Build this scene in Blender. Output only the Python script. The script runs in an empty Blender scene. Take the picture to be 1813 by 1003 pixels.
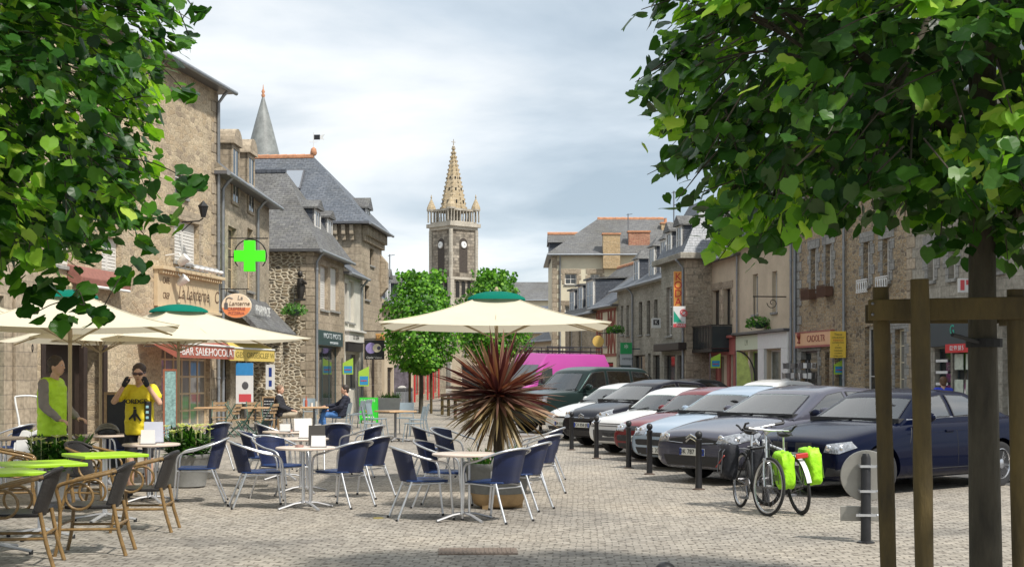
import bpy, math, random
from mathutils import Vector, Matrix
from mathutils.bvhtree import BVHTree
R=math.radians; PI=math.pi
random.seed(7)
SC=bpy.context.scene; COL=SC.collection
# camera model: focal length in photo pixels, eye height and horizon row
F=2400.0; CX=906.5; HY=663.0; H=1.62
def gp(px,py):
    Y=F*H/(py-HY); return ((px-CX)*Y/F, Y)
def xa(px,Y): return (px-CX)*Y/F
def za(py,Y): return H+(HY-py)*Y/F

# ------------------------------------------------------------------ materials
_M={}
def _new(name):
    m=bpy.data.materials.new(name); m.use_nodes=True
    nt=m.node_tree; b=nt.nodes['Principled BSDF']; return m,nt,b
def nd(nt,t,**k):
    n=nt.nodes.new(t)
    for a,v in k.items(): setattr(n,a,v)
    return n
def mat(name,col,rough=.6,metal=0.0,var=.12,vs=6.0,bump=0.0,bs=40.0,coat=0.0,spec=.5,emit=0.0,coords='Object',trans=0.0,stretch=None):
    if name in _M: return _M[name]
    m,nt,b=_new(name); L=nt.links
    b.inputs['Roughness'].default_value=rough; b.inputs['Metallic'].default_value=metal
    b.inputs['Coat Weight'].default_value=coat; b.inputs['Coat Roughness'].default_value=.06
    b.inputs['Specular IOR Level'].default_value=spec
    c=(*col,1)
    b.inputs['Base Color'].default_value=c
    if var>0 or bump>0:
        tc=nd(nt,'ShaderNodeTexCoord'); mp=nd(nt,'ShaderNodeMapping')
        L.new(tc.outputs[coords],mp.inputs[0])
        if stretch: mp.inputs['Scale'].default_value=stretch
    if var>0:
        n=nd(nt,'ShaderNodeTexNoise'); n.inputs['Scale'].default_value=vs; n.inputs['Detail'].default_value=5; n.inputs['Roughness'].default_value=.65
        L.new(mp.outputs[0],n.inputs['Vector'])
        r=nd(nt,'ShaderNodeValToRGB'); r.color_ramp.elements[0].position=.3; r.color_ramp.elements[1].position=.72
        r.color_ramp.elements[0].color=(*[max(0,x*(1-var)) for x in col],1)
        r.color_ramp.elements[1].color=(*[min(1,x*(1+var)) for x in col],1)
        L.new(n.outputs['Fac'],r.inputs[0]); L.new(r.outputs[0],b.inputs['Base Color'])
        mr=nd(nt,'ShaderNodeMapRange') if rough<.3 else nd(nt,'ShaderNodeMapRange'); k_=.08 if rough>.3 else .01; mr.inputs['To Min'].default_value=max(0,rough-k_); mr.inputs['To Max'].default_value=min(1,rough+k_)
        L.new(n.outputs['Fac'],mr.inputs['Value']); L.new(mr.outputs[0],b.inputs['Roughness'])
    if bump>0:
        n2=nd(nt,'ShaderNodeTexNoise'); n2.inputs['Scale'].default_value=bs; n2.inputs['Detail'].default_value=4
        L.new(mp.outputs[0],n2.inputs['Vector'])
        bp=nd(nt,'ShaderNodeBump'); bp.inputs['Strength'].default_value=bump; bp.inputs['Distance'].default_value=.02
        L.new(n2.outputs['Fac'],bp.inputs['Height']); L.new(bp.outputs[0],b.inputs['Normal'])
    if emit>0:
        b.inputs['Emission Color'].default_value=c; b.inputs['Emission Strength'].default_value=emit
    if trans>0:
        tr=nd(nt,'ShaderNodeBsdfTranslucent'); mx=nd(nt,'ShaderNodeMixShader'); mx.inputs[0].default_value=trans
        tr.inputs['Color'].default_value=c
        L.new(b.outputs[0],mx.inputs[1]); L.new(tr.outputs[0],mx.inputs[2])
        L.new(mx.outputs[0],nt.nodes['Material Output'].inputs['Surface'])
    _M[name]=m; return m
def ramp(nt,stops):
    r=nd(nt,'ShaderNodeValToRGB'); e=r.color_ramp.elements
    while len(e)<len(stops): e.new(.5)
    for i,(p,c) in enumerate(stops): e[i].position=p; e[i].color=(*c,1)
    return r
def dirt(nt,L,vec,colsock,amount=.35,scale=.5,tint=(.35,.33,.3)):
    n=nd(nt,'ShaderNodeTexNoise'); n.inputs['Scale'].default_value=scale; n.inputs['Detail'].default_value=7; n.inputs['Roughness'].default_value=.7
    L.new(vec,n.inputs['Vector'])
    r=ramp(nt,[(.42,(1,1,1)),(.68,tint)])
    L.new(n.outputs['Fac'],r.inputs[0])
    mx=nd(nt,'ShaderNodeMix',data_type='RGBA',blend_type='MULTIPLY'); mx.inputs['Factor'].default_value=amount
    L.new(colsock,mx.inputs['A']); L.new(r.outputs[0],mx.inputs['B'])
    return mx.outputs['Result']
def rubble(name,c1,c2,c3,mortar,scale=3.2,sy=1.8,mw=.06,bump=.8,dirtamt=.4):
    """irregular stones: 2D voronoi on the wall's own metres"""
    if name in _M: return _M[name]
    m,nt,b=_new(name); L=nt.links; b.inputs['Roughness'].default_value=.9; b.inputs['Specular IOR Level'].default_value=.2
    tc=nd(nt,'ShaderNodeTexCoord'); mp=nd(nt,'ShaderNodeMapping'); mp.inputs['Scale'].default_value=(1,sy,1)
    L.new(tc.outputs['UV'],mp.inputs[0])
    nz=nd(nt,'ShaderNodeTexNoise'); nz.inputs['Scale'].default_value=3; nz.inputs['Detail'].default_value=3
    L.new(mp.outputs[0],nz.inputs['Vector'])
    ad=nd(nt,'ShaderNodeMix',data_type='RGBA',blend_type='LINEAR_LIGHT'); ad.inputs['Factor'].default_value=.09
    L.new(mp.outputs[0],ad.inputs['A']); L.new(nz.outputs['Color'],ad.inputs['B'])
    v=nd(nt,'ShaderNodeTexVoronoi',voronoi_dimensions='2D'); v.inputs['Scale'].default_value=scale; v.inputs['Randomness'].default_value=.85
    v2=nd(nt,'ShaderNodeTexVoronoi',voronoi_dimensions='2D',feature='DISTANCE_TO_EDGE'); v2.inputs['Scale'].default_value=scale; v2.inputs['Randomness'].default_value=.85
    for q in (v,v2): L.new(ad.outputs['Result'],q.inputs['Vector'])
    sp=nd(nt,'ShaderNodeSeparateColor'); L.new(v.outputs['Color'],sp.inputs[0])
    r=ramp(nt,[(0.05,c1),(.5,c2),(.95,c3)]); L.new(sp.outputs[0],r.inputs[0])
    ms=nd(nt,'ShaderNodeMapRange'); ms.inputs['From Min'].default_value=mw*.5; ms.inputs['From Max'].default_value=mw*1.6
    L.new(v2.outputs['Distance'],ms.inputs['Value'])
    mx=nd(nt,'ShaderNodeMix',data_type='RGBA'); mx.inputs['A'].default_value=(*mortar,1)
    L.new(ms.outputs[0],mx.inputs['Factor']); L.new(r.outputs[0],mx.inputs['B'])
    n3=nd(nt,'ShaderNodeTexNoise'); n3.inputs['Scale'].default_value=14; n3.inputs['Detail'].default_value=5
    L.new(tc.outputs['UV'],n3.inputs['Vector'])
    rr=ramp(nt,[(.3,(.68,.68,.68)),(.7,(1.25,1.25,1.25))]); L.new(n3.outputs['Fac'],rr.inputs[0])
    m2=nd(nt,'ShaderNodeMix',data_type='RGBA',blend_type='MULTIPLY'); m2.inputs['Factor'].default_value=1
    L.new(mx.outputs['Result'],m2.inputs['A']); L.new(rr.outputs[0],m2.inputs['B'])
    out=dirt(nt,L,tc.outputs['UV'],m2.outputs['Result'],dirtamt,.45)
    L.new(out,b.inputs['Base Color'])
    bp=nd(nt,'ShaderNodeBump'); bp.inputs['Strength'].default_value=bump; bp.inputs['Distance'].default_value=.05
    ms2=nd(nt,'ShaderNodeMath',operation='MULTIPLY_ADD'); ms2.inputs[1].default_value=.35
    L.new(n3.outputs['Fac'],ms2.inputs[0]); L.new(ms.outputs[0],ms2.inputs[2])
    L.new(ms2.outputs[0],bp.inputs['Height']); L.new(bp.outputs[0],b.inputs['Normal'])
    _M[name]=m; return m
def coursed(name,c1,c2,mortar,bw=.45,bh=.25,ms=.012,bump=.5,dirtamt=.35,rough=.9,spec=.2,warp=.02,dscale=.45,tint=(.35,.33,.3)):
    """brick-texture courses (ashlar, slates, bricks, tiles) in the face's own metres"""
    if name in _M: return _M[name]
    m,nt,b=_new(name); L=nt.links; b.inputs['Roughness'].default_value=rough; b.inputs['Specular IOR Level'].default_value=spec
    tc=nd(nt,'ShaderNodeTexCoord')
    nz=nd(nt,'ShaderNodeTexNoise'); nz.inputs['Scale'].default_value=1.7; nz.inputs['Detail'].default_value=3
    L.new(tc.outputs['UV'],nz.inputs['Vector'])
    ad=nd(nt,'ShaderNodeMix',data_type='RGBA',blend_type='LINEAR_LIGHT'); ad.inputs['Factor'].default_value=warp
    L.new(tc.outputs['UV'],ad.inputs['A']); L.new(nz.outputs['Color'],ad.inputs['B'])
    k=nd(nt,'ShaderNodeTexBrick'); k.inputs['Scale'].default_value=1; k.inputs['Brick Width'].default_value=bw; k.inputs['Row Height'].default_value=bh
    k.inputs['Mortar Size'].default_value=ms; k.inputs['Mortar Smooth'].default_value=.3
    k.inputs['Color1'].default_value=(*c1,1); k.inputs['Color2'].default_value=(*c2,1); k.inputs['Mortar'].default_value=(*mortar,1)
    L.new(ad.outputs['Result'],k.inputs['Vector'])
    n3=nd(nt,'ShaderNodeTexNoise'); n3.inputs['Scale'].default_value=9; n3.inputs['Detail'].default_value=6
    L.new(tc.outputs['UV'],n3.inputs['Vector'])
    rr=ramp(nt,[(.3,(.72,.72,.72)),(.7,(1.22,1.22,1.22))]); L.new(n3.outputs['Fac'],rr.inputs[0])
    m2=nd(nt,'ShaderNodeMix',data_type='RGBA',blend_type='MULTIPLY'); m2.inputs['Factor'].default_value=1
    L.new(k.outputs['Color'],m2.inputs['A']); L.new(rr.outputs[0],m2.inputs['B'])
    out=dirt(nt,L,tc.outputs['UV'],m2.outputs['Result'],dirtamt,dscale,tint)
    L.new(out,b.inputs['Base Color'])
    bp=nd(nt,'ShaderNodeBump'); bp.inputs['Strength'].default_value=bump; bp.inputs['Distance'].default_value=.03; bp.invert=True
    L.new(k.outputs['Fac'],bp.inputs['Height']); L.new(bp.outputs[0],b.inputs['Normal'])
    _M[name]=m; return m
def leafmat(name,cols,trans=.35,rough=.5):
    if name in _M: return _M[name]
    m,nt,b=_new(name); L=nt.links
    g=nd(nt,'ShaderNodeNewGeometry'); r=ramp(nt,cols); L.new(g.outputs['Random Per Island'],r.inputs[0])
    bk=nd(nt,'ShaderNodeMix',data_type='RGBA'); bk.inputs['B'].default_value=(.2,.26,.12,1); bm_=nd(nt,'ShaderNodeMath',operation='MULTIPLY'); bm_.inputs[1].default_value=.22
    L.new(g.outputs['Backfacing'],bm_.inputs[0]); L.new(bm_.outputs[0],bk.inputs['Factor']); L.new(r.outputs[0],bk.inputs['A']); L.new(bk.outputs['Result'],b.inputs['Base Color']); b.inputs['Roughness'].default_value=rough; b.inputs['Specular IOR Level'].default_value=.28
    tr=nd(nt,'ShaderNodeBsdfTranslucent'); mx=nd(nt,'ShaderNodeMixShader'); mx.inputs[0].default_value=trans
    m2=nd(nt,'ShaderNodeMix',data_type='RGBA',blend_type='MULTIPLY'); m2.inputs['Factor'].default_value=1; m2.inputs['B'].default_value=(1.6,1.9,.6,1)
    L.new(r.outputs[0],m2.inputs['A']); L.new(m2.outputs['Result'],tr.inputs['Color'])
    L.new(b.outputs[0],mx.inputs[1]); L.new(tr.outputs[0],mx.inputs[2]); L.new(mx.outputs[0],nt.nodes['Material Output'].inputs['Surface'])
    _M[name]=m; return m

# ------------------------------------------------------------------ mesh builder
class MB:
    def __init__(s): s.v=[]; s.f=[]; s.m=[]; s.mi=0; s.T=None
    def add(s,vs,fs,M=None):
        o=len(s.v)
        for p in vs:
            p=Vector(p)
            if M is not None: p=M@p
            if s.T is not None: p=s.T@p
            s.v.append(p)
        for f in fs: s.f.append([i+o for i in f]); s.m.append(s.mi)
        return s
    def box(s,x0,x1,y0,y1,z0,z1,M=None):
        v=[(x0,y0,z0),(x1,y0,z0),(x1,y1,z0),(x0,y1,z0),(x0,y0,z1),(x1,y0,z1),(x1,y1,z1),(x0,y1,z1)]
        return s.add(v,[(0,3,2,1),(4,5,6,7),(0,1,5,4),(1,2,6,5),(2,3,7,6),(3,0,4,7)],M)
    def cbox(s,c,size,rot=(0,0,0)):
        M=Matrix.Translation(c)@Matrix.Rotation(rot[2],4,'Z')@Matrix.Rotation(rot[1],4,'Y')@Matrix.Rotation(rot[0],4,'X')
        a,b,d=[q/2 for q in size]; return s.box(-a,a,-b,b,-d,d,M)
    def tube(s,pts,r,n=8,closed=False,caps=True,sq=1.0):
        pts=[Vector(p) for p in pts]; N=len(pts)
        rr=r if isinstance(r,(list,tuple)) else [r]*N
        vs=[];fs=[]; up=None
        for i,p in enumerate(pts):
            a=pts[i-1] if (i>0 or closed) else p; b=pts[(i+1)%N] if (i<N-1 or closed) else p
            t=(b-a); t=t.normalized() if t.length>1e-9 else Vector((0,0,1))
            if up is None:
                up=Vector((0,0,1)) if abs(t.z)<.9 else Vector((1,0,0))
            u=(up-t*up.dot(t)); u=u.normalized() if u.length>1e-6 else t.orthogonal().normalized()
            w=t.cross(u); up=u
            for k in range(n):
                an=2*PI*k/n; vs.append(p+u*math.cos(an)*rr[i]*sq+w*math.sin(an)*rr[i])
        for i in range(N-1+(1 if closed else 0)):
            for k in range(n):
                a=i*n+k; b=i*n+(k+1)%n; c=((i+1)%N)*n+(k+1)%n; d=((i+1)%N)*n+k
                fs.append((a,b,c,d))
        if caps and not closed:
            fs.append(tuple(range(n-1,-1,-1))); fs.append(tuple((N-1)*n+k for k in range(n)))
        return s.add(vs,fs)
    def lathe(s,prof,n=20,c=(0,0,0),M=None):
        vs=[];fs=[]
        for (r,z) in prof:
            for k in range(n):
                a=2*PI*k/n; vs.append((c[0]+r*math.cos(a),c[1]+r*math.sin(a),c[2]+z))
        for i in range(len(prof)-1):
            for k in range(n):
                a=i*n+k;b=i*n+(k+1)%n; fs.append((a,b,b+n,a+n))
        fs.append(tuple(range(n-1,-1,-1))); fs.append(tuple((len(prof)-1)*n+k for k in range(n)))
        return s.add(vs,fs,M)
    def ell(s,c,r,nu=12,nv=8,M=None):
        vs=[];fs=[]
        for j in range(nv+1):
            t=PI*j/nv
            for k in range(nu):
                a=2*PI*k/nu; vs.append((c[0]+r[0]*math.sin(t)*math.cos(a),c[1]+r[1]*math.sin(t)*math.sin(a),c[2]+r[2]*math.cos(t)))
        for j in range(nv):
            for k in range(nu):
                a=j*nu+k;b=j*nu+(k+1)%nu; fs.append((a,a+nu,b+nu,b))
        return s.add(vs,fs,M)
    def prism(s,poly,d0,d1,axis='y'):
        """poly 2D extruded: axis y -> poly=(x,z); x -> (y,z); z -> (x,y)"""
        def P(a,b,d):
            return {'y':(a,d,b),'x':(d,a,b),'z':(a,b,d)}[axis]
        n=len(poly); vs=[P(a,b,d0) for a,b in poly]+[P(a,b,d1) for a,b in poly]
        ar=sum(poly[i][0]*poly[(i+1)%n][1]-poly[(i+1)%n][0]*poly[i][1] for i in range(n))
        f1=tuple(range(n)); f2=tuple(range(2*n-1,n-1,-1))
        sd=[(i,i+n,(i+1)%n+n,(i+1)%n) for i in range(n)]
        fs=[f1,f2]+sd
        flip=(ar>0)!=(axis!='z')^False
        # orientation fixed in build() by recalculating when asked
        return s.add(vs,fs)
    def quad(s,a,b,c,d): return s.add([a,b,c,d],[(0,1,2,3)])
    def poly(s,pts): return s.add(pts,[tuple(range(len(pts)))])
    def mesh(s,name,mats,smooth=None,fix=True):
        me=bpy.data.meshes.new(name)
        me.from_pydata([tuple(v) for v in s.v],[],s.f)
        if not isinstance(mats,(list,tuple)): mats=[mats]
        for m in mats: me.materials.append(m)
        me.polygons.foreach_set('material_index',[min(i,len(mats)-1) for i in s.m])
        if fix:
            import bmesh
            bm=bmesh.new(); bm.from_mesh(me); bmesh.ops.recalc_face_normals(bm,faces=bm.faces); bm.to_mesh(me); bm.free()
        if len(me.polygons)<60000: uvize(me)
        if smooth is not None:
            me.polygons.foreach_set('use_smooth',[True]*len(me.polygons))
            if smooth<179: me.set_sharp_from_angle(angle=R(smooth))
        me.update(); return me
    def build(s,name,mats,parent=None,loc=(0,0,0),rz=0,smooth=None,bevel=0,fix=True):
        return link(name,s.mesh(name,mats,smooth,fix),parent,loc,rz,bevel)
def uvize(me):
    uv=me.uv_layers.new(name='UVMap').data; Z=Vector((0,0,1))
    for p in me.polygons:
        n=p.normal
        if abs(n.z)>.97: t=Vector((1,0,0)); b=Vector((0,1,0))
        else: t=Z.cross(n).normalized(); b=n.cross(t)
        if t.dot(Vector((1,1.01,0)))<0: t=-t
        for li in p.loop_indices:
            c=me.vertices[me.loops[li].vertex_index].co; uv[li].uv=(c.dot(t),c.dot(b))
def link(name,data,parent=None,loc=(0,0,0),rz=0,bevel=0):
    o=bpy.data.objects.new(name,data); COL.objects.link(o); o.location=loc; o.rotation_euler=(0,0,rz)
    if parent is not None: o.parent=parent
    if bevel:
        b=o.modifiers.new('b','BEVEL'); b.width=bevel; b.segments=2; b.limit_method='ANGLE'; b.angle_limit=R(35)
    return o
def tag(o,label=None,cat=None,group=None,kind=None):
    if label: o['label']=label
    if cat: o['category']=cat
    if group: o['group']=group
    if kind: o['kind']=kind
    return o
def thing(name,label,cat,loc=(0,0,0),rz=0,group=None):
    return tag(link(name,None,None,loc,rz),label,cat,group)
def copy_tree(o,parent=None):
    c=o.copy(); COL.objects.link(c)
    c.parent=parent
    for ch in list(o.children): copy_tree(ch,c)
    return c
def dup(o,loc,rz,label=None,scale=None,group=None):
    c=copy_tree(o); c.location=loc; c.rotation_euler=(0,0,rz)
    if scale: c.scale=(scale,)*3
    if label: c['label']=label
    if group: c['group']=group
    return c
def text_mesh(txt,size,mat_,ext=.004,align='CENTER',sx=1.0,shear=0.0,spacing=1.0):
    cu=bpy.data.curves.new('t','FONT'); cu.body=txt; cu.size=size; cu.extrude=ext; cu.align_x=align; cu.align_y='CENTER'; cu.shear=shear; cu.space_character=spacing
    cu.resolution_u=3
    o=bpy.data.objects.new('t',cu); COL.objects.link(o)
    dg=bpy.context.evaluated_depsgraph_get(); me=bpy.data.meshes.new_from_object(o.evaluated_get(dg))
    bpy.data.objects.remove(o); me.materials.clear(); me.materials.append(mat_)
    if sx!=1.0:
        for v in me.vertices: v.co.x*=sx
    return me
def text(name,txt,size,mat_,parent,loc,rz=0,**k):
    """upright lettering readable from local -y"""
    me=text_mesh(txt,size,mat_,**k)
    for v in me.vertices: x,y,z=v.co; v.co=(x,-z,y)
    o=link(name,me,parent,loc,rz); return o
def evalmesh(o,name):
    dg=bpy.context.evaluated_depsgraph_get(); dg.update()
    me=bpy.data.meshes.new_from_object(o.evaluated_get(dg)); me.name=name; return me

# common materials
ALU=mat('brushed aluminium',(.7,.71,.73),.4,1.0,.05,30)
STEEL=mat('dark steel',(.2,.2,.21),.45,.8,.1)
BLACKM=mat('black painted metal',(.018,.018,.02),.45,.1,.25,20)
RUBBER=mat('rubber',(.02,.02,.021),.8,0,.2)
CURT=mat('curtained window glass',(.2,.2,.185),.25,0,.35,5,coat=1,stretch=(6,6,.4))
GLASSD=mat('window glass',(.025,.03,.033),.06,0,0,spec=.9)
WHITEP=mat('white paint',(.72,.72,.7),.5,0,.06)
ZINC=mat('zinc pipe',(.3,.32,.34),.5,.5,.15)
SLATE=coursed('slate roof',(.1,.115,.14),(.15,.165,.19),(.05,.055,.065),.24,.12,.008,.5,.45,.6,.35,.006,.35,(.6,.55,.42))
SLATE2=coursed('weathered slate roof',(.13,.13,.135),(.185,.185,.18),(.07,.07,.07),.24,.12,.008,.5,.6,.7,.3,.006,.4,(.55,.5,.38))
SLATEH=coursed('slate hung cheek',(.065,.075,.095),(.1,.11,.13),(.035,.04,.05),.2,.12,.008,.4,.3,.6,.35,.006)
TERRA=mat('terracotta ridge',(.5,.24,.13),.85,0,.3,5,.3)
BRICKC=coursed('brick chimney',(.42,.16,.1),(.5,.24,.14),(.45,.38,.3),.22,.075,.01,.5,.4)
BRICKY=coursed('yellow brick chimney',(.5,.34,.17),(.58,.42,.24),(.45,.4,.3),.22,.075,.01,.5,.4)
# ------------------------------------------------------------------ render settings, sky, sun, camera
SC.render.engine='CYCLES'
SC.view_settings.view_transform='Standard'; SC.view_settings.look='None'; SC.view_settings.exposure=0.62; SC.view_settings.gamma=1
sun_dir=Vector((.45,-.45,.85)).normalized()   # towards the sun
elev=math.asin(sun_dir.z); azim=math.atan2(sun_dir.x,sun_dir.y)
W=bpy.data.worlds.new("World"); SC.world=W; W.use_nodes=True; nt=W.node_tree; L=nt.links
bg=nt.nodes['Background']; bg.inputs['Strength'].default_value=.118
sky=nd(nt,'ShaderNodeTexSky',sky_type='NISHITA'); sky.sun_disc=False; sky.sun_elevation=elev; sky.sun_rotation=azim
tc=nd(nt,'ShaderNodeTexCoord')
sep=nd(nt,'ShaderNodeSeparateXYZ'); L.new(tc.outputs['Generated'],sep.inputs[0])
mz=nd(nt,'ShaderNodeMath',operation='MAXIMUM'); mz.inputs[1].default_value=0; L.new(sep.outputs['Z'],mz.inputs[0])
az=nd(nt,'ShaderNodeMath',operation='ADD'); az.inputs[1].default_value=.16; L.new(mz.outputs[0],az.inputs[0])
dx=nd(nt,'ShaderNodeMath',operation='DIVIDE'); L.new(sep.outputs['X'],dx.inputs[0]); L.new(az.outputs[0],dx.inputs[1])
dy=nd(nt,'ShaderNodeMath',operation='DIVIDE'); L.new(sep.outputs['Y'],dy.inputs[0]); L.new(az.outputs[0],dy.inputs[1])
cb=nd(nt,'ShaderNodeCombineXYZ'); L.new(dx.outputs[0],cb.inputs[0]); L.new(dy.outputs[0],cb.inputs[1])
SKYN=nd(nt,'ShaderNodeMapping'); SKYN.inputs['Location'].default_value=(1.3,.4,.0); L.new(cb.outputs[0],SKYN.inputs[0])
cn=nd(nt,'ShaderNodeTexNoise'); cn.inputs['Scale'].default_value=.85; cn.inputs['Detail'].default_value=9; cn.inputs['Roughness'].default_value=.52; cn.inputs['Distortion'].default_value=.35
L.new(SKYN.outputs[0],cn.inputs['Vector'])
cr=ramp(nt,[(.36,(6.3,6.45,6.5)),(.46,(5.0,5.3,5.55)),(.54,(3.8,4.3,4.75)),(.64,(2.6,3.15,3.65))])
L.new(cn.outputs['Fac'],cr.inputs[0])
cn2=nd(nt,'ShaderNodeTexNoise'); cn2.inputs['Scale'].default_value=.4; cn2.inputs['Detail'].default_value=4
L.new(cb.outputs[0],cn2.inputs['Vector'])
cr2=ramp(nt,[(.4,(1,1,1)),(.75,(.72,.72,.72))]); L.new(cn2.outputs['Fac'],cr2.inputs[0])
mxs=nd(nt,'ShaderNodeMix',data_type='RGBA'); L.new(cr2.outputs[0],mxs.inputs['Factor'])
L.new(sky.outputs[0],mxs.inputs['A']); L.new(cr.outputs[0],mxs.inputs['B'])
L.new(mxs.outputs['Result'],bg.inputs['Color'])
sl=bpy.data.lights.new('sun','SUN'); sl.energy=3.2; sl.angle=R(3); sl.color=(1,.95,.87)
so=link('sun',sl); so.rotation_euler=sun_dir.to_track_quat('Z','Y').to_euler()
cam=bpy.data.cameras.new('camera'); cam.sensor_width=36; cam.lens=F/1813*36; cam.shift_y=(HY-501.5)/1813; cam.clip_end=2000; cam.clip_start=.1
co=link('camera',cam); co.location=(0,0,H); co.rotation_euler=(R(90),0,0); SC.camera=co
# ------------------------------------------------------------------ ground
def ground_mat():
    m,nt,b=_new('granite setts'); L=nt.links; b.inputs['Roughness'].default_value=.8; b.inputs['Specular IOR Level'].default_value=.3
    tc=nd(nt,'ShaderNodeTexCoord'); mp=nd(nt,'ShaderNodeMapping'); mp.inputs['Rotation'].default_value=(0,0,R(3))
    L.new(tc.outputs['Object'],mp.inputs[0])
    nz=nd(nt,'ShaderNodeTexNoise'); nz.inputs['Scale'].default_value=2.3; nz.inputs['Detail'].default_value=4; L.new(mp.outputs[0],nz.inputs['Vector'])
    ad=nd(nt,'ShaderNodeMix',data_type='RGBA',blend_type='LINEAR_LIGHT'); ad.inputs['Factor'].default_value=.05
    L.new(mp.outputs[0],ad.inputs['A']); L.new(nz.outputs['Color'],ad.inputs['B'])
    k=nd(nt,'ShaderNodeTexBrick'); k.inputs['Scale'].default_value=1; k.inputs['Brick Width'].default_value=.135; k.inputs['Row Height'].default_value=.1
    k.inputs['Mortar Size'].default_value=.009; k.inputs['Mortar Smooth'].default_value=.55; k.inputs['Bias'].default_value=.0
    k.inputs['Color1'].default_value=(.42,.38,.325,1); k.inputs['Color2'].default_value=(.3,.27,.23,1); k.inputs['Mortar'].default_value=(.2,.18,.15,1)
    L.new(ad.outputs['Result'],k.inputs['Vector'])
    n2=nd(nt,'ShaderNodeTexNoise'); n2.inputs['Scale'].default_value=.35; n2.inputs['Detail'].default_value=6; n2.inputs['Roughness'].default_value=.6; L.new(tc.outputs['Object'],n2.inputs['Vector'])
    r2=ramp(nt,[(.34,(.58,.59,.61)),(.46,(.9,.9,.9)),(.56,(1,.99,.97)),(.7,(1.2,1.16,1.1))]); L.new(n2.outputs['Fac'],r2.inputs[0])
    mx=nd(nt,'ShaderNodeMix',data_type='RGBA',blend_type='MULTIPLY'); mx.inputs['Factor'].default_value=1
    L.new(k.outputs['Color'],mx.inputs['A']); L.new(r2.outputs[0],mx.inputs['B'])
    n3=nd(nt,'ShaderNodeTexNoise'); n3.inputs['Scale'].default_value=9; n3.inputs['Detail'].default_value=6; n3.inputs['Roughness'].default_value=.75; L.new(tc.outputs['Object'],n3.inputs['Vector'])
    r3=ramp(nt,[(.3,(.7,.7,.7)),(.68,(1.2,1.2,1.2))]); L.new(n3.outputs['Fac'],r3.inputs[0])
    m3=nd(nt,'ShaderNodeMix',data_type='RGBA',blend_type='MULTIPLY'); m3.inputs['Factor'].default_value=1
    L.new(mx.outputs['Result'],m3.inputs['A']); L.new(r3.outputs[0],m3.inputs['B'])
    # dark single setts
    vv=nd(nt,'ShaderNodeTexVoronoi',voronoi_dimensions='2D'); vv.inputs['Scale'].default_value=5.2; L.new(mp.outputs[0],vv.inputs['Vector'])
    vr=ramp(nt,[(.10,(.42,.39,.37)),(.19,(1,1,1))]); L.new(vv.outputs['Distance'],vr.inputs[0])
    m4=nd(nt,'ShaderNodeMix',data_type='RGBA',blend_type='MULTIPLY'); m4.inputs['Factor'].default_value=.9
    L.new(m3.outputs['Result'],m4.inputs['A']); L.new(vr.outputs[0],m4.inputs['B'])
    L.new(m4.outputs['Result'],b.inputs['Base Color'])
    sb=nd(nt,'ShaderNodeMath',operation='MULTIPLY_ADD'); sb.inputs[1].default_value=-.5; L.new(n3.outputs['Fac'],sb.inputs[0]); L.new(k.outputs['Fac'],sb.inputs[2])
    bp=nd(nt,'ShaderNodeBump'); bp.inputs['Strength'].default_value=.7; bp.inputs['Distance'].default_value=.02; bp.invert=True
    L.new(sb.outputs[0],bp.inputs['Height']); L.new(bp.outputs[0],b.inputs['Normal'])
    return m
g=MB(); g.quad((-400,-60,0),(400,-60,0),(400,900,0),(-400,900,0)); tag(g.build('ground',ground_mat()),kind='structure')
# asphalt roadway between parked cars and right-hand shops, with pavement and kerb
ASPH=mat('asphalt',(.11,.108,.104),.9,0,.2,3,.4,90)
PAVE=coursed('pavement slabs',(.3,.28,.25),(.36,.33,.3),(.16,.15,.14),.5,.4,.012,.3,.3,.85)
def fx(Y): return 16.55-.15*Y     # right-hand facade line
r_=MB(); r_.quad((fx(12)-6.3,12,.004),(fx(12)-1.9,12,.004),(fx(96)-1.9,96,.004),(fx(96)-6.3,96,.004)); tag(r_.build('road',ASPH),kind='structure')
p_=MB(); p_.add([(fx(12)-1.9,12,0),(fx(12)+.3,12,0),(fx(96)+.3,96,0),(fx(96)-1.9,96,0),(fx(12)-1.9,12,.13),(fx(12)+.3,12,.13),(fx(96)+.3,96,.13),(fx(96)-1.9,96,.13)],[(0,1,5,4),(4,5,6,7),(3,0,4,7),(2,3,7,6),(1,2,6,5)])
tag(p_.build('pavement',PAVE),kind='structure')
# drain cover in the setts
gx,gy=gp(846,976)
dc=MB(); dc.box(-.36,.36,-.2,.2,.0,.012); 
for i in range(17): dc.box(-.34+i*.04,-.325+i*.04,-.18,.18,.012,.018)
tag(dc.build('drain_cover',mat('rusty iron',(.22,.17,.135),.75,.4,.3,12,.4),None,(gx,gy,0),R(2)),'flat rusty rectangular drain cover set into the setts','drain cover')
# ------------------------------------------------------------------ building kit (local frame: x along facade, y inwards, z up)
ST_A=rubble('warm rubble stone',(.46,.36,.24),(.56,.46,.32),(.36,.29,.21),(.55,.46,.33),3.0,2.3,.04,.55,.4)
ST_B=rubble('grey rubble stone',(.38,.32,.235),(.47,.4,.3),(.29,.25,.19),(.44,.38,.29),3.1,2.1,.045,.5,.5)
ST_C=rubble('rubble with pale mortar',(.23,.175,.12),(.33,.26,.17),(.14,.12,.095),(.68,.6,.46),4.2,2.1,.15,.9,.25)
ST_R=rubble('brown rubble stone',(.34,.25,.15),(.44,.34,.22),(.2,.16,.12),(.4,.34,.25),4.4,1.9,.09,.7,.4)
ASH_W=coursed('warm ashlar',(.45,.375,.28),(.37,.305,.225),(.29,.245,.19),.55,.3,.012,.35,.5)
ASH_G=coursed('grey ashlar',(.38,.355,.3),(.31,.285,.235),(.25,.23,.19),.5,.28,.01,.35,.55)
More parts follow.
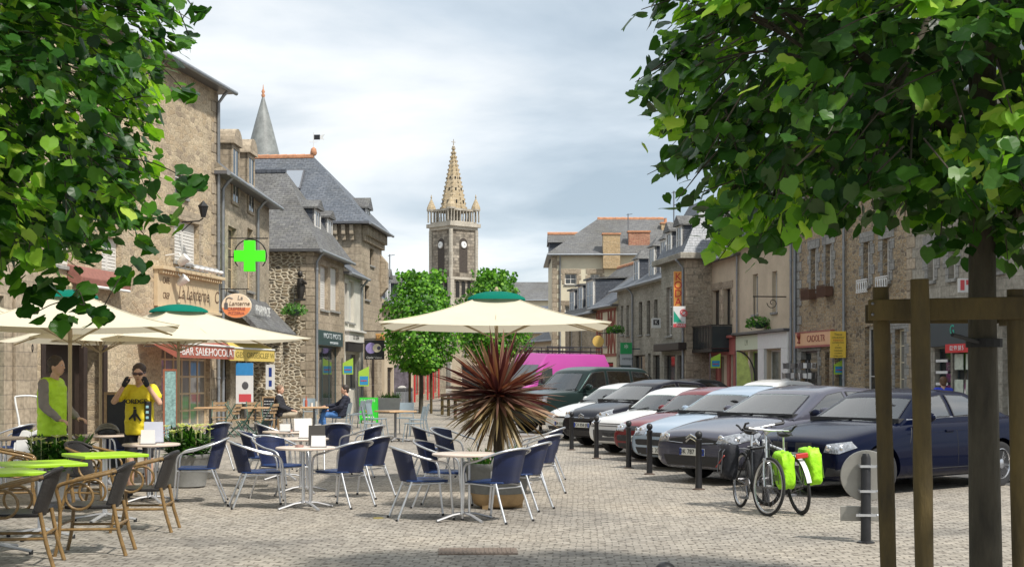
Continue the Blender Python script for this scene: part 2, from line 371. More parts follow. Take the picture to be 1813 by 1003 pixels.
ASH_D=coursed('dressed granite quoins',(.33,.325,.3),(.27,.265,.25),(.19,.18,.17),.9,.3,.012,.3,.35)
REN_B=mat('beige render',(.54,.45,.33),.9,0,.14,1.2,.25,25,spec=.2)
REN_C=mat('cream render',(.66,.6,.45),.9,0,.08,1.2,.15,25,spec=.2)
REN_W=mat('white render',(.6,.57,.5),.9,0,.12,1.5,.15,25,spec=.2)
WOOD_D=mat('dark brown wood',(.03,.018,.013),.6,0,.3,8,.2,30)
CREAMW=mat('cream painted wood',(.6,.47,.3),.55,0,.1)
REDP=mat('brick red paint',(.36,.11,.09),.6,0,.12)
SHUT=mat('white shutter paint',(.66,.64,.6),.6,0,.1,8)
TEAL=mat('dark teal paint',(.04,.07,.075),.45,0,.1)
IRON=mat('wrought iron',(.02,.02,.022),.5,.4,.1)
class Bld:
    def __init__(s,name,label,p0,p1,h,depth,wall,cat='house'):
        s.p0=Vector(p0); d=Vector(p1)-s.p0; s.len=d.length; s.d=d.normalized(); s.ang=math.atan2(d.y,d.x)
        s.h=h; s.depth=depth; s.wallm=wall; s.ops=[]
        s.root=thing(name,label,cat,(p0[0],p0[1],0),s.ang)
    def uY(s,px):
        r=(px-CX)/F; t=(r*s.p0.y-s.p0.x)/(s.d.x-r*s.d.y); return t,s.p0.y+t*s.d.y
    def rect(s,x0,x1,yt,yb):
        a,ya=s.uY(x0); b,yb_=s.uY(x1); Ym=(ya+yb_)/2
        return min(a,b),max(a,b),max(0.02,za(yb,Ym)),za(yt,Ym)
    def op(s,x0,x1,yt,yb,kind='sash',**k):
        u0,u1,z0,z1=s.rect(x0,x1,yt,yb); u0=max(u0,.08); u1=min(u1,s.len-.08)
        if u1-u0<.2: return s
        s.ops.append((u0,u1,z0,min(z1,s.h-.1),kind,k)); return s
    def opu(s,u0,u1,z0,z1,kind='sash',**k): s.ops.append((u0,u1,z0,z1,kind,k)); return s
    def world(s,u,y,z):
        n=Vector((-s.d.y,s.d.x)); p=s.p0+s.d*u+n*y; return (p.x,p.y,z)
    def walls(s,side0=None,side1=None,quoin=None,base=None):
        Lx=s.len; h=s.h; D=s.depth
        us=sorted(set([0,Lx]+[q for o in s.ops for q in o[:2]])); zs=sorted(set([0,h]+[q for o in s.ops for q in o[2:4]]))
        m=MB()
        for i in range(len(us)-1):
            for j in range(len(zs)-1):
                uc=(us[i]+us[i+1])/2; zc=(zs[j]+zs[j+1])/2
                if any(o[0]<uc<o[1] and o[2]<zc<o[3] for o in s.ops): continue
                m.quad((us[i],0,zs[j]),(us[i+1],0,zs[j]),(us[i+1],0,zs[j+1]),(us[i],0,zs[j+1]))
        for o in s.ops:
            u0,u1,z0,z1=o[:4]; r=o[5].get('deep',.2)
            m.quad((u0,0,z0),(u0,r,z0),(u0,r,z1),(u0,0,z1)); m.quad((u1,0,z0),(u1,0,z1),(u1,r,z1),(u1,r,z0))
            m.quad((u0,0,z1),(u0,r,z1),(u1,r,z1),(u1,0,z1)); m.quad((u0,0,z0),(u1,0,z0),(u1,r,z0),(u0,r,z0))
            # dark room behind the pane is closed off by the pane itself
        m.mi=1; m.quad((0,0,0),(0,0,h),(0,D,h),(0,D,0))
        m.mi=2; m.quad((Lx,0,0),(Lx,D,0),(Lx,D,h),(Lx,0,h))
        m.mi=0; m.quad((0,D,0),(0,D,h),(Lx,D,h),(Lx,D,0)); m.quad((0,0,h),(Lx,0,h),(Lx,D,h),(0,D,h))
        s.wall=m.build('wall',[s.wallm,side0 or s.wallm,side1 or s.wallm],s.root,fix=False)
        if quoin is not None:
            qm,which=quoin
            for w in which:
                q=MB(); z=0; k=0
                while z<h-.15:
                    L1=.5 if k%2 else .3; L2=.3 if k%2 else .5; hh=.3+.04*math.sin(k*2.3)
                    if w==0: q.box(-.02,L1,-.02,L2*1.0,z+.004,min(z+hh,h-.02)-.004)
                    else: q.box(s.len-L1,s.len+.02,-.02,L2,z+.004,min(z+hh,h-.02)-.004)
                    z+=hh; k+=1
                q.build('quoin',qm,s.root,bevel=.012)
        for o in s.ops: s.fill(*o)
        return s
    def fill(s,u0,u1,z0,z1,kind,k):
        w=u1-u0; hh=z1-z0; fm=k.get('frame',SHUT); y=k.get('deep',.2)-.06
        f=MB(); t=k.get('t',.06)
        nm='door' if kind in('door','gate') else ('shop_window' if kind=='shop' else 'window')
        if kind in('sash','dark','shop','garden'):
            for a in ((u0,u0+t,z0,z1),(u1-t,u1,z0,z1),(u0+t,u1-t,z1-t,z1),(u0+t,u1-t,z0,z0+t)): f.box(a[0],a[1],y,y+.05,a[2],a[3])
            nv=k.get('nv',1 if kind=='sash' and w>.55 else 0); nh=k.get('nh',max(1,int(hh/.5)) if kind=='sash' else 0)
            bt=k.get('bt',.02)
            for i in range(nv):
                x=u0+w*(i+1)/(nv+1); f.box(x-bt,x+bt,y+.003,y+.047,z0+t,z1-t)
            xs=[u0+t]+[u0+w*(i+1)/(nv+1) for i in range(nv)]+[u1-t]
            for j in range(nh):
                z=z0+hh*(j+1)/(nh+1)
                for i in range(len(xs)-1):
                    a=xs[i]+(bt if i>0 else 0); b=xs[i+1]-(bt if i<len(xs)-2 else 0)
                    f.box(a,b,y+.006,y+.044,z-bt*.7,z+bt*.7)
            fo=f.build(nm,fm,s.root)
            p=MB(); p.box(u0+.01,u1-.01,y+.02,y+.03,z0+.01,z1-.01); p.build('pane',k.get('glass',CURT if (kind=='sash' and int(u0*7+z0*3)%2) else GLASSD),fo)
        elif kind=='shut':
            half=w/2
            for a,b in((u0+.01,u0+half-.008),(u0+half+.008,u1-.01)):
                f.box(a,b,y,y+.035,z0+.01,z1-.01)
                n=int(hh/.09)
                for i in range(n):
                    z=z0+.08+(hh-.16)*i/max(1,n-1); f.box(a+.05,b-.05,y-.012,y,z-.02,z+.012)
            fo=f.build('shutter',fm,s.root)
            p=MB(); p.box(u0,u1,y+.036,y+.05,z0,z1); p.build('pane',GLASSD,fo)
        elif kind in('door','gate'):
            f.box(u0+.005,u1-.005,y,y+.05,z0,z1-.005)
            for zz0,zz1 in((.08,.42),(.47,.92)):
                for a,b in((.1,.46),(.54,.9)): f.box(u0+w*a,u0+w*b,y-.02,y,z0+hh*zz0,z0+hh*zz1)
            fo=f.build(nm,fm,s.root,bevel=.006)
            q=MB(); q.ell((u0+w*.5+.06,y-.05,z0+1.0),(.025,.025,.025),8,6); q.build('handle',STEEL,fo,smooth=60)
        elif kind=='void':
            f.box(u0+.005,u1-.005,y+.04,y+.06,z0,z1-.005); fo=f.build('opening',fm,s.root)
        if kind in('sash','dark','shut') and k.get('sill',True) :
            q=MB(); q.box(u0-.06,u1+.06,-.07,.14,z0-.09,z0-.002); q.build('sill',k.get('sm',ASH_D),fo,bevel=.01)
        sm=k.get('sur')
        if sm is not None:
            q=MB(); z=z0; i=0
            while z<z1-.05:
                e=.3 if i%2 else .17; z2=min(z+.3,z1)
                q.box(u0-e,u0-.002,-.022,.1,z+.004,z2-.004); q.box(u1+.002,u1+e,-.022,.1,z+.004,z2-.004); z=z2; i+=1
            q.box(u0-.28,u1+.28,-.026,.1,z1+.002,z1+.3)
            q.build('window_surround',sm,fo,bevel=.01)
    def roof(s,hr,kind='gable',i0=0,i1=0,ov=.35,m=SLATE,ridge=None,yr=None,ov0=None,ov1=None,fascia=None,gm=None,ry0=None,ry1=None):
        Lx=s.len; D=s.depth; h=s.h; yr=yr if yr is not None else D/2
        a0=ov if ov0 is None else ov0; a1=ov if ov1 is None else ov1
        E=[(-a0,-ov),(Lx+a1,-ov),(Lx+a1,D+ov),(-a0,D+ov)]
        if kind=='cross': RA=(Lx/2,ry0,hr); RB=(Lx/2,ry1,hr)
        else: RA=(-a0+i0,yr,hr); RB=(Lx+a1-i1,yr,hr)
        b=MB(); lo=[(x,y,h) for x,y in E]; up=[(x,y,h+.1) for x,y in E]
        vs=lo+up+[RA,RB]
        b.mi=2; b.add(vs,[(3,2,1,0),(0,1,5,4),(1,2,6,5),(2,3,7,6),(3,0,4,7)])
        b.mi=0
        if kind=='cross': b.add(vs,[(4,5,8),(5,6,9,8),(6,7,9),(7,4,8,9)])
        else:
            b.add(vs,[(4,5,9,8),(6,7,8,9)])
            b.mi=0 if i0>0 else 1; b.add(vs,[(7,4,8)])
            b.mi=0 if i1>0 else 1; b.add(vs,[(5,6,9)])
        ro=b.build('roof',[m,gm or s.wallm,fascia or STEEL],s.root)
        s.roofo=ro; s.R=(RA,RB)
        if ridge is not None:
            q=MB(); A=Vector(RA); B=Vector(RB); n=max(2,int((B-A).length/.4))
            for i in range(n):
                c=A.lerp(B,(i+.5)/n); dd=(B-A)/n
                q.tube([c-dd*.53,c+dd*.47],[.13,.11],6)
            q.build('ridge_tiles',ridge,ro)
        g=MB(); g.tube([(-a0,-ov-.06,h+.02),(Lx+a1,-ov-.06,h+.02)],.065,8); g.build('gutter',ZINC,s.root,smooth=60)
        return s
    def pipe(s,u,z1=None,r=.05,out=.08):
        g=MB(); z1=z1 or s.h-.15
        g.tube([(u,-.38,s.h),(u,-.25,s.h-.12),(u,-out,z1-.2),(u,-out,.15)],r,8)
        for z in (1.5,3.5,5.5):
            if z<z1: g.tube([(u,-out,z),(u,-out,z+.05)],r*1.3,8)
        g.build('downpipe',ZINC,s.root,smooth=60)
    def chimney(s,u,y,z0,z1,w=.9,d=.5,m=BRICKC,pots=2,cap=TERRA):
        c=MB(); c.box(u-w/2,u+w/2,y-d/2,y+d/2,z0,z1); c.mi=1; c.box(u-w/2-.06,u+w/2+.06,y-d/2-.06,y+d/2+.06,z1,z1+.1)
        for i in range(pots):
            x=u-w/2+w*(i+.5)/pots; c.lathe([(.11,0),(.09,.28),(.11,.3)],8,(x,y,z1+.1))
        c.build('chimney',[m,cap],s.roofo)
    def dormer(s,u,z0,z1,w=1.0,yf=.3,yb=2.2,style='gable',front=None,fm=SHUT,rm=SLATE2,win=True,rise=.45):
        """z0 base, z1 eave of the dormer"""
        d=MB(); d.mi=1
        d.box(u-w/2,u+w/2,yf+.02,yb,z0,z1)
        d.mi=0; t=.12 
        d.box(u-w/2,u-w/2+t,yf-.02,yf+.1,z0,z1); d.box(u+w/2-t,u+w/2,yf-.02,yf+.1,z0,z1); d.box(u-w/2+t,u+w/2-t,yf-.02,yf+.1,z1-t,z1); d.box(u-w/2+t,u+w/2-t,yf-.02,yf+.1,z0,z0+.1)
        o=d.build('dormer',[front or fm,SLATEH if front is None else front],s.root)
        e=.1; r=MB()
        if style=='gable': r.prism([(u-w/2-e,z1-.04),(u+w/2+e,z1-.04),(u+w/2+e,z1+.03),(u,z1+rise),(u-w/2-e,z1+.03)],yf-.14,yb+.6)
        elif style=='flat': r.prism([(yf-.16,z1),(yb+.8,z1+rise),(yb+.8,z1+rise+.1),(yf-.16,z1+.1)],u-w/2-e,u+w/2+e,'x')
        elif style=='arch': r.prism([(u-w/2-e,z1)]+[(u+(w/2+e)*math.cos(PI-PI*i/8),z1+.03+rise*math.sin(PI*i/8)) for i in range(9)],yf-.1,yb+.3)
        elif style=='hip':
            r.add([(u-w/2-e,yf-.14,z1),(u+w/2+e,yf-.14,z1),(u+w/2+e,yb+.6,z1),(u-w/2-e,yb+.6,z1),(u,yf+.3,z1+rise),(u,yb+.6,z1+rise)],[(3,2,1,0),(0,1,4),(1,2,5,4),(3,0,4,5),(2,3,5)])
        r.build('dormer_roof',rm if front is None else [front],o)
        if win:
            p=MB(); p.box(u-w/2+t,u+w/2-t,yf+.0,yf+.01,z0+.1,z1-t); p.mi=1
            p.box(u-.02,u+.02,yf-.012,yf-.002,z0+.1,z1-t); p.box(u-w/2+t,u+w/2-t,yf-.012,yf-.002,(z0+z1)/2-.015,(z0+z1)/2+.015)
            p.build('pane',[GLASSD,fm],o)
    def box(s,name,u0,u1,y0,y1,z0,z1,m,bevel=.01,parent=None):
        b=MB(); b.box(u0,u1,y0,y1,z0,z1); return b.build(name,m,parent or s.root,bevel=bevel)
    def velux(s,u,y,z,w=.7,h=.9,slope=.9):
        b=MB(); n=Vector((0,-math.sin(slope),math.cos(slope))); 
        M=Matrix.Translation((u,y,z))@Matrix.Rotation(slope,4,'X')
        b.T=M; b.box(-w/2,w/2,-h/2,h/2,.02,.1); b.mi=1; b.box(-w/2+.07,w/2-.07,-h/2+.07,h/2-.07,.1,.11)
        b.build('skylight',[STEEL,mat('skylight glass',(.25,.28,.32),.1,0,0,spec=.9)],s.roofo)

# ------------------------------------------------------------------ LEFT ROW
# A0: pale pilastered house at the left edge
def lA(px): Y=-14.85/((px-CX)/F-.154); return (-8.69+.154*(Y-40),Y)
b=Bld('corner_house','pale dressed stone house with a teal door at the left edge of the square',lA(-330),lA(62),9.6,9,ASH_W)
b.op(-60,7,520,800,'door',frame=mat('green teal door paint',(.02,.12,.11),.4,0,.1)); b.op(-200,-110,560,770,'shop',frame=WOOD_D)
b.opu(1.5,2.5,4.2,6.2,'shut'); b.opu(4,5,4.2,6.2,'shut')
b.walls(quoin=(ASH_W,[1])); b.roof(12.5,'gable')
q=MB(); u0,u1,z0,z1=b.rect(22,60,470,800); q.box(u0,u1,-.09,-.001,0,z1); q.build('pilaster',ASH_W,b.root,bevel=.02)
text('house_number','0',.24,BLACKM,b.root,(b.uY(50)[0],-.1,za(617,29.5)),sx=.7)
BA0=b
# A: tall stone cafe house
b=Bld('cafe_house','tall warm rubble stone house over the cafe with cream sign fascia',lA(62.5),(-8.69,40),9.95,9,ST_A)
b.op(72,188,600,790,'void',frame=WOOD_D,deep=.5)
b.op(286,372,606,757,'sash',frame=CREAMW,nv=5,nh=4,bt=.035,sill=False)
b.op(310,331,295,348,'sash',frame=SHUT,nv=0,nh=2); b.op(308,352,392,466,'shut',sur=ASH_W)
b.op(186,212,262,345,'shut'); b.op(180,215,420,480,'shut'); b.op(90,130,250,340,'shut'); b.op(90,130,400,470,'shut')
b.walls(quoin=(ASH_W,[1])); b.roof(13.0,'gable',ov=.38,m=SLATE2); b.chimney(2.0,4.5,12.3,14.2,1.2,.6,ASH_W,3)
b.pipe(b.len-.12); A=b
# dark timber shopfront posts in the cafe recess
for px in (76,150,186):
    u=b.uY(px)[0]; q=MB(); q.box(u-.09,u+.09,-.03,.1,0,2.75); q.build('shopfront_post',WOOD_D,b.root,bevel=.01)
q=MB(); u0=b.uY(70)[0]; u1=b.uY(190)[0]; q.box(u0,u1,-.06,.1,2.75,3.1); q.build('shopfront_lintel',WOOD_D,b.root,bevel=.01)
# upper brown awning box
u0,u1,z0,z1=b.rect(118,207,482,512); t=thing('rolled_awning','rolled up reddish brown awning box on the cafe wall above the parasols','awning',b.world(u0,0,z0),b.ang)
q=MB(); w=u1-u0; q.prism([(-.35,.0),(-.002,.1),(-.002,.5),(-.2,.45),(-.38,.2)],0,w,'x'); q.build('casing',mat('faded red brown canvas',(.26,.11,.085),.8,0,.2,10),t,bevel=.02)
q=MB(); q.tube([(0.1,-.37,.02),(w-.1,-.37,.02)],.035,8); q.build('front_bar',WHITEP,t,smooth=60)
# cream cafe sign board
u0,u1,z0,z1=b.rect(272,381,487,548); Ls=u1-u0; t=thing('cafe_sign_board','cream painted sign board with brown script lettering above the cafe doors','sign',b.world(u0,0,z0),b.ang)
hh=z1-z0
q=MB(); q.box(0,Ls,-.12,-.002,0,hh); q.box(-.05,Ls+.05,-.3,-.002,hh,hh+.09); q.box(-.03,Ls+.03,-.2,-.12,-.08,0)
n=int(Ls/.16)
for i in range(n): q.box(.03+i*.16,.09+i*.16,-.26,-.12,hh-.1,hh)
q.build('board',CREAMW,t,bevel=.01)
BRN=mat('brown sign lettering',(.14,.085,.05),.6,0,0)
text('lettering','La Lanterne',.52,BRN,t,(Ls*.56,-.125,hh*.45),shear=.3,sx=.82*Ls/4.0,ext=.002)
for i,(x,z) in enumerate(((.12,.72),(.12,.3))):
    text('lettering',['CAFE','CREP'][i],.24,BRN,t,(Ls*x,-.125,hh*z),sx=.8)
text('lettering','C',.5,BRN,t,(Ls*.95,-.125,hh*.45),shear=.2)
# floodlights
for i,(px,py,out) in enumerate(((292,462,.5),(300,498,.35))):
    u,Y=b.uY(px); t=thing('floodlight',['white floodlight on a bent arm under the cafe window','small white spotlight fixed to the cream cafe sign'][i],'spotlight',b.world(u,-out,za(py,Y)),b.ang,'spotlights on the cafe wall')
    q=MB(); q.tube([(0,out-.02,.15),(0,.1,.2),(0,0,.05)],.02,6); q.build('arm',WHITEP,t)
    q=MB(); q.T=Matrix.Rotation(R(50),4,'X'); q.lathe([(.06,-.14),(.09,-.1),(.13,.12),(.13,.16)],14); q.build('lamp_head',WHITEP,t,smooth=50)
# jumble of lamp arms over the sign
t=thing('lamp_rail','row of pale metal swan neck lamps along the top of the cream cafe sign','lamp rail',b.world(b.uY(330)[0],-.25,za(480,38)),b.ang)
q=MB()
for i in range(6):
    x=-.9+i*.36; q.tube([(x,.22,-.12),(x,.0,.12),(x+.1,-.25,.1),(x+.14,-.33,.02)],.018,6)
q.tube([(-1.1,.1,.0),(1.2,.1,.02)],.022,6); q.build('arm',ZINC,t)
q=MB()
for i in range(6):
    x=-.9+i*.36; q.ell((x+.14,-.35,-.0),(.07,.09,.06),8,6)
q.build('lamp_head',WHITEP,t,smooth=60)
# wall lantern
u,Y=b.uY(322); t=thing('wall_lantern','black iron lantern on a bracket high on the stone wall left of the cross','lantern',b.world(u,0,za(393,Y)),b.ang)
q=MB(); q.tube([(0,0,0),(0,-.5,.02),(0,-.62,.1)],.02,6); q.tube([(0,0,-.25),(0,-.3,0)],.015,6); q.build('bracket',IRON,t)
q=MB(); q.T=Matrix.Translation((0,-.62,.12)); q.lathe([(.06,0),(.13,.28),(.15,.3),(.04,.42),(.01,.46)],6); q.build('lamp',IRON,t)
# B: lower house with stone dormers, pharmacy on the ground floor
b=Bld('pharmacy_house','rubble house with two stone dormers above the pharmacy',(-8.69,40.03),(-8.6,48),7.5,8,ST_B)
b.op(404,419,402,512,'sash',frame=CREAMW,nh=2,nv=0); b.op(438,448,405,515,'sash',frame=CREAMW,nh=2,nv=0)
b.op(418,444,608,745,'shop',frame=SHUT,nv=1); b.op(392,408,612,750,'dark',frame=WOOD_D,sill=False)
b.walls(); b.roof(11.2,'gable',ov=.35,m=SLATE2); B_=b
for u,zt in ((2.3,8.75),(4.7,8.85)): b.dormer(u,6.9,zt,1.05,-.03,2.6,'arch',front=ASH_W,rise=.5)
b.pipe(.35); b.pipe(5.6)
# pharmacy lean-to
q=MB(); q.prism([(-1.05,3.05),(0,4.15),(0,3.9),(-1.05,2.9)],.6,7.4,'x'); q.build('lean_to_roof',SLATE2,b.root)
q=MB(); q.box(5.1,5.4,-.95,0,0,3.0); q.build('lean_to_pier',ST_C,b.root)
text('lettering','PHARMACIE',.42,WHITEP,b.root,(2.9,-.78,3.62),sx=.62*4.6/2.75)
# C: rubble gable corner house
b=Bld('corner_rubble_house','corner house of small stones in pale mortar with grey quoins and tall slate roof',(-7.32,50),(-6.87,55.6),6.15,6.2,ASH_W)
b.op(567,581,470,548,'shut'); b.op(585,600,473,550,'shut')
b.op(565,601,612,742,'shop',frame=TEAL,nv=2,t=.08)
b.walls(side0=ST_C,quoin=(ASH_W,[0])); b.roof(9.55,'cross',ov=.3,m=SLATE2,ry0=1.75,ry1=5.0,ridge=SLATEH)
b.dormer(2.2,6.6,8.0,1.0,.35,2.0,'gable',rise=.35); b.dormer(4.4,6.5,7.9,.9,.35,2.0,'gable',rise=.3)
b.pipe(.12,out=.1); Cb=b
u0,u1,z0,z1=b.rect(559,603,586,612); t=thing('dark_shop_sign','long dark teal shop sign with pale capitals on the corner house','sign',b.world(u0,0,z0),b.ang)
q=MB(); q.box(0,u1-u0,-.1,-.002,0,z1-z0); q.build('board',TEAL,t,bevel=.01)
PALE=mat('pale sign lettering',(.55,.6,.62),.6,0,0)
text('lettering','MOTS MOTS',.28,PALE,t,((u1-u0)*.55,-.105,(z1-z0)*.64),sx=2.0); text('lettering','IMMOBILIER',.13,PALE,t,((u1-u0)*.62,-.105,(z1-z0)*.2),sx=2.2)
# hanging basket and wall figure on the gable
def basket(name,label,loc,r,seed,arm=None,grp=None):
    t=thing(name,label,'hanging basket',loc,0,grp); rn=random.Random(seed)
    q=MB(); q.lathe([(r*.25,-r*.5),(r*.6,-r*.3),(r*.72,0)],12); q.build('pot',mat('green plastic pot',(.03,.07,.05),.6,0,.1),t,smooth=50)
    q=MB()
    for i in range(260):
        a=rn.random()*2*PI; rr=r*math.sqrt(rn.random())*1.15; z=rn.uniform(-.35,.55)*r*(1.3-rr/r*.6)
        if rr>r*.8: z-=r*.3*rn.random()
        c=Vector((rr*math.cos(a),rr*math.sin(a),z)); d=Vector((rn.gauss(0,1),rn.gauss(0,1),rn.gauss(0,1))).normalized(); e=d.orthogonal().normalized(); s_=r*.17
        q.add([c-d*s_,c+e*s_*.5,c+d*s_,c-e*s_*.5],[(0,1,2,3)])
    q.build('foliage',leafmat('basket foliage',[(0,(.03,.1,.02)),(.6,(.07,.2,.03)),(1,(.14,.3,.05))]),t,fix=False)
    if arm: q=MB(); q.tube(arm,.014,6); q.build('bracket',IRON,t)
    return t
basket('hanging_basket','leafy hanging basket on the pale mortar gable of the corner house',(xa(520,49.3),49.4,za(548,49.3)),.42,3,[(0,.6,.55),(0,0,.6),(0,0,-.1)])
q=MB(); q.tube([(0,0,-.6),(.03,0,-.2),(0,-.05,.15)],[.1,.17,.1],8); q.ell((0,-.05,.3),(.1,.1,.13),8,6); q.tube([(.05,-.02,.1),(.22,-.12,-.05),(.1,-.25,.05)],.05,6); q.box(-.2,.2,-.15,.02,-.68,-.6)
tag(q.build('wall_statue',mat('dark bronze',(.05,.045,.04),.5,.5,.2),None,(xa(532,49.85),49.8,za(500,50)),smooth=60),'small dark statue on a bracket near the quoins of the corner house','statue')
# C2: narrow white fronted house
b=Bld('narrow_house','narrow pale two storey house with a small white shop fascia before the tower house',(-6.868,55.63),(-6.58,59.3),5.75,6,REN_W)
b.op(607,615,500,568,'dark',frame=WOOD_D); b.op(618,627,497,571,'shut')
b.op(612,636,624,690,'shop',frame=SHUT); b.walls(); b.roof(8.2,'gable',ov=.25); b.pipe(3.4)
u0,u1,z0,z1=b.rect(611,637,588,606); t=thing('white_shop_sign','small white shop fascia with dark lettering on the narrow house','sign',b.world(u0,0,z0),b.ang)
q=MB(); q.box(0,u1-u0,-.18,-.002,0,z1-z0); q.box(-.08,u1-u0+.08,-.28,-.002,z1-z0,z1-z0+.08); q.mi=1; q.box(0,u1-u0,-.14,-.003,-.38,-.01); q.build('board',[SHUT,BLACKM],t,bevel=.01)
text('lettering','LE LIEN',.24,BLACKM,t,((u1-u0)*.45,-.185,(z1-z0)*.45),sx=1.6)
# D: big hip roofed tower house
b=Bld('tower_house','tall beige granite house with corbelled corner and huge steep slate roof',(-6.6,59.33),(-6.19,64.4),8.2,9,ASH_W)
b.op(655,662,440,470,'dark',frame=WOOD_D); b.op(646,654,505,530,'dark',frame=WOOD_D); b.op(658,668,610,720,'door',frame=WOOD_D)
b.walls(); b.roof(11.6,'cross',ov=.42,m=SLATE,ry0=2.7,ry1=8.2,ridge=TERRA); D_=b
b.dormer(2.6,8.3,9.2,1.0,.2,1.8,'gable',rise=.5)
q=MB()
for k in range(14):
    u=.2+k*.36
    q.box(u,u+.18,-.28,-.002,7.75,8.18); q.box(u,u+.18,-.16,-.002,7.5,7.75)
q.build('corbel_course',ASH_W,b.root,bevel=.015); q=MB()
for k in range(10):
    y=.3+k*.36
    q.box(-.28,-.002,y,y+.18,7.75,8.18); q.box(-.16,-.002,y,y+.18,7.5,7.75)
q.build('corbel_course',ASH_W,b.root,bevel=.015)
b.velux(0,0,0,1.3,1.35)
vel=[o for o in b.roofo.children if o.name.startswith('skylight')][0]
# place skylight on the camera-facing slope: slope from eave (x=-.42,z=8.3) to ridge (x=len/2,z=11.6)
sl_=math.atan2(11.6-8.3,b.len/2+.42); tt=.62
for v in vel.data.vertices: v.co=Matrix.Rotation(-0.9,4,'X')@v.co
vel.location=(-.42+(b.len/2+.42)*tt,3.6,8.3+(3.3)*tt); vel.rotation_euler=(0,-sl_,0)
q=MB(); q.box(-.0,.0,0,0,0,0) if False else None
# hanging stone niche
q=MB(); q.prism([(-.0,5.3),(-.35,5.7),(-.35,6.9),(-.0,7.3)],4.6,5.0,'x'); q.build('bartizan',ASH_W,b.root,bevel=.03)
# turret with conical roof behind
tx,ty=xa(466,67),67
q=MB(); q.lathe([(.75,0),(.75,12.3)],20); tw=q.build('turret',ASH_W,b.root,smooth=40)
CONE=mat('lead grey slate cone',(.2,.21,.2),.5,0,.35,2.5,.4,14)
q=MB(); q.lathe([(.86,12.25),(.8,12.5),(.42,14.0),(.05,15.35)],24); q2=q.build('conical_roof',CONE,tw,smooth=40)
q=MB(); q.lathe([(.06,15.3),(.1,15.42),(.05,15.5),(.09,15.6),(.03,15.72),(.01,15.95)],10); q.build('finial',TERRA,tw,smooth=60)
M=b.root.matrix_basis; Mi=(Matrix.Translation(b.root.location)@Matrix.Rotation(b.ang,4,'Z')).inverted(); tw.location=Mi@Vector((tx,ty,0))
# weathervane at ridge end
t=thing('weathervane','little weathervane flag on the terracotta ridge end of the tower house','weathervane',b.world(b.len/2,2.7,11.65),b.ang)
q=MB(); q.lathe([(.1,0),(.16,.1),(.12,.3),(.03,.38)],10); q.build('base',TERRA,t,smooth=60); q=MB(); q.tube([(0,0,.35),(0,0,1.05)],.018,6); q.tube([(0,-.2,.62),(0,.2,.62)],.012,6); q.build('rod',WHITEP,t)
q=MB(); q.box(-.008,.008,-.3,-.02,.72,.95); q.mi=1; q.prism([(-.3,.74),(-.52,.7),(-.42,.83),(-.52,.96),(-.3,.93)],-.008,.008,'x'); q.build('flag',[BLACKM,WHITEP],t)
# far left houses
b=Bld('far_slate_house','far grey house with slate roof and dormers behind the left clipped tree',(-6.4,68),(-5.83,80),5.1,9,REN_B)
for px in(690,704,718): b.op(px-3,px+3,598,630,'sash',nh=1,nv=0)
b.op(686,696,650,705,'door',frame=WOOD_D); b.op(702,716,655,705,'shop')
b.walls(); b.roof(8.2,'gable',ov=.3,m=SLATE); b.dormer(3,5.3,6.7,1.1,.2,2.2,'gable',fm=WHITEP); b.dormer(7.5,5.3,6.7,1.1,.2,2.2,'gable'); b.chimney(11,4.5,7.8,9.1,2.0,.6,BRICKC,4)
b=Bld('far_red_shop_house','far beige house with a bright red shopfront behind the tree trunks',(-5.82,80.05),(-4.87,100),5.4,9,ST_B)
u0,u1,z0,z1=b.rect(733,776,648,712)
for i in range(4):
    a=u0+(u1-u0)*i/4; b.opu(a+.3,a+(u1-u0)/4-.3,.4,2.2,'shop',frame=mat('bright red paint',(.5,.03,.03),.5,0,.08))
b.opu(8,9,3.6,4.9,'sash'); b.opu(13,14,3.6,4.9,'sash'); b.opu(3,4,3.6,4.9,'sash'); b.walls(); b.roof(8.6,'gable',ov=.3)
q=MB(); q.box(u0,u1,-.1,-.002,2.25,2.8); 
for i in range(5):
    a=u0+(u1-u0)*i/4; q.box(a-.15,a+.15,-.08,-.002,0,2.25)
q.build('red_shopfront',_M['bright red paint'],b.root,bevel=.01)
# end of the street, closing the view
b=Bld('street_end_house','long low beige house closing the street under the right clipped tree',(-5,112),(2.3,110),5.0,8,REN_B)
for u in (1,2.7,4.4,6.1): b.opu(u,u+.8,3.3,4.5,'sash')
b.opu(.8,2.6,.1,2.4,'shop'); b.opu(3.6,4.6,.05,2.3,'door',frame=REDP); b.opu(5.2,6.9,.4,2.4,'shop',frame=SHUT); b.walls(); b.roof(7.4,'gable',ov=.3)
b=Bld('far_grey_roof_house','pale walled house with plain grey slate roof left of the cream building',(-.5,124),(7,124),8.4,9,REN_C)
for u in (.8,2.6,4.4): b.opu(u,u+.7,5.6,7.2,'sash')
for u in (.8,2.6,4.4): b.opu(u,u+.7,2.4,4.0,'sash')
b.walls(); b.roof(10.4,'gable',ov=.3,m=SLATE2)
b=Bld('low_white_house','low white house front behind the purple van',(1.4,96),(3.0,90),3.9,7,REN_C)
b.opu(1,1.9,2.4,3.4,'sash'); b.opu(3.4,4.3,2.4,3.4,'sash'); b.opu(1,2,.1,2.0,'door',frame=REDP); b.opu(3.2,5.2,.4,2.1,'shop'); b.walls(); b.roof(5.8,'gable',ov=.25)
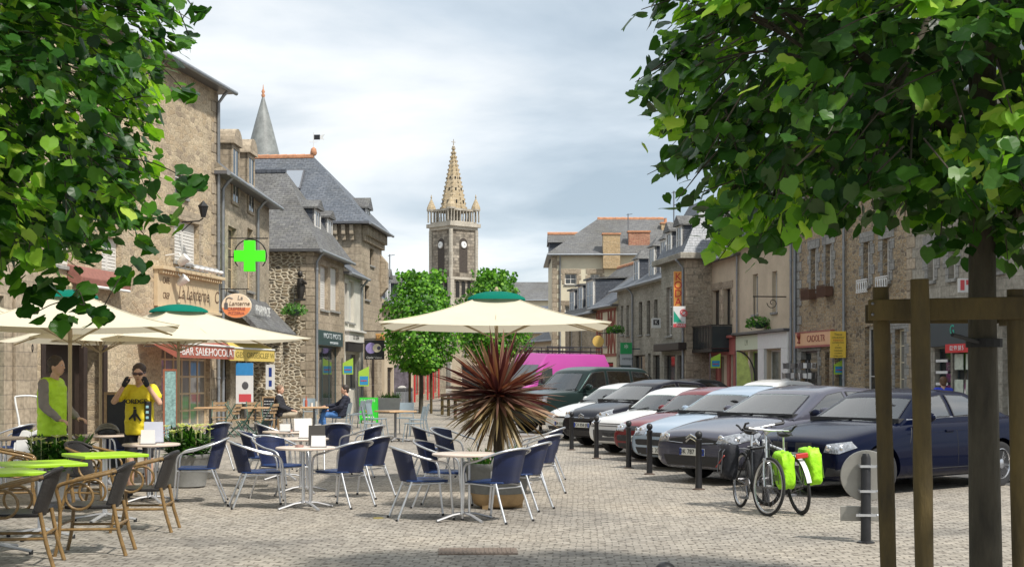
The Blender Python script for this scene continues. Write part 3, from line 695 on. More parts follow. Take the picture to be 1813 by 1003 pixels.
# ------------------------------------------------------------------ CHURCH
CS=coursed('church stone',(.17,.15,.125),(.42,.37,.3),(.2,.18,.15),.55,.36,.03,.5,.8,.9,.2,.02,.5,(.42,.38,.34))
CS2=coursed('pale dressed church stone',(.45,.41,.34),(.5,.46,.39),(.35,.32,.27),.6,.35,.015,.3,.6)
CSP=coursed('spire stone',(.46,.36,.22),(.52,.43,.3),(.32,.27,.19),.5,.3,.02,.4,.35)
Yc=160; cx=xa(801,Yc); t=thing('church_tower','square church tower with clock faces, arcaded belfry and crocketed stone spire','church',(cx,Yc+3,0),R(45-4))
def zc(y): return za(y,Yc)
s_=1.88; zb=zc(486); zt=zc(404)
q=MB(); q.box(-s_,s_,-s_,s_,0,zt); q.build('tower_shaft',CS,t)
q=MB()
for sx in(-1,1):
    for sy in(-1,1):
        q.box(sx*s_-.28,sx*s_+.28,sy*s_-.28,sy*s_+.28,0,zb-.5); q.tube([(sx*(s_+.06),sy*(s_+.06),zb-.2),(sx*(s_+.06),sy*(s_+.06),zt)],.24,8) 
q.build('buttress',CS2,t)
q=MB(); q.box(-s_-.3,s_+.3,-s_-.3,s_+.3,zb-.5,zb-.2); q.build('string_course',CS2,t)
q=MB(); q.box(-s_-.2,s_+.2,-s_-.2,s_+.2,zt,zt+.35); q.box(-s_-.45,s_+.45,-s_-.45,s_+.45,zt+.35,zt+.8); q.box(-s_-.1,s_+.1,-s_-.1,s_+.1,zt+.8,zt+1.0); q.build('cornice',CS2,t)
DARK=mat('dark opening',(.015,.014,.013),.9,0,0)
def arch(q,face,c,z0,z1,w,off):
    pts=[(c-w,z0),(c+w,z0)]+[(c+w*math.cos(PI*i/8),z1+w*math.sin(PI*i/8)) for i in range(9)]
    if face=='y': q.prism(pts,-off,-off+.03,'y')
    else: q.prism(pts,-off,-off+.03,'x')
for face in('y','x'):
    q=MB(); arch(q,face,0,zc(480),zc(428),.62,s_+.03); q.build('belfry_opening',mat('dark belfry opening',(.06,.048,.04),.9,0,.3),t)  # flat panel; the shade inside the opening is put into its colour
    q=MB()
    for c in(-.9,0,.9): arch(q,face,c,zc(525),zc(500),.28,s_+.03)
    q.build('lower_arch',DARK,t)
    q=MB(); zz=zc(431)
    M=Matrix.Translation((0,-s_-.03,zz))@Matrix.Rotation(PI/2,4,'X') if face=='y' else Matrix.Translation((-s_-.03,0,zz))@Matrix.Rotation(-PI/2,4,'Y')
    q.lathe([(.4,0),(.4,.12),(.36,.15)],24,(0,0,0),M); q.mi=1
    q.add([(-.03,-.02,.16),(.03,-.02,.16),(.0,.36,.16)],[(0,1,2)],M); q.add([(-.02,-.03,.162),(.26,.0,.162),(-.02,.03,.162)],[(0,1,2)],M)
    q.build('clock_face',[WHITEP,BLACKM],t)
# arcade
z0=zt+1.0; z1=zc(370)
q=MB()
for i in range(9):
    for f_ in range(4):
        a=-s_+2*s_*i/8; p=[(a,-s_),(s_,a),(a,s_),(-s_,a)][f_]
        q.tube([(p[0],p[1],z0),(p[0],p[1],z1)],.085,6)
q.build('arcade_column',CS2,t)
q=MB(); q.box(-s_-.12,s_+.12,-s_-.12,s_+.12,z1,z1+.25); q.build('arcade_beam',CS2,t)
q=MB(); q.lathe([(.85,z0),(.85,z1)],8); q.build('belfry_core',CS,t)
q=MB()
for a_ in (-1.45,-.95,-.48,0,.48,.95,1.45):
    for sg in(-1,1): q.box(a_-.07,a_+.07,sg*s_*.98-.06,sg*s_*.98+.06,z0,z0+.55); q.box(sg*s_*.98-.06,sg*s_*.98+.06,a_-.07,a_+.07,z0,z0+.55)
q.build('balustrade',CS2,t)
for sx in(-1,1):
    for sy in(-1,1):
        q=MB(); q.T=Matrix.Translation((sx*(s_+.02),sy*(s_+.02),0))
        for k in range(6): q.tube([(.42*math.cos(k*PI/3),.42*math.sin(k*PI/3),z0),(.42*math.cos(k*PI/3),.42*math.sin(k*PI/3),z1+.1)],.07,6)
        q.lathe([(.55,z1+.1),(.55,z1+.3)],8); q.mi=1; q.lathe([(.56,z1+.3),(.5,z1+.6),(.22,z1+1.25),(.05,z1+1.6),(.1,z1+1.75),(.02,z1+2.1)],8)
        q.build('corner_turret',[CS2,CSP],t)
za_=z1+.25; zap=zc(252)
q=MB(); q.lathe([(1.55,za_),(1.38,za_+1),(.05,zap)],8); sp=q.build('spire',CSP,t)
q=MB()
for k in range(8):
    a=2*PI*k/8
    for i in range(15):
        f=(i+.5)/15; r=1.5*(1-f)+.07; q.cbox((r*math.cos(a),r*math.sin(a),za_+(zap-za_)*f),(.22,.16,.2),(0,0,a))
q.build('crocket',CSP,sp)
q=MB()
for k in range(8):
    a=2*PI*(k+.5)/8
    for f in(.12,.32,.5):
        r=1.44*(1-f)+.06; q.cbox((r*math.cos(a),r*math.sin(a),za_+(zap-za_)*f),(.12,.15,.32*(1-f)+.1),(0,0,a))
q.build('spire_light',DARK,sp)
q=MB(); q.lathe([(.1,zap-.2),(.2,zap),(.06,zap+.15),(.04,zap+.9)],8); q.box(-.3,.3,-.03,.03,zap+.5,zap+.58); q.build('finial',CS2,sp)
# ------------------------------------------------------------------ RIGHT ROW (facades run from far to near)
def lR(px,off=0): Y=(16.55+off)/((px-CX)/F+.15); return (16.55+off-.15*Y,Y)
b=Bld('cream_hipped_building','large cream rendered building with quoins and big hipped slate roof edged in terracotta',(xa(978,88),88),(xa(1222,88),88),9.36,10,REN_C)
b.op(1000,1021,484,503,'sash',sur=ASH_W,nh=1); b.op(1000,1021,540,580,'sash',sur=ASH_W); b.op(1045,1062,484,503,'sash',sur=ASH_W,nh=1)
b.walls(quoin=(ASH_W,[0,1])); b.roof(12.3,'hip',i0=3.6,i1=1.5,ov=.35,m=SLATE2,ridge=TERRA); b.velux(2.4,1.6,10.3,.9,.8,.55); b.pipe(.5)
b.chimney(b.uY(1082)[0],-.1,8.5,za(416,88),1.1,.7,BRICKY,0); b.chimney(b.uY(1134)[0],1.2,9.5,za(414,90),1.4,.7,BRICKC,0)
b.chimney(b.uY(1189)[0],3.5,10.5,za(398,92),.6,.6,BRICKY,1); b.chimney(b.uY(1003)[0],4,9.9,9.95,.5,.5,BRICKY,0)
q=MB(); q.box(-.1,2.0,3.2,6.2,9.3,10.5); q.mi=1; q.prism([(3.0,10.5),(6.4,10.5),(4.7,11.2)],-.2,2.1,'x'); q.build('dormer',[SLATEH,SLATE2],b.root)
q=MB(); q.tube([(-.2,4.7,11.25),(2.1,4.7,11.25)],.12,6); q.build('ridge_tiles',TERRA,b.root)
def antenna(label,px,Y,y0,y1):
    t=thing('roof_antenna',label,'antenna',(xa(px,Y),Y,za(y0,Y)),0,'thin roof antennas'); hh=za(y1,Y)-za(y0,Y)
    q=MB(); q.tube([(0,0,0),(0,0,hh)],.03,6); q.build('mast',STEEL,t)
    q=MB(); q.tube([(-.1,0,hh-.08),(.28,0,hh-.02)],.015,5)
    for i in range(5): q.tube([(-.08+i*.08,-.2,hh-.08+i*.012),(-.08+i*.08,.2,hh-.08+i*.012)],.01,4)
    q.build('aerial',STEEL,t)
antenna('tall thin antenna rising beside the red brick chimney of the cream building',1112,89,440,378)
antenna('thin antenna above the small square yellow chimney',1193,64,430,338)
antenna('thin antenna on the far roof between tower house and left tree',690,75,540,450)
b=Bld('dormer_terrace_house','low dark stone house with row of slate dormers in front of the cream building',(3.3,84),(4.75,76.5),5.1,7,ST_B)
for u,zt in((1.2,6.75),(3.3,6.9),(5.6,7.1)): b.dormer(u,5.3,zt,1.25 if u<5 else 1.7,.15,2.6,'flat',fm=SHUT,rise=.15)
b.opu(1,1.8,3.2,4.5,'sash'); b.opu(3.5,4.3,3.2,4.5,'sash'); b.opu(1,3,.1,2.3,'shop'); b.opu(4.2,6.5,.1,2.3,'shop',frame=WOOD_D)
b.walls(); b.roof(8.3,'gable',ov=.3,m=SLATE2,ridge=TERRA)
b=Bld('half_timbered_house','narrow cream house with reddish half timbering beside the round yellow sign',(4.76,76.4),(5.6,72.7),5.3,7,REN_C)
b.opu(1.4,2.1,3.2,4.6,'dark',frame=REDP); b.opu(.5,3.2,.1,2.3,'shop',frame=WOOD_D)
b.walls(); b.roof(7.9,'gable',ov=.35,m=SLATE)
TIM=mat('red timber',(.28,.09,.06),.7,0,.15)
q=MB()
for u in(.1,.6,1.15,2.3,2.9,3.6): q.box(u-.06,u+.06,-.03,-.001,2.7,5.2)
for z in(2.7,5.15): q.box(0,b.len,-.034,-.001,z-.08,z+.08)
for a,c in((.15,.55),(.65,1.1),(2.35,2.85),(2.95,3.55)):
    q.tube([(a,-.02,2.8),(c,-.02,5.1)],.05,4); q.tube([(c,-.02,2.8),(a,-.02,5.1)],.05,4)
q.build('timber_frame',TIM,b.root)
# R6 grey house, three dormers
p0=lR(1093); p1=(16.55-.15*59.2,59.2)
b=Bld('grey_dormer_house','grey ashlar house with three tall slate hung dormers left of the vertical orange sign',p0,p1,6.05,8,ASH_G)
for x0,x1,yt,yb in((1099,1104,541,592),(1109,1114,540,593),(1131,1137,534,592),(1145,1151,532,591),(1158,1164,530,562)): b.op(x0,x1,yt,yb,'dark',frame=SHUT if x0<1120 else WOOD_D)
b.op(1122,1142,628,672,'shop',frame=WOOD_D); b.op(1147,1152,625,690,'shop',frame=TEAL); b.op(1096,1116,628,680,'shop',frame=SHUT); b.op(1156,1168,628,690,'shop',frame=WOOD_D)
b.walls(quoin=(ASH_G,[0])); b.roof(8.9,'gable',ov=.3,m=SLATE,fascia=SHUT,ridge=TERRA)
for px,zt in((1120,7.5),(1147,7.85),(1167,8.0)): b.dormer(b.uY(px)[0],6.1,zt,1.05,.2,2.8,'hip',rise=.55,rm=SLATE2)
b.chimney(b.uY(1106)[0],3.5,8,9.6,.6,1.2,BRICKC,0); b.pipe(b.uY(1122)[0])
# R5 stone mansard house with return wall
b=Bld('mansard_house','grey stone house with mansard roof carrying the vertical orange sign',lR(1171,-1.1),lR(1215,-1.1),6.35,7,ASH_G)
b.op(1180,1190,508,594,'sash',nv=0); b.op(1176,1195,628,690,'shop',frame=WOOD_D); b.op(1199,1212,628,700,'dark',frame=WOOD_D,sill=False); b.walls(quoin=(ASH_W,[1]),side1=ST_B)
MANS=coursed('pale slate hip',(.25,.27,.29),(.3,.31,.33),(.12,.13,.14),.24,.12,.008,.4,.3,.5,.4)
Lx=b.len; q=MB(); q.box(-.3,Lx+.35,-.35,7.3,6.35,6.6); bo=q.build('cornice',ASH_G,b.root,bevel=.03)
vs=[(-.2,-.2,6.6),(Lx+.25,-.2,6.6),(Lx+.25,7.2,6.6),(-.2,7.2,6.6),(.9,1.0,8.9),(Lx-.75,1.0,8.9),(Lx-.75,6.0,8.9),(.9,6.0,8.9)]
q=MB(); q.add(vs,[(0,1,5,4),(2,3,7,6),(3,0,4,7),(4,5,6,7)]); q.mi=1; q.add(vs,[(1,2,6,5)]); b.roofo=q.build('roof',[SLATE,MANS],b.root)
b.dormer(1.3,6.6,7.75,.8,.0,1.2,'gable',rise=.4); b.dormer(2.9,6.6,7.85,.8,.0,1.2,'gable',rise=.4); b.chimney(Lx-1.2,5,8.8,10.4,1.0,.7,ASH_W,2)
b.pipe(b.len-.25); q=MB(); q.box(-.05,Lx+.05,-.35,-.002,za(620,57),za(607,57)); q.build('shop_canopy',WOOD_D,b.root,bevel=.02)
R5=b
# vertical orange sign, facing down the street towards the viewer
def facing(name,label,px0,px1,yt,yb,Y,cat,th=.12,m=None,bevel=.01,bname='board'):
    x0,x1=xa(px0,Y),xa(px1,Y); z0,z1=za(yb,Y),za(yt,Y)
    t=thing(name,label,cat,((x0+x1)/2,Y,z0)); w=x1-x0; q=MB(); q.box(-w/2,w/2,0,th,0,z1-z0); q.build(bname,m,t,bevel=bevel); return t,w,z1-z0
ORG=mat('orange sign face',(.75,.33,.07),.5,0,.06); RDL=mat('red lettering',(.5,.03,.02),.5,0,0)
t,w,h_=facing('vertical_sign','tall orange vertical sign with red capitals on the mansard house',1193,1208.5,480,543,55.7,'sign',m=ORG)
for i,c in enumerate('KODA'): text('lettering',c,h_*.3,RDL,t,(0,-.006,h_*(.84-.235*i)),ext=.006,sx=.95)
q=MB(); q.box(w/2-.1,w/2+.5,.02,.08,h_*.8,h_*.85); q.box(w/2-.1,w/2+.5,.02,.08,h_*.2,h_*.25); q.build('bracket',IRON,t)
GRN=mat('sign green',(.01,.33,.2),.5,0,0)
t,w,h_=facing('estate_sign','square white and green sign with a red strip under the vertical orange sign',1192,1214,542,579,55.1,'sign',m=WHITEP)
q=MB(); q.poly([(-w/2+.02,-.004,h_*.25),(w*.2,-.004,h_*.25),(-w/2+.02,-.004,h_*.8)]); q.build('green_triangle',GRN,t,fix=False)
q=MB(); q.box(-w/2,w/2,-.012,-.002,0,h_*.17); q.build('red_strip',mat('sign red',(.62,.08,.09),.5,0,0),t,fix=False)
q=MB(); q.tube([(.15+.11*math.cos(a*PI/8),-.01,h_*.72+.11*math.sin(a*PI/8)) for a in range(16)],.02,5,closed=True); q.tube([(.2+.11*math.cos(a*PI/8),-.012,h_*.66+.11*math.sin(a*PI/8)) for a in range(16)],.02,5,closed=True); q.build('emblem',_M['sign red'],t)
text('lettering','PARIS',.14,WHITEP,t,(0.05,-.014,h_*.085)); text('lettering','CREDIT',.12,GRN,t,(0,-.006,h_*.215))
# small black and white k sign
t,w,h_=facing('small_square_sign','small white square sign with black lettering mark on the grey house',1154,1170,563,580,62.8,'sign',m=WHITEP)
q=MB(); q.box(-w*.32,w*.32,-.006,-.002,h_*.3,h_*.85); q.build('emblem_field',BLACKM,t); text('lettering','K',h_*.55,WHITEP,t,(0,-.008,h_*.57),ext=.004); q=MB(); q.tube([(w/2,.06,h_*.5),(w/2+1,.06,h_*.5)],.02,6); q.build('bracket',IRON,t)
# green pharmacy style sign
t,w,h_=facing('green_square_sign','green square sign with white specks above a grey panel beside the half timbered house',1098,1119,606,646,67.6,'sign',m=mat('pale grey panel',(.45,.48,.5),.5,0,.1))
q=MB(); q.box(-w/2,w/2,-.02,-.002,h_*.5,h_); q.build('green_panel',mat('leaf green sign',(.01,.3,.08),.5,0,.1),t); text('lettering','*',.5,WHITEP,t,(0,-.026,h_*.74)); text('lettering','OPTIQUE',.13,BLACKM,t,(0.08,-.006,h_*.28)); q=MB(); q.box(-.25,.25,.02,.1,-1.1,0); q.box(w/2,w/2+.4,.04,.08,h_*.7,h_*.75); q.build('stand',TEAL,t)
# round yellow sign
Y=70; t=thing('round_sign','round yellow disc sign hanging in front of the half timbered house','sign',(xa(1059,Y),Y,za(604,Y)))
q=MB(); q.lathe([(.29,0),(.3,.02),(.3,.06),(.29,.08)],28,(0,0,0),Matrix.Rotation(PI/2,4,'X')); q.build('disc',mat('ochre yellow',(.72,.47,.12),.5,0,.08),t,smooth=40)
q=MB(); q.tube([(0,-.04,.3),(0,-.04,.42),(.7,-.04,.42)],.02,6); q.build('bracket',IRON,t)
basket('hanging_basket','leafy hanging basket in front of the half timbered house',(xa(1090,70),70,za(583,70)),.42,5)
# R4
b=Bld('balcony_house','beige rendered house with dark boxed balcony above a red shopfront',lR(1246),lR(1307),6.2,8,REN_B)
b.op(1262,1274,514,576,'dark',frame=WOOD_D,sur=ASH_W,sill=False); b.op(1282,1294,511,576,'dark',frame=WOOD_D,sur=ASH_W,sill=False)
u0,u1,z0,z1=b.rect(1252,1272,640,720); b.opu(u0,u1,.1,2.35,'shop',frame=REDP,glass=mat('red blind',(.32,.1,.09),.7,0,.1)); 
u2,u3,_,_=b.rect(1277,1282,640,720); b.opu(u2,u3,.05,2.35,'void',frame=WOOD_D); u2,u3,_,_=b.rect(1296,1303,640,720); b.opu(u2,u3,.05,2.35,'void',frame=WOOD_D)
b.walls(); b.roof(9.0,'gable',ov=.3,m=SLATE2); b.chimney(.6,3.8,8.5,10.2,1.0,.7,REN_B,2); b.dormer(2.3,6.5,8.0,1.0,.1,2.4,'gable',fm=SHUT,rise=.4)
q=MB(); q.box(.0,b.len,-.14,-.002,2.4,3.05); q.box(-.02,b.len+.02,-.26,-.002,3.05,3.15)
for u in(.15,2.35,3.6,b.len-.2): q.box(u-.13,u+.13,-.1,-.002,0,2.4)
q.build('red_shopfront',REDP,b.root,bevel=.01)
u0,u1,z0,z1=b.rect(1249,1297,577,620); q=MB(); q.box(u0,u1,-.85,-.002,z0-.08,z0+.04)
for i in range(18):
    u=u0+(u1-u0)*i/17; q.box(u-.012,u+.012,-.85,-.83,z0,z1)
q.box(u0,u1,-.86,-.82,z1-.04,z1); q.box(u0,u0+.03,-.85,-.01,z1-.04,z1); q.box(u1-.03,u1,-.85,-.01,z1-.04,z1); q.build('balcony',IRON,b.root)
q=MB(); q.box(u0+.02,u1-.02,-.815,-.8,z0+.06,z1-.05); q.box(u1-.02,u1-.006,-.8,-.02,z0+.06,z1-.05); q.box(u0+.006,u0+.02,-.8,-.02,z0+.06,z1-.05); q.build('balcony_screen',mat('dark glass screen',(.03,.04,.045),.25,0,.1),b.root)
BR4=b
# R3
b=Bld('twin_shopfront_house','beige rendered house with pale green and white shopfronts',lR(1307.5),lR(1406),6.5,8,REN_B)
b.op(1333,1342,485,556,'dark',frame=SHUT,sur=None); b.op(1367,1376,480,552,'dark',frame=SHUT)
LIME=mat('pale lime paint',(.5,.6,.25),.55,0,.06)
u0,u1,_,_=b.rect(1311,1345,640,720); b.opu(u0+.1,u0+.9,.1,2.5,'shop',frame=LIME,glass=mat('lime window film',(.4,.48,.06),.3,0,.3,3)); b.opu(u0+1.1,u1,.1,2.5,'shop',frame=mat('deep lime paint',(.3,.45,.1),.5,0,.05),nv=1)
u0,u1,_,_=b.rect(1359,1386,640,720); b.opu(u0,u1,.05,2.5,'shop',frame=SHUT,t=.05,glass=mat('shop glass with reflections',(.13,.14,.12),.15,0,.5,3))
b.walls(); b.roof(9.3,'gable',ov=.3,m=SLATE2); b.chimney(.7,4,9,10.8,1.1,.7,REN_B,2); b.dormer(1.6,6.9,8.4,.9,.1,2.4,'gable',rise=.4); b.pipe(b.len-.1); b.pipe(.05,r=.04)
ua,ub,_,_=b.rect(1308,1347,640,720); q=MB(); q.box(.02,ub,-.12,-.002,2.55,3.1); q.box(.02,.12,-.1,-.002,0,2.55); q.build('lime_shopfront',mat('pale pistachio paint',(.6,.66,.48),.5,0,.04),b.root,bevel=.01)
q=MB(); q.box(ub+.01,b.len-.3,-.13,-.002,2.55,3.12)
for u in(ub+.35,b.len-.65): q.box(u-.33,u+.33,-.125,-.002,0,2.55)
q.build('white_shopfront',WHITEP,b.root,bevel=.01); text('lettering','LM',.3,mat('grey sign lettering',(.4,.42,.3),.6,0,0),b.root,(ub*.5,-.125,2.82))
q=MB(); q.box(-.0,b.len-.25,-.3,-.002,3.13,3.22); q.build('shop_cornice',STEEL,b.root,bevel=.01)
basket('window_box_plant','round leafy plant standing on the cornice above the lime and white shopfronts',b.world(b.uY(1358)[0],-.3,za(570,48.5)),.42,9)
u,Y=b.uY(1392); t=thing('wall_bracket','ornate black iron bracket on the beige wall above the white shopfront','bracket',b.world(u,0,za(525,Y)),b.ang); q=MB(); q.tube([(0,0,0),(0,-1.2,0)],.02,6); q.tube([(0,-1.15,0),(0,-1.15,-.7)],.012,5); q.tube([(0,-.5-.2*math.cos(a*.6)*(1-a*.06),-.22-.2*math.sin(a*.6)*(1-a*.06)) for a in range(14)],.014,5); q.build('scroll',IRON,t)
# R2
b=Bld('brown_stone_house','brown rubble house with grey dressed window surrounds and an orange sign fascia',lR(1410),lR(1606),8.3,8,ST_R)
for x0,x1,yt,yb,bx in((1436,1446,440,515,0),(1462,1473,432,512,0),(1529,1541,428,505,1),(1563,1576,422,498,1)): b.op(x0,x1,yt,yb,'sash',sur=ASH_D,nv=0,nh=3)
b.opu(.8,1.6,6.6,7.7,'sash',sur=ASH_D); b.opu(4.2,5.0,6.6,7.7,'sash',sur=ASH_D); b.opu(6.8,7.6,6.6,7.7,'sash',sur=ASH_D)
u0,u1,_,_=b.rect(1418,1448,640,700); b.opu(u0,u1,1.0,2.4,'dark',frame=STEEL,sur=ASH_D); u0,u1,_,_=b.rect(1461,1468,640,700); b.opu(u0,u1,.1,2.35,'dark',frame=REDP,sill=False)
u0,u1,_,_=b.rect(1478,1496,640,700); b.opu(u0,u1,.1,2.35,'door',frame=TEAL); u0,u1,_,_=b.rect(1530,1562,640,700); b.opu(u0+.05,u1,.1,3.05,'shop',frame=SHUT,t=.09,nh=1)
u0,u1,_,_=b.rect(1585,1602,640,700); b.opu(u0,u1,.1,2.9,'sash',frame=REN_C,sill=False,sur=ASH_D)
b.walls(quoin=(ASH_D,[0])); b.roof(11.5,'gable',ov=.35); b.pipe(b.uY(1498)[0],r=.045); b.pipe(.05); b.chimney(.8,4,11,12.9,1.2,.7,ST_R,3); BR2=b
for i,(px,py) in enumerate(((1437,518),(1466,513),(1531,505),(1566,500))):
    u,Y=b.uY(px+3); t=thing('window_planter',['rusty brown planter trough under the leftmost window of the brown stone house','rusty brown planter trough under the second window of the brown stone house','white scrolled ironwork guard under the third window of the brown stone house','white scrolled ironwork guard under the fourth window of the brown stone house'][i],'planter' if i<2 else 'window guard',b.world(u,-.15,za(py,Y)-.2),b.ang,'guards under the upstairs windows')
    q=MB()
    if i<2:
        q.box(-.35,.35,-.14,.12,0,.3)
        for k in range(8): q.box(-.35+k*.09,-.33+k*.09,-.16,-.14,-.05,.36)
        q.build('trough',mat('rusty brown metal',(.13,.07,.045),.7,.2,.2),t)
    else:
        q.tube([(-.4,0,0),(.4,0,0)],.02,5); q.tube([(-.4,0,.36),(.4,0,.36)],.02,5)
        for k in range(5):
            x=-.32+k*.16; q.tube([(x+.07*math.cos(a*PI/5),0,.18+.14*math.sin(a*PI/5)) for a in range(10)],.014,5,closed=True); q.tube([(x-.08,0,0),(x-.08,0,.36)],.012,5)
        q.build('ironwork',WHITEP,t)
# orange fascia sign
u0,u1,z0,z1=b.rect(1415,1478,588,611); t=thing('fascia_sign','peach fascia sign with brown red capitals on the brown stone house','sign',b.world(u0,0,z0),b.ang); w=u1-u0; h_=z1-z0
q=MB(); q.box(0,w,-.14,-.004,0,h_); q.build('board',mat('peach sign',(.72,.42,.24),.5,0,.05),t,bevel=.01)
q=MB(); q.box(-.01,w+.01,-.15,-.003,-.06,-.002); q.box(-.01,w+.01,-.15,-.003,h_+.002,h_+.04); q.build('trim',REDP,t)
text('lettering','CADOLTR',h_*.72,mat('maroon lettering',(.25,.05,.03),.5,0,0),t,(w*.6,-.145,h_*.5),sx=1.15*(w*.68)/1.9/1.15)
q=MB(); q.lathe([(.03,0),(.08,.02),(.02,.1),(.09,.25),(.07,.36)],10,(w*.13,-.16,h_*.2)); q.build('emblem',_M['maroon lettering'],t)
t,w,h_=facing('yellow_poster_sign','yellow notice board with lines of dark lettering hung beside the peach sign',1470,1498,586,633,41.6,'sign',.05,mat('yellow board',(.8,.55,.06),.5,0,.04))
for i,(s,z,m_,k) in enumerate((('Tissus',.88,BLACKM,.1),('AMEUBLEMENT',.76,BLACKM,.055),('RIDEAUX',.66,RDL,.075),('CONFECTION',.57,BLACKM,.055),('&',.48,BLACKM,.05),('STORES',.38,BLACKM,.06),('VOILAGES',.27,BLACKM,.06),('COUSSINS',.17,BLACKM,.05),('LITERIE LINGE',.07,BLACKM,.045))): text('lettering',s,k,m_,t,(0,-.004,h_*z),ext=.002)
q=MB(); q.box(w/2-.02,w/2+.35,.01,.04,h_*.9,h_*.94); q.build('bracket',IRON,t)
# R1
b=Bld('dressed_stone_house','grey dressed stone house with dark blue shopfront behind the foreground tree trunk',lR(1606.5),lR(2000),8.6,8,ASH_G)
b.op(1643,1655,436,497,'sash',nh=2,nv=0,sur=ASH_D); b.op(1680,1692,436,493,'sash',nh=2,nv=0,sur=ASH_D); b.op(1765,1778,420,480,'sash',nh=2,nv=0,sur=ASH_D)
b.opu(.9,1.7,6.5,7.8,'sash'); b.opu(3.1,3.9,6.5,7.8,'sash'); b.opu(6,6.8,6.5,7.8,'sash')
NAVY=mat('dark slate blue paint',(.04,.055,.06),.5,0,.1)
u0,u1,_,_=b.rect(1612,1640,640,700); b.opu(u0+.2,u1-.3,.1,2.4,'door',frame=SHUT)
u0,u1,_,_=b.rect(1655,1722,600,700); b.opu(u0,u0+.9,.1,2.3,'shop',frame=NAVY); b.opu(u0+1.0,u1,.1,2.3,'shop',frame=NAVY,nv=1)
u2,u3,_,_=b.rect(1775,1800,640,700); b.opu(u2,u3,.1,2.9,'shop',frame=SHUT,t=.1)
b.walls(quoin=(ASH_W,[0])); b.roof(11.9,'gable',ov=.35); b.chimney(.8,4,11.2,13.2,1.2,.7,ST_R,3)
q=MB(); q.box(u0-.1,u1+.1,-.16,-.002,2.35,3.05); q.build('shopfront_fascia',NAVY,b.root,bevel=.01)
t=thing('red_phone_sign','red strip sign with white numerals over the dark blue shop','sign',b.world(u0+1.0,-.17,2.3),b.ang); q=MB(); q.box(0,1.25,-.03,-.002,-.12,.1); q.build('board',mat('signal red',(.6,.03,.03),.5,0,0),t); text('lettering','02 99 58 5',.17,WHITEP,t,(.62,-.034,-.01))
text('lettering','G',.36,mat('turquoise lettering',(.02,.4,.28),.5,0,0),b.root,(u0+1.3,-.165,2.75))
q=MB(); 
for i in range(5): q.box(u0+.1,u0+.75,-.02,-.005,1.95-i*.3,2.02-i*.3)
q.build('window_lettering',WHITEP,b.root)
for i in range(4):
    q=MB(); q.box(u0+1.15+.6*(i%2),u0+1.6+.6*(i%2),-.02,-.005,1.75-.65*(i//2),2.15-.65*(i//2)); tag(q.build('window_poster',mat('pale poster',(.55,.6,.5) if 1 else 0,.6,0,.25,9),b.root))
t=thing('small_projecting_sign','small red and white square sign high on the dressed stone house','sign',(xa(1709,33.2),33.2,za(517,33.2))); q=MB(); q.box(-.17,.17,0,.05,0,.34); q.build('board',WHITEP,t); q=MB(); q.box(-.12,-.02,-.01,-.001,.05,.3); q.box(.02,.13,-.01,-.001,.18,.3); q.build('emblem',_M['sign red'],t)
# ------------------------------------------------------------------ street furniture
def weave(name,c1,c2,c3): return coursed(name,c1,c2,c3,.03,.012,.0025,.6,.15,.45,.5,.0,3)
BLUEW=weave('blue wicker',(.005,.034,.15),(.012,.066,.24),(.002,.008,.04))
DARKW=weave('charcoal blue wicker',(.006,.016,.075),(.012,.03,.13),(.002,.004,.015))
BROWNW=weave('dark brown wicker',(.013,.011,.011),(.028,.023,.021),(.004,.003,.003))
BAMB=mat('bamboo cane',(.21,.125,.042),.45,0,.4,14,.2,30,coat=.2)
TABT=mat('pale pink table laminate',(.66,.55,.47),.32,0,.05,4)
LIMET=mat('lime green table top',(.36,.62,.02),.35,0,.06,5)
def bez(pts,n=6):
    """Catmull-Rom through points"""
    P=[Vector(p) for p in pts]; out=[]
    for i in range(len(P)-1):
        a=P[max(0,i-1)];b=P[i];c=P[i+1];d=P[min(len(P)-1,i+2)]
        for k in range(n):
            t=k/n; out.append(.5*((2*b)+(c-a)*t+(2*a-5*b+4*c-d)*t*t+(3*b-a-3*c+d)*t**3))
    out.append(P[-1]); return out
def backshell(q,r0,r1,z0,z1,ang,cy0,cy1,th=.014,nu=14,nv=6,topdip=0.0,sqx=1.0):
    vs=[]
    for s_ in(0,1):
        for j in range(nv+1):
            t=j/nv; r=(r0+(r1-r0)*t)-(th if s_ else 0); cy=cy0+(cy1-cy0)*t
            for i in range(nu+1):
                a=-ang+2*ang*i/nu; z=z0+(z1-z0)*t-(topdip*t*(abs(a)/ang)**2.5)
                vs.append((r*sqx*math.sin(a),cy+r*math.cos(a),z))
    W_=nu+1; N=(nu+1)*(nv+1); fs=[]
    for s_ in(0,1):
        for j in range(nv):
            for i in range(nu):
                a=s_*N+j*W_+i; fs.append((a,a+1,a+1+W_,a+W_))
    for i in range(nu): fs.append((i,i+1,N+i+1,N+i)); a=nv*W_+i; fs.append((a,a+1,N+a+1,N+a))
    for j in range(nv): a=j*W_; fs.append((a,a+W_,N+a+W_,N+a)); a=j*W_+nu; fs.append((a,a+W_,N+a+W_,N+a))
    q.add(vs,fs)
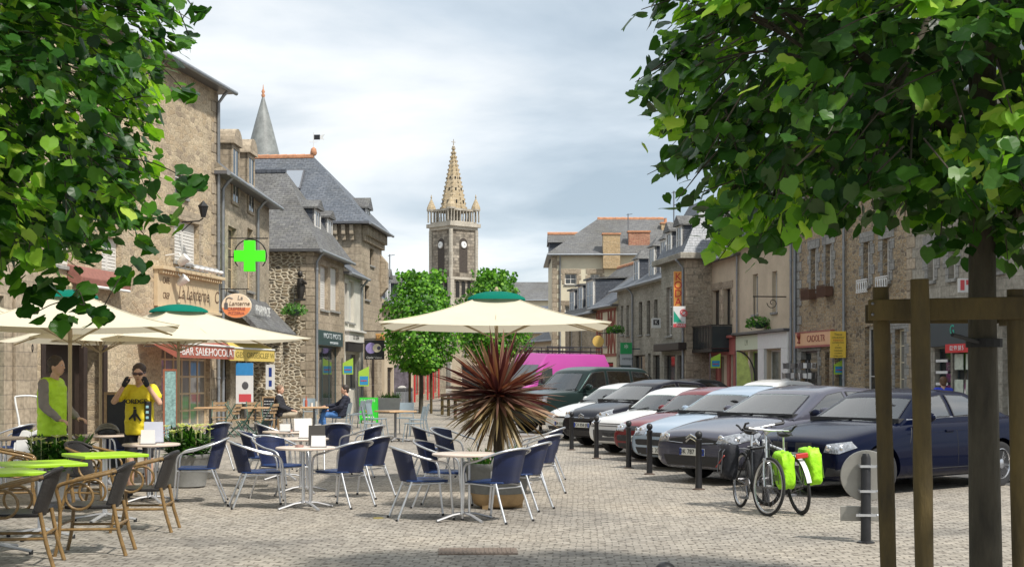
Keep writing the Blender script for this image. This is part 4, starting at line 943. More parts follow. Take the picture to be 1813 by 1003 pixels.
def chair_blue():
    t=thing('terrace_chair','x','chair')
    q=MB(); pts=[]
    n=9
    vs=[(-.23,-.24),(.23,-.24),(.25,-.1),(.235,.12),(.15,.22),(-.15,.22),(-.235,.12),(-.25,-.1)]
    q.prism(vs,.425,.45,'z'); q.build('seat',BLUEW,t,bevel=.008,smooth=40)
    q=MB(); backshell(q,.262,.30,.43,.80,R(62),-.01,.055,.014,16,5,.03,.95); q.build('backrest',BLUEW,t,smooth=60)
    # hoop: front leg -> arm -> round the back -> other side
    for sgn in (1,):
        hoop=bez([(.235,-.30,0),(.25,-.265,.35),(.262,-.25,.55),(.28,-.19,.635),(.3,-.02,.675),(.295,.16,.735),(.21,.31,.79),(0,.375,.815),(-.21,.31,.79),(-.295,.16,.735),(-.3,-.02,.675),(-.28,-.19,.635),(-.262,-.25,.55),(-.25,-.265,.35),(-.235,-.30,0)],5)
        q=MB(); q.tube(hoop,.0135,7); q.build('frame_tube',ALU,t,smooth=60)
    for sx in(-1,1):
        q=MB(); q.tube([(sx*.2,.17,.43),(sx*.215,.24,.25),(sx*.225,.34,0)],.0135,7); q.build('leg',ALU,t,smooth=60)
    q=MB(); q.tube([(-.245,-.26,.41),(-.2,-.2,.415),(.2,-.2,.415),(.245,-.26,.41)],.01,6); q.tube([(-.2,.19,.38),(.2,.19,.38)],.01,6); q.tube([(-.2,-.2,.415),(-.2,.19,.4)],.01,6); q.tube([(.2,-.2,.415),(.2,.19,.4)],.01,6); q.build('stretcher',ALU,t,smooth=60)
    for sx,y in((-.225,.345),(.225,.345),(-.235,-.3),(.235,-.3)):
        q=MB(); q.tube([(sx,y,0),(sx,y,.025)],.016,7); q.build('foot_cap',RUBBER,t)
    return t
def chair_rattan():
    t=thing('bamboo_chair','x','chair')
    q=MB(); q.prism([(-.22,-.22),(.22,-.22),(.25,-.05),(.22,.2),(-.22,.2),(-.25,-.05)],.42,.455,'z'); q.build('seat',BROWNW,t,bevel=.012)
    q=MB(); backshell(q,.30,.34,.42,.80,R(40),-.09,.0,.02,12,6,.02); q.build('backrest',BROWNW,t,smooth=60)
    q=MB(); q.tube(bez([(-.235,.2,.74),(-.15,.3,.80),(0,.34,.815),(.15,.3,.80),(.235,.2,.74)],4),.022,8); q.build('top_rail',BROWNW,t,smooth=60)
    for sx in(-1,1):
        q=MB(); q.tube(bez([(sx*.225,.24,.76),(sx*.28,.05,.715),(sx*.295,-.15,.67),(sx*.27,-.27,.615),(sx*.25,-.25,.45),(sx*.235,-.26,.2),(sx*.23,-.3,0)],5),.0175,8); q.build('arm',BAMB,t,smooth=60)
        q=MB(); q.tube([(sx*.255+.0,-.08+.12*math.cos(a*PI/9),.535+.115*math.sin(a*PI/9)) for a in range(18)],.013,7,closed=True); q.build('arm_ring',BAMB,t,smooth=60)
        q=MB(); q.tube([(sx*.215,.21,.46),(sx*.215,.26,.2),(sx*.22,.32,0)],.018,8); q.build('leg',BAMB,t,smooth=60)
        q=MB(); q.tube([(sx*.235,-.27,.24),(sx*.218,.25,.24)],.013,7); q.build('stretcher',BAMB,t,smooth=60)
    q=MB(); q.tube([(-.235,-.26,.28),(.235,-.26,.28)],.013,7); q.build('cross_rail',BAMB,t,smooth=60)
    q=MB(); q.tube([(-.215,.25,.28),(.215,.25,.28)],.013,7); q.build('cross_rail',BAMB,t,smooth=60)
    q=MB(); q.tube([(-.23,-.24,.43),(.23,-.24,.43)],.014,7); q.build('seat_rail',BAMB,t,smooth=60)
    return t
GREYC=mat('grey blue plastic',(.22,.27,.3),.45,0,.06)
def chair_grey():
    t=thing('cafe_chair','x','chair')
    q=MB(); q.prism([(-.21,-.21),(.21,-.21),(.2,.2),(-.2,.2)],.43,.455,'z'); q.build('seat',GREYC,t,bevel=.008)
    q=MB(); backshell(q,.6,.6,.56,.86,R(20),-.36,-.30,.015,8,3); q.build('backrest',GREYC,t,smooth=60)
    for sx in(-1,1):
        q=MB(); q.tube([(sx*.19,-.18,.43),(sx*.22,-.24,0)],.013,6); q.build('leg',GREYC,t)
        q=MB(); q.tube([(sx*.19,.27,.84),(sx*.19,.2,.5),(sx*.2,.2,.4),(sx*.215,.28,0)],.013,6); q.build('leg',GREYC,t)
    return t
GRNSL=mat('faded green canvas',(.07,.13,.1),.7,0,.1); WOODM=mat('weathered teak',(.36,.24,.13),.7,0,.3,12)
def chair_fold():
    t=thing('folding_chair','x','chair')
    q=MB()
    for k in range(5): q.box(-.2,.2,-.2+k*.085,-.135+k*.085,.43,.45)
    q.build('seat',WOODM,t)
    for sx in(-1,1):
        q=MB(); q.tube([(sx*.21,.3,.88),(sx*.2,-.25,0)],.016,5); q.build('leg',GRNSL,t)
        q=MB(); q.tube([(sx*.18,-.2,.44),(sx*.2,.28,0)],.016,5); q.build('leg',GRNSL,t)
    q=MB()
    for k in range(3): q.box(-.2,.2,.2+k*.035,.225+k*.035,.6+k*.095,.67+k*.095)
    q.build('backrest',WOODM,t); return t
DALU=mat('dull cast aluminium',(.42,.42,.43),.6,.6,.1)
def tab_round(r=.36,hh=.75,top=TABT):
    t=thing('round_table','x','table')
    q=MB(); q.lathe([(r-.02,hh-.03),(r,hh-.022),(r,hh-.006),(r-.012,hh)],36); q.build('table_top',top,t,smooth=40)
    q=MB()
    for a in range(3): q.tube([(.055*math.cos(a*2.1),.055*math.sin(a*2.1),.07),(.055*math.cos(a*2.1),.055*math.sin(a*2.1),hh-.03)],.014,7)
    q.lathe([(.1,hh-.05),(.11,hh-.03)],12); q.build('column',ALU,t,smooth=60)
    for a in range(4):
        q=MB(); c,s_=math.cos(a*PI/2+.6),math.sin(a*PI/2+.6); q.tube([(0,0,.085),(.15*c,.15*s_,.07),(.36*c,.36*s_,.015)],.02,7,sq=.7); q.build('foot',DALU,t,smooth=60)
    return t
def tab_sq(top,s_=.36,hh=.75,edge=None,name='square_table'):
    t=thing(name,'x','table')
    q=MB(); q.box(-s_,s_,-s_,s_,hh-.035,hh); q.build('table_top',top,t,bevel=.008)
    q=MB(); q.tube([(0,0,.06),(0,0,hh-.04)],.03,10); q.box(-.15,.15,-.15,.15,hh-.05,hh-.036); q.build('column',ALU if top==LIMET else STEEL,t,smooth=50)
    for a in range(4):
        q=MB(); c,s2=math.cos(a*PI/2+PI/4),math.sin(a*PI/2+PI/4); q.tube([(0,0,.09),(.18*c,.18*s2,.06),(.36*c,.36*s2,.03)],.025,7,sq=.6); q.mi=1; q.tube([(.35*c,.35*s2,0),(.35*c,.35*s2,.04)],.02,7); q.build('foot',[DALU,RUBBER],t,smooth=50)
    return t
def rzdir(dx,dy): return math.atan2(dx,-dy)
protos={}
def place(kind,x,y,d,label,group,scale=None):
    rz=rzdir(*d) if isinstance(d,tuple) else d
    fn={'blue':chair_blue,'rattan':chair_rattan,'grey':chair_grey,'fold':chair_fold,'round':tab_round,'lime':lambda:tab_sq(LIMET),'wood':lambda:tab_sq(mat('warm wood table top',(.5,.32,.17),.5,0,.15,6),.38)}[kind]
    if kind not in protos: t=fn(); protos[kind]=t
    else: t=copy_tree(protos[kind])
    t.location=(x,y,0); t.rotation_euler=(0,0,rz); t['label']=label; t['group']=group
    return t
G1='blue wicker chairs with aluminium frames'
def P(px,py): return gp(px,py)
blues=[
 ((748,917),(.95,.3),'nearest blue chair left of the front middle round table, dark back turned to us'),
 ((879,921),(-.75,.66),'nearest blue chair right of the front middle round table, broad back turned to us'),
 ((786,897),(.95,-.2),'blue chair facing right beside the front middle round table, half hidden behind nearest one'),
 ((921,901),(-.9,.42),'blue chair tucked between the middle planter and the nearest right hand chair'),
 ((948,873),(-.85,.52),'outermost right blue chair of the middle group, full back showing'),
 ((768,843),(.95,.25),'dark backed blue chair at the rear left of the middle planter'),
 ((806,852),(.9,-.4),'blue chair behind the front middle table close to the spiky purple plant'),
 ((957,850),(-.95,.2),'rearmost right blue chair of the middle group with only its top rim clear'),
 ((458,897),(.95,.3),'nearest blue chair left of the left centre round table, dark back at its left'),
 ((497,882),(.8,-.6),'blue chair facing us over the left centre round table, slatted back visible'),
 ((606,896),(-.82,.57),'nearest blue chair right of the left centre round table, broad back turned to us'),
 ((646,879),(-.85,.5),'outer right blue chair of the left centre group leaning behind the nearest'),
 ((468,862),(.95,.1),'second blue chair from the front on the left side of the left centre group'),
 ((490,833),(.9,.3),'rear left blue chair of the left centre group beside the second round table'),
 ((640,842),(-.9,.35),'rear right blue chair of the left centre group, black back above its arm rails'),
 ((592,833),(-.3,.95),'rear blue chair with its dark back to us behind the left centre tables'),
 ((352,888),(-.93,-.15),'lone blue chair facing left in front of the lily planter'),
 ((372,832),(-.8,.6),'dark backed blue chair behind the lone blue chair, near the right lily planter'),
 ((296,838),(-.9,.2),'blue chair at the table carrying the white menu holder'),
 ((92,866),(-.3,.95),'blue chair with broad back just behind the left lime tables'),
 ((20,838),(-.95,.2),'dark backed blue chair at the far left edge in front of the white hand truck'),
 ((216,846),(.7,-.7),'blue chair half hidden below the table with the helmet'),
]
for (p_,d_,l_) in blues:
    x,y=P(*p_); c=place('blue',x,y,d_,l_,G1)
    if 'dark' in l_ or 'black' in l_:
        for ch in c.children:
            if ch.name.startswith('backrest'): ch.data=ch.data.copy(); ch.data.materials[0]=DARKW
G2='bamboo armchairs with dark woven seats'
for p_,d_,l_ in (
 ((36,998),(-1,-.12),'bamboo armchair at the bottom left corner, the nearest to us'),
 ((168,978),(-1,-.08),'bamboo armchair with ringed arms in front of the right lime table, second from left edge'),
 ((256,938),(-1,-.05),'bamboo armchair on the right side of the right lime table'),
 ((128,888),(.8,-.6),'bamboo armchair behind the middle lime table, its curved arm rising over the edge'),
 ((18,905),(.9,.3),'bamboo armchair mostly hidden under the left lime tables'),
 ((168,905),(.9,-.3),'bamboo armchair facing right between the two larger lime tables')):
    x,y=P(*p_); place('rattan',x,y,d_,l_,G2)
G3='lime green square tables'
for px,Y,rz,l_ in ((186,15.0,R(38),'right lime green square table, the farthest of the three'),(72,13.5,R(35),'middle lime green square table'),(-8,12.3,R(35),'lime green square table cut by the left edge of the picture')):
    place('lime',xa(px,Y),Y,rz,l_,G3)
G4='round terrace tables with pale tops'
for px,Y,l_ in ((541,16.4,'front round table of the left centre group carrying white and dark card holders'),(822,15.1,'front round table of the middle group with a small green plant behind'),
  (536,18.7,'second round table of the left centre group, just behind the front one'),(506,21.0,'third round table of the left centre group, nearest the two seated men'),
  (268,17.2,'round table with a white menu holder in front of the yellow jersey'),(188,19.8,'round table carrying the bicycle helmet'),(905,19.9,'round table behind the spiky purple plant'),(4,18.9,'round table at the far left edge beside the dark backed chair')):
    place('round',xa(px,Y),Y,0.0,l_,G4)
G5='grey chairs of the far terrace'
for p_,d_,l_ in (((660,781),(.95,.1),'grey chair left of the right wooden table, nearest corner'),((668,770),(.95,-.2),'grey chair behind left of the right wooden table'),((733,781),(-.95,.1),'nearest grey chair right of the right wooden table'),((741,772),(-.95,.0),'second grey chair right of the right wooden table'),((716,768),(-.2,-.95),'grey chair on the far side of the right wooden table'),((628,760),(-.9,.2),'empty grey chair just right of the man in jeans'),((640,757),(-.9,.3),'slim grey chair between the man in jeans and the green board'),((548,752),(.2,-.95),'empty grey chair behind the table of the two seated men')):
    x,y=P(*p_); place('grey',x,y,d_,l_,G5)
place('grey',xa(497,37),37.2,(.98,-.1),'grey chair under the seated man in black jacket',G5)
place('grey',xa(602,37),37.2,(-.98,.1),'grey chair under the seated man in jeans',G5)
place('wood',xa(700,33.0),33.0,R(35),'wooden topped square table at the right of the far terrace','wooden topped square tables')
place('wood',xa(556,37.0),37.0,R(10),'wooden topped square table between the two seated men','wooden topped square tables')
for px,l_ in ((372,'wooden topped table at the left of the folding chairs'),(452,'wooden topped table among the folding chairs near the blackboard')): place('wood',xa(px,36.5),36.5,R(5),l_,'wooden topped square tables')
for i,(px,Y,d_) in enumerate(((404,35.2,(-.9,.2)),(420,35.6,(.9,.1)),(437,36.4,(-.9,-.1)),(470,35.8,(-.9,.2)),(452,37.6,(.3,-.9)),(388,37.6,(.1,-.95)))):
    place('fold',xa(px,Y),Y,d_,'green and teak folding chair '+['leftmost in the near row of folding chairs','second from left, facing right','third from left in the folding chair row','rightmost of the folding chairs, beside the blackboard','on the far side of the right folding terrace table','on the far side of the left folding terrace table'][i],'folding terrace chairs')
# ---- parasols
CREAM=mat('cream canvas',(.74,.68,.53),.9,0,.04,3,.15,8,trans=.28,spec=.1); GCAN=mat('green canvas',(.004,.17,.12),.8,0,.06,3,.1,10,trans=.2,spec=.1)
def parasol(label,px,Y,s_,rim,peak,rz,polex=0):
    t=thing('parasol',label,'parasol',(xa(px,Y),Y,0),rz,'cream canvas terrace parasols')
    h=s_/2; N=8; q=MB()
    C4=[(-h,-h),(h,-h),(h,h),(-h,h)]
    pr=.16
    for k in range(4):
        A=Vector(C4[k]); B=Vector(C4[(k+1)%4]); vs=[]
        for j in range(N+1):
            f=pr+(1-pr)*j/N
            for i in range(N+1):
                g_=i/N; p=A.lerp(B,g_)*f; z=rim+(peak-rim)*(1-f)-.07*math.sin(PI*g_)*f*(1-.4*f)-.05*math.sin(PI*(f-pr)/(1-pr))
                vs.append((p.x,p.y,z))
        fs=[(j*(N+1)+i,j*(N+1)+i+1,(j+1)*(N+1)+i+1,(j+1)*(N+1)+i) for j in range(N) for i in range(N)]
        q.add(vs,fs)
    cn_=q.build('canopy',CREAM,t,smooth=30,fix=False)
    q=MB()
    for k in range(4):
        A=Vector(C4[k]); pts=[]
        for j in range(N+1):
            f=pr+(1-pr)*j/N; pts.append((A.x*f,A.y*f,rim+(peak-rim)*(1-f)-.05*math.sin(PI*(f-pr)/(1-pr))+.004))
        q.tube(pts,.006,4)
    q.build('seam',mat('darker cream seam',(.55,.5,.38),.9,0,0),cn_)
    # vent cap
    vh=s_*.13; q=MB(); vs=[];fs=[]; n=24
    prof=[(1.0,-.01),(.97,.03),(.75,.085),(.4,.125),(.05,.14)]
    for r,z in prof:
        for k in range(n):
            a=2*PI*(k+.5)/n; c,s2=math.cos(a),math.sin(a); m_=max(abs(c),abs(s2)); e=(1/m_)**.55; vs.append((vh*1.05*r*c*e,vh*1.05*r*s2*e,peak-.085+z*s_/3*.85))
    for j in range(len(prof)-1):
        for k in range(n): fs.append((j*n+k,j*n+(k+1)%n,(j+1)*n+(k+1)%n,(j+1)*n+k))
    q.add(vs,fs); q.build('vent',GCAN,cn_,smooth=50,fix=False)
    POLE=mat('varnished pole',(.42,.33,.2),.4,.2,.1)
    q=MB(); q.tube([(0,0,.05),(0,0,peak-.02)],.024,10); q.build('pole',POLE,t,smooth=60)
    q=MB(); q.lathe([(.022,peak-.0),(.03,peak+.06),(.012,peak+.1)],10); q.build('finial',POLE,t)
    for k in range(8):
        c=[(h,h),(0,h),(-h,h),(-h,0),(-h,-h),(0,-h),(h,-h),(h,0)][k]
        q=MB(); zz=rim-.03-(0.05 if k%2 else 0); q.tube([(.03*c[0],.03*c[1],peak-.09),(c[0]*.5,c[1]*.5,(rim+peak)/2-.09),(c[0]*.985,c[1]*.985,zz)],.011,5); q.build('rib',POLE,t)
        q=MB(); q.tube([(.01*c[0],.01*c[1],rim-.18),(c[0]*.45,c[1]*.45,(rim+peak)/2-.1)],.008,5); q.build('strut',POLE,t)
    q=MB(); q.lathe([(.3,0),(.3,.05),(.05,.08),(.04,.3)],20); q.build('base',STEEL,t,smooth=40)
    return t
parasol('cream square parasol with green vent standing alone over the middle round tables',879,19.1,3.02,2.30,2.76,0)
parasol('cream parasol with green vent whose right corner reaches furthest towards the middle',316,20.6,2.95,2.16,2.66,R(36))
parasol('cream parasol above the man in the lime vest, its rim across the left foreground',124,16.8,2.5,2.2,2.66,R(17))
parasol('cream parasol cut by the left edge of the picture',-90,17.5,3.0,2.25,2.7,R(8))
parasol('cream parasol in the second row between the two left ones, partly hidden',178,20.2,2.5,2.13,2.62,R(30))
# ---- bollards
def bollard():
    t=thing('bollard','x','bollard')
    q=MB(); q.lathe([(.05,.012),(.047,.1),(.042,.68),(.05,.69),(.05,.71),(.03,.725)],14); q.build('post',BLACKM,t,smooth=50)
    q=MB(); q.ell((0,0,.775),(.052,.052,.055),14,10); q.build('ball_top',BLACKM,t,smooth=80)
    q=MB(); q.lathe([(.09,.0),(.09,.012),(.06,.02)],16); q.build('base_plate',mat('rusty iron plate',(.1,.07,.055),.8,.2,.3),t); return t
bo=bollard(); first=True
for px,py,l_ in ((1237,866,'black bollard in front of the dark grey car beside the bicycles'),(1150,839,'black bollard in front of the pale blue car'),(1113,828,'black bollard between the white car and the dark red car'),(1056,811,'black bollard in front of the black hatchback at its right'),(1012,796,'black bollard in front of the black hatchback at its left'),(977,768,'black bollard in front of the dark green off-roader, right one of the pair'),(957,762,'black bollard in front of the dark green off-roader, left one of the pair'),(1356,893,'black bollard that the two bicycles lean against'),(1178,1340,'nearest black bollard, only its ball top showing at the bottom edge')):
    x,y=gp(px,py)
    o=bo if first else copy_tree(bo); first=False
    o.location=(x,y,0); o['label']=l_; o['group']='black bollards along the parking edge'
# ---- sign post seen from behind
x,y=gp(1533,960); t=thing('road_sign','round road sign and plate seen from behind on a short black post','road sign',(x,y,0),R(-6))
SBACK=mat('grey sign back',(.34,.33,.3),.45,.6,.12)
q=MB(); q.lathe([(.085,0),(.085,.012),(.05,.02),(.046,.82),(.03,.86)],14); q.build('post',BLACKM,t,smooth=50)
q=MB(); M=Matrix.Translation((.02,.1,.64))@Matrix.Rotation(PI/2,4,'X'); q.lathe([(.245,0),(.25,.006),(.25,.014),(.245,.02)],36,(0,0,0),M); q.build('disc',SBACK,t,smooth=40)
q=MB(); q.box(-.23,.3,.08,.095,.2,.345); q.build('plate',SBACK,t,bevel=.006)
for z in(.27,.5,.74):
    q=MB(); q.box(-.06 if z>.3 else -.1,.12,-.055,-.045,z-.012,z+.012); q.box(.05,.062,-.05,.09,z-.012,z+.012); q.box(-.062,-.05,-.05,.09,z-.012,z+.012); q.ell((.1,-.055,z),(.014,.014,.014),8,6); q.build('clamp',ALU,t)
# ---- big planter with cordyline
px_,Yp=882,16.6; X=xa(px_,Yp)
t=thing('planter','large round stone planter with tan base under the spiky purple plant','planter',(X,Yp,0))
q=MB(); q.lathe([(.2,.0),(.3,.05),(.34,.18)],28); q.build('base',mat('tan stone bowl base',(.38,.25,.12),.8,0,.25),t,smooth=50)
q=MB(); q.lathe([(.335,.181),(.37,.3),(.4,.46),(.43,.5),(.43,.55),(.38,.55),(.36,.5)],28); q.build('bowl',mat('grey concrete bowl',(.2,.2,.185),.85,0,.2,8,.3),t,smooth=50)
for a in range(3): q=MB(); q.box(.2,.3,-.05,.05,0,.05); ob=q.build('foot',_M['tan stone bowl base'],t,rz=a*2.1)
def strap(q,o,az,el,L_,w,droop,n=7,tw=0.0):
    d=Vector((math.cos(az)*math.cos(el),math.sin(az)*math.cos(el),math.sin(el))); p=Vector(o); vs=[]; st=L_/n
    for i in range(n+1):
        f=i/n; side=Vector((-math.sin(az),math.cos(az),0))
        up=side.cross(d).normalized(); side=(side*math.cos(tw)+up*math.sin(tw)); ww=w*(.45+1.1*f if f<.45 else 1-.0*f)*(1 if f<.6 else max(.04,1-((f-.6)/.4)**1.6))
        up2=side.cross(d).normalized()*ww*.28
        vs+= [p-side*ww+up2,p.copy(),p+side*ww+up2]
        p=p+d*st; d=(d+Vector((0,0,-droop*st*(0.5+f)))).normalized()
    fs=[]
    for i in range(n):
        a=i*3; fs+=[(a,a+1,a+4,a+3),(a+1,a+2,a+5,a+4)]
    q.add(vs,fs)
rn=random.Random(11)
tc_=thing('spiky_plant','spiky purple cordyline with bronze drooping lower leaves in the middle planter','plant',(X,Yp,.5))
q=MB(); q.tube([(0,0,-.02),(.01,0,.4),(0,0,.85)],[.07,.06,.05],10); q.build('stem',mat('fibrous stem',(.09,.06,.04),.9,0,.3,20,.5),tc_)
q=MB()
for i in range(290):
    az=rn.random()*2*PI; el=math.asin(min(1,rn.uniform(-.35,1.0))); strap(q,(0,0,.82+.1*rn.random()),az,el,rn.uniform(.55,.88),rn.uniform(.017,.028),rn.uniform(.05,.5),tw=rn.gauss(0,.5))
q.build('purple_leaves',leafmat('purple leaf',[(0,(.05,.009,.016)),(.5,(.13,.03,.042)),(.85,(.22,.07,.07)),(1,(.36,.2,.14))],.2,.35),tc_,fix=False,smooth=180)
q=MB()
for i in range(115):
    az=rn.random()*2*PI; el=rn.uniform(-1.15,.12); strap(q,(0,0,.74+.1*rn.random()),az,el,rn.uniform(.55,.9),rn.uniform(.014,.026),rn.uniform(.3,1.1),tw=rn.gauss(0,.5))
q.build('bronze_leaves',leafmat('bronze leaf',[(0,(.06,.016,.016)),(.35,(.16,.07,.04)),(.7,(.32,.2,.1)),(1,(.55,.42,.25))],.2,.45),tc_,fix=False,smooth=180)
GREENL=leafmat('planter greens',[(0,(.02,.07,.01)),(.5,(.05,.17,.02)),(1,(.15,.33,.04))],.3)
tf=thing('fern','low green fern filling the rim of the middle planter','plant',(X,Yp,.52))
q=MB()
for i in range(130):
    az=rn.random()*2*PI; strap(q,(.25*math.cos(az),.25*math.sin(az),0),az+rn.gauss(0,.5),rn.uniform(.1,1.2),rn.uniform(.14,.34),.014,rn.uniform(1,4),5)
q.build('fronds',GREENL,tf,fix=False)
def lily(label,px,Y,zt,r,hh,seed,nf):
    rn=random.Random(seed)
    pt=thing('planter_tub','grey tub holding the '+label[0],'planter',(xa(px,Y),Y,0),0,'grey tubs with lilies')
    q=MB(); q.lathe([(.2,0),(.26,.02),(.31,.42),(.33,.44),(.33,.48),(.29,.48),(.28,.42)],20); q.build('tub',mat('grey fibre tub',(.23,.23,.22),.8,0,.15,6,.2),pt,smooth=50)
    t=thing('lily_bush',label[1],'plant',(xa(px,Y),Y,.44)); q=MB()
    for i in range(520):
        az=rn.random()*2*PI; rr=r*math.sqrt(rn.random())*.8; strap(q,(rr*math.cos(az),rr*math.sin(az),rn.uniform(0,hh*.7)),az+rn.gauss(0,.7),rn.uniform(-.3,1.3),rn.uniform(.1,.22),rn.uniform(.018,.034),rn.uniform(1,5),4)
    q.build('foliage',leafmat('dark lily leaves',[(0,(.01,.035,.008)),(.6,(.03,.10,.018)),(1,(.10,.24,.04))],.3),t,fix=False)
    q=MB()
    for i in range(nf):
        az=rn.uniform(0,2*PI); rr=r*rn.uniform(.2,1.0); c=Vector((rr*math.cos(az),rr*math.sin(az),hh*rn.uniform(.75,1.15)))
        for k in range(6):
            a=k*PI/3+az; strap(q,c,a,.5,.085,.018,6,4)
        q.tube([c-Vector((0,0,.25)),c],.004,4)
    q.build('blossoms',leafmat('cream petals',[(0,(.6,.58,.32)),(1,(.75,.73,.55))],.3,.5),t,fix=False)
lily(('white lilies behind the lime tables','bushy plant with pale lily flowers beside the man in lime vest'),106,17.0,.9,.42,.42,1,16)
lily(('pale flowers right of the cyclist','bushy plant with pale flowers right of the man in yellow jersey'),332,19.6,.9,.33,.40,2,22)
# ---- things on the tables
def holder(label,px,Y,w,hh,m,z=.75,tilt=0,grp='card holders on the tables'):
    t=thing('menu_holder',label,'menu holder',(xa(px,Y),Y,z),tilt,grp); q=MB(); q.prism([(-.035,0),(.035,0),(.005,hh),(-.005,hh)],-w/2,w/2,'x'); q.build('card',m,t); q=MB(); q.box(-w/2-.01,w/2+.01,-.045,.045,0,.012); q.build('foot',STEEL,t)
PAPER=mat('white card',(.75,.74,.72),.6,0,.04)
holder('white block menu holder standing nearest on the round table before the yellow jersey',262,17.0,.17,.18,PAPER); holder('taller pale blue white card behind the white block holder',272,17.35,.24,.27,mat('bluish white card',(.55,.58,.68),.5,0,.04))
holder('white card holder standing nearest on the left centre round table',564,16.3,.17,.14,PAPER); holder('tall dark holder behind the white card on the left centre table',561,16.65,.2,.25,mat('dark grey card',(.06,.055,.05),.6,0,.1)); holder('low cream holder on the second round table',543,18.6,.2,.12,PAPER); holder('tilted white leaflet on the third round table',536,20.9,.28,.2,PAPER,tilt=R(25)); holder('small white box on the third round table',505,20.7,.15,.12,PAPER)
for px,Y,l_ in ((512,20.8,'round glass ashtray on the third round table'),(530,16.3,'round glass ashtray on the front left centre table')):
    t=tag(link('ashtray',None,None,(xa(px,Y),Y,.75)),l_,'ashtray'); q=MB(); q.lathe([(.05,0),(.055,.03),(.045,.03),(.04,.01)],16); q.build('bowl',mat('pinkish glass',(.4,.25,.22),.15,0,.1),t,smooth=50)
for px,l_,hh,c in ((542,'reddish bottle on the table of the two seated men',.28,(.4,.1,.06)),(552,'white cup on the table of the two seated men',.11,(.7,.7,.66)),(560,'clear glass on the table of the two seated men',.15,(.5,.5,.45))):
    q=MB(); q.lathe([(.035,0),(.038,hh*.55),(.015,hh*.75),(.015,hh)] if hh>.2 else [(.03,0),(.036,hh)],12,(xa(px,37),37,.752)); tag(q.build('bottle' if hh>.2 else 'cup' if hh<.12 else 'glass',mat('drink %d'%px,c,.2,0,0),smooth=50),l_,'bottle' if hh>.2 else 'cup' if hh<.12 else 'glass')
# helmet on the table
t=thing('bicycle_helmet','grey and black bicycle helmet lying on the round table','helmet',(xa(190,19.8),19.8,.752),R(20)); q=MB()
for k in range(7):
    a=-.9+1.8*k/6; q.tube([( .16*math.cos(b_*PI/8), .11*math.sin(a)*math.sin(max(.12,b_*PI/8)) , .02+.13*math.sin(b_*PI/8)*math.cos(a)) for b_ in range(9)],.018,6)
q.build('shell',mat('helmet grey',(.16,.15,.12),.3,0,.2),t,smooth=60); q=MB(); q.ell((0,0,.03),(.14,.1,.1),12,8); q.build('liner',BLACKM,t,smooth=60)
# white hand truck left
t=thing('hand_truck','white tubular hand truck leaning by the pale pilaster','hand truck',(xa(48,22),22,0),R(12)); q=MB()
q.tube(bez([(-.2,0,.02),(-.19,.05,.6),(-.13,.08,.8),(-.2,.12,1.2),(-.16,.13,1.27),(.1,.13,1.27),(.16,.12,1.2),(.24,.08,.85),(.2,.05,.6),(.2,0,.02)],4),.016,7); q.build('frame',WHITEP,t,smooth=60)
q=MB(); q.box(-.18,.18,.03,.05,.15,.72); q.build('panel',WHITEP,t,bevel=.02); q=MB()
for sx in(-1,1): q.tube([(sx*.22,.1,.12),(sx*.27,.1,.12)],.12,14)
q.build('wheel',RUBBER,t)
# blackboards
def aboard(name,label,px,Y,w,hh,z=0,fm=WOODM,face=None,rz=0,lines=0,grp=None,lean=.12,cat='blackboard'):
    t=thing(name,label,cat,(xa(px,Y),Y,z),rz,grp); face=face or mat('chalk blackboard',(.02,.022,.025),.6,0,.3,9)
    for s2 in(1,-1):
        q=MB(); q.T=Matrix.Translation((0,s2*.2 if lean else 0,0))@Matrix.Rotation(s2*lean,4,'X')
        q.box(-w/2,-w/2+.045,-.015,.015,0,hh); q.box(w/2-.045,w/2,-.015,.015,0,hh); q.box(-w/2+.045,w/2-.045,-.015,.015,hh-.045,hh); q.box(-w/2+.045,w/2-.045,-.015,.015,.1,.15)
        f_=q.build('frame',fm,t)
        q=MB(); q.T=Matrix.Translation((0,s2*.2 if lean else 0,0))@Matrix.Rotation(s2*lean,4,'X'); q.box(-w/2+.04,w/2-.04,-.008,.008,.14,hh-.04)
        q.build('board',face,f_)
        if not lean: break
    if lines:
        q=MB(); q.T=Matrix.Translation((0,-.2 if lean else 0,0))@Matrix.Rotation(-lean if lean else 0,4,'X')
        rn=random.Random(5)
        for i in range(lines):
            x=-w*.33
            while x<w*.3:
                l=rn.uniform(.02,.07); q.box(x,x+l,-.02,-.016,hh*.85-i*hh*.085,hh*.85-i*hh*.085+.018); x+=l+.02
        q.build('chalk_writing',PAPER,t)
    return t
aboard('menu_board','tall blackboard with wooden frame leaning behind the man in yellow jersey',214,21.5,.52,1.35,rz=R(4),lean=0)
aboard('pavement_board','wooden framed blackboard with chalk lines beside the man in black jacket',478,39.5,.42,1.0,rz=R(-10),lines=7)
t=aboard('framed_menu','reddish wooden menu frame with a pale menu standing before the cream doors',302,30.5,.34,1.75,fm=mat('red brown wood',(.3,.1,.05),.5,0,.1),face=mat('menu print',(.25,.4,.38),.4,0,.5,14),lean=0,cat='menu frame')
GB=mat('bright green poster',(.03,.55,.03),.4,0,.04)
t=aboard('green_board','bright green poster board with white heading and a small bottle picture',653,45.5,.6,.86,z=0.0,fm=GB,face=GB,lean=.1,cat='poster board')
text('lettering','GALETTE',.12,PAPER,t,(0,-.29,.76),sx=1.0)
q=MB(); q.ell((0,-.255,.42),(.08,.01,.09),12,8); q.build('picture',mat('yellow picture',(.7,.55,.05),.5,0,0),t); q=MB(); q.box(-.2,.2,-.26,-.25,.2,.23); q.box(-.03,.03,-.268,-.25,.5,.6); q.build('caption',PAPER,t)
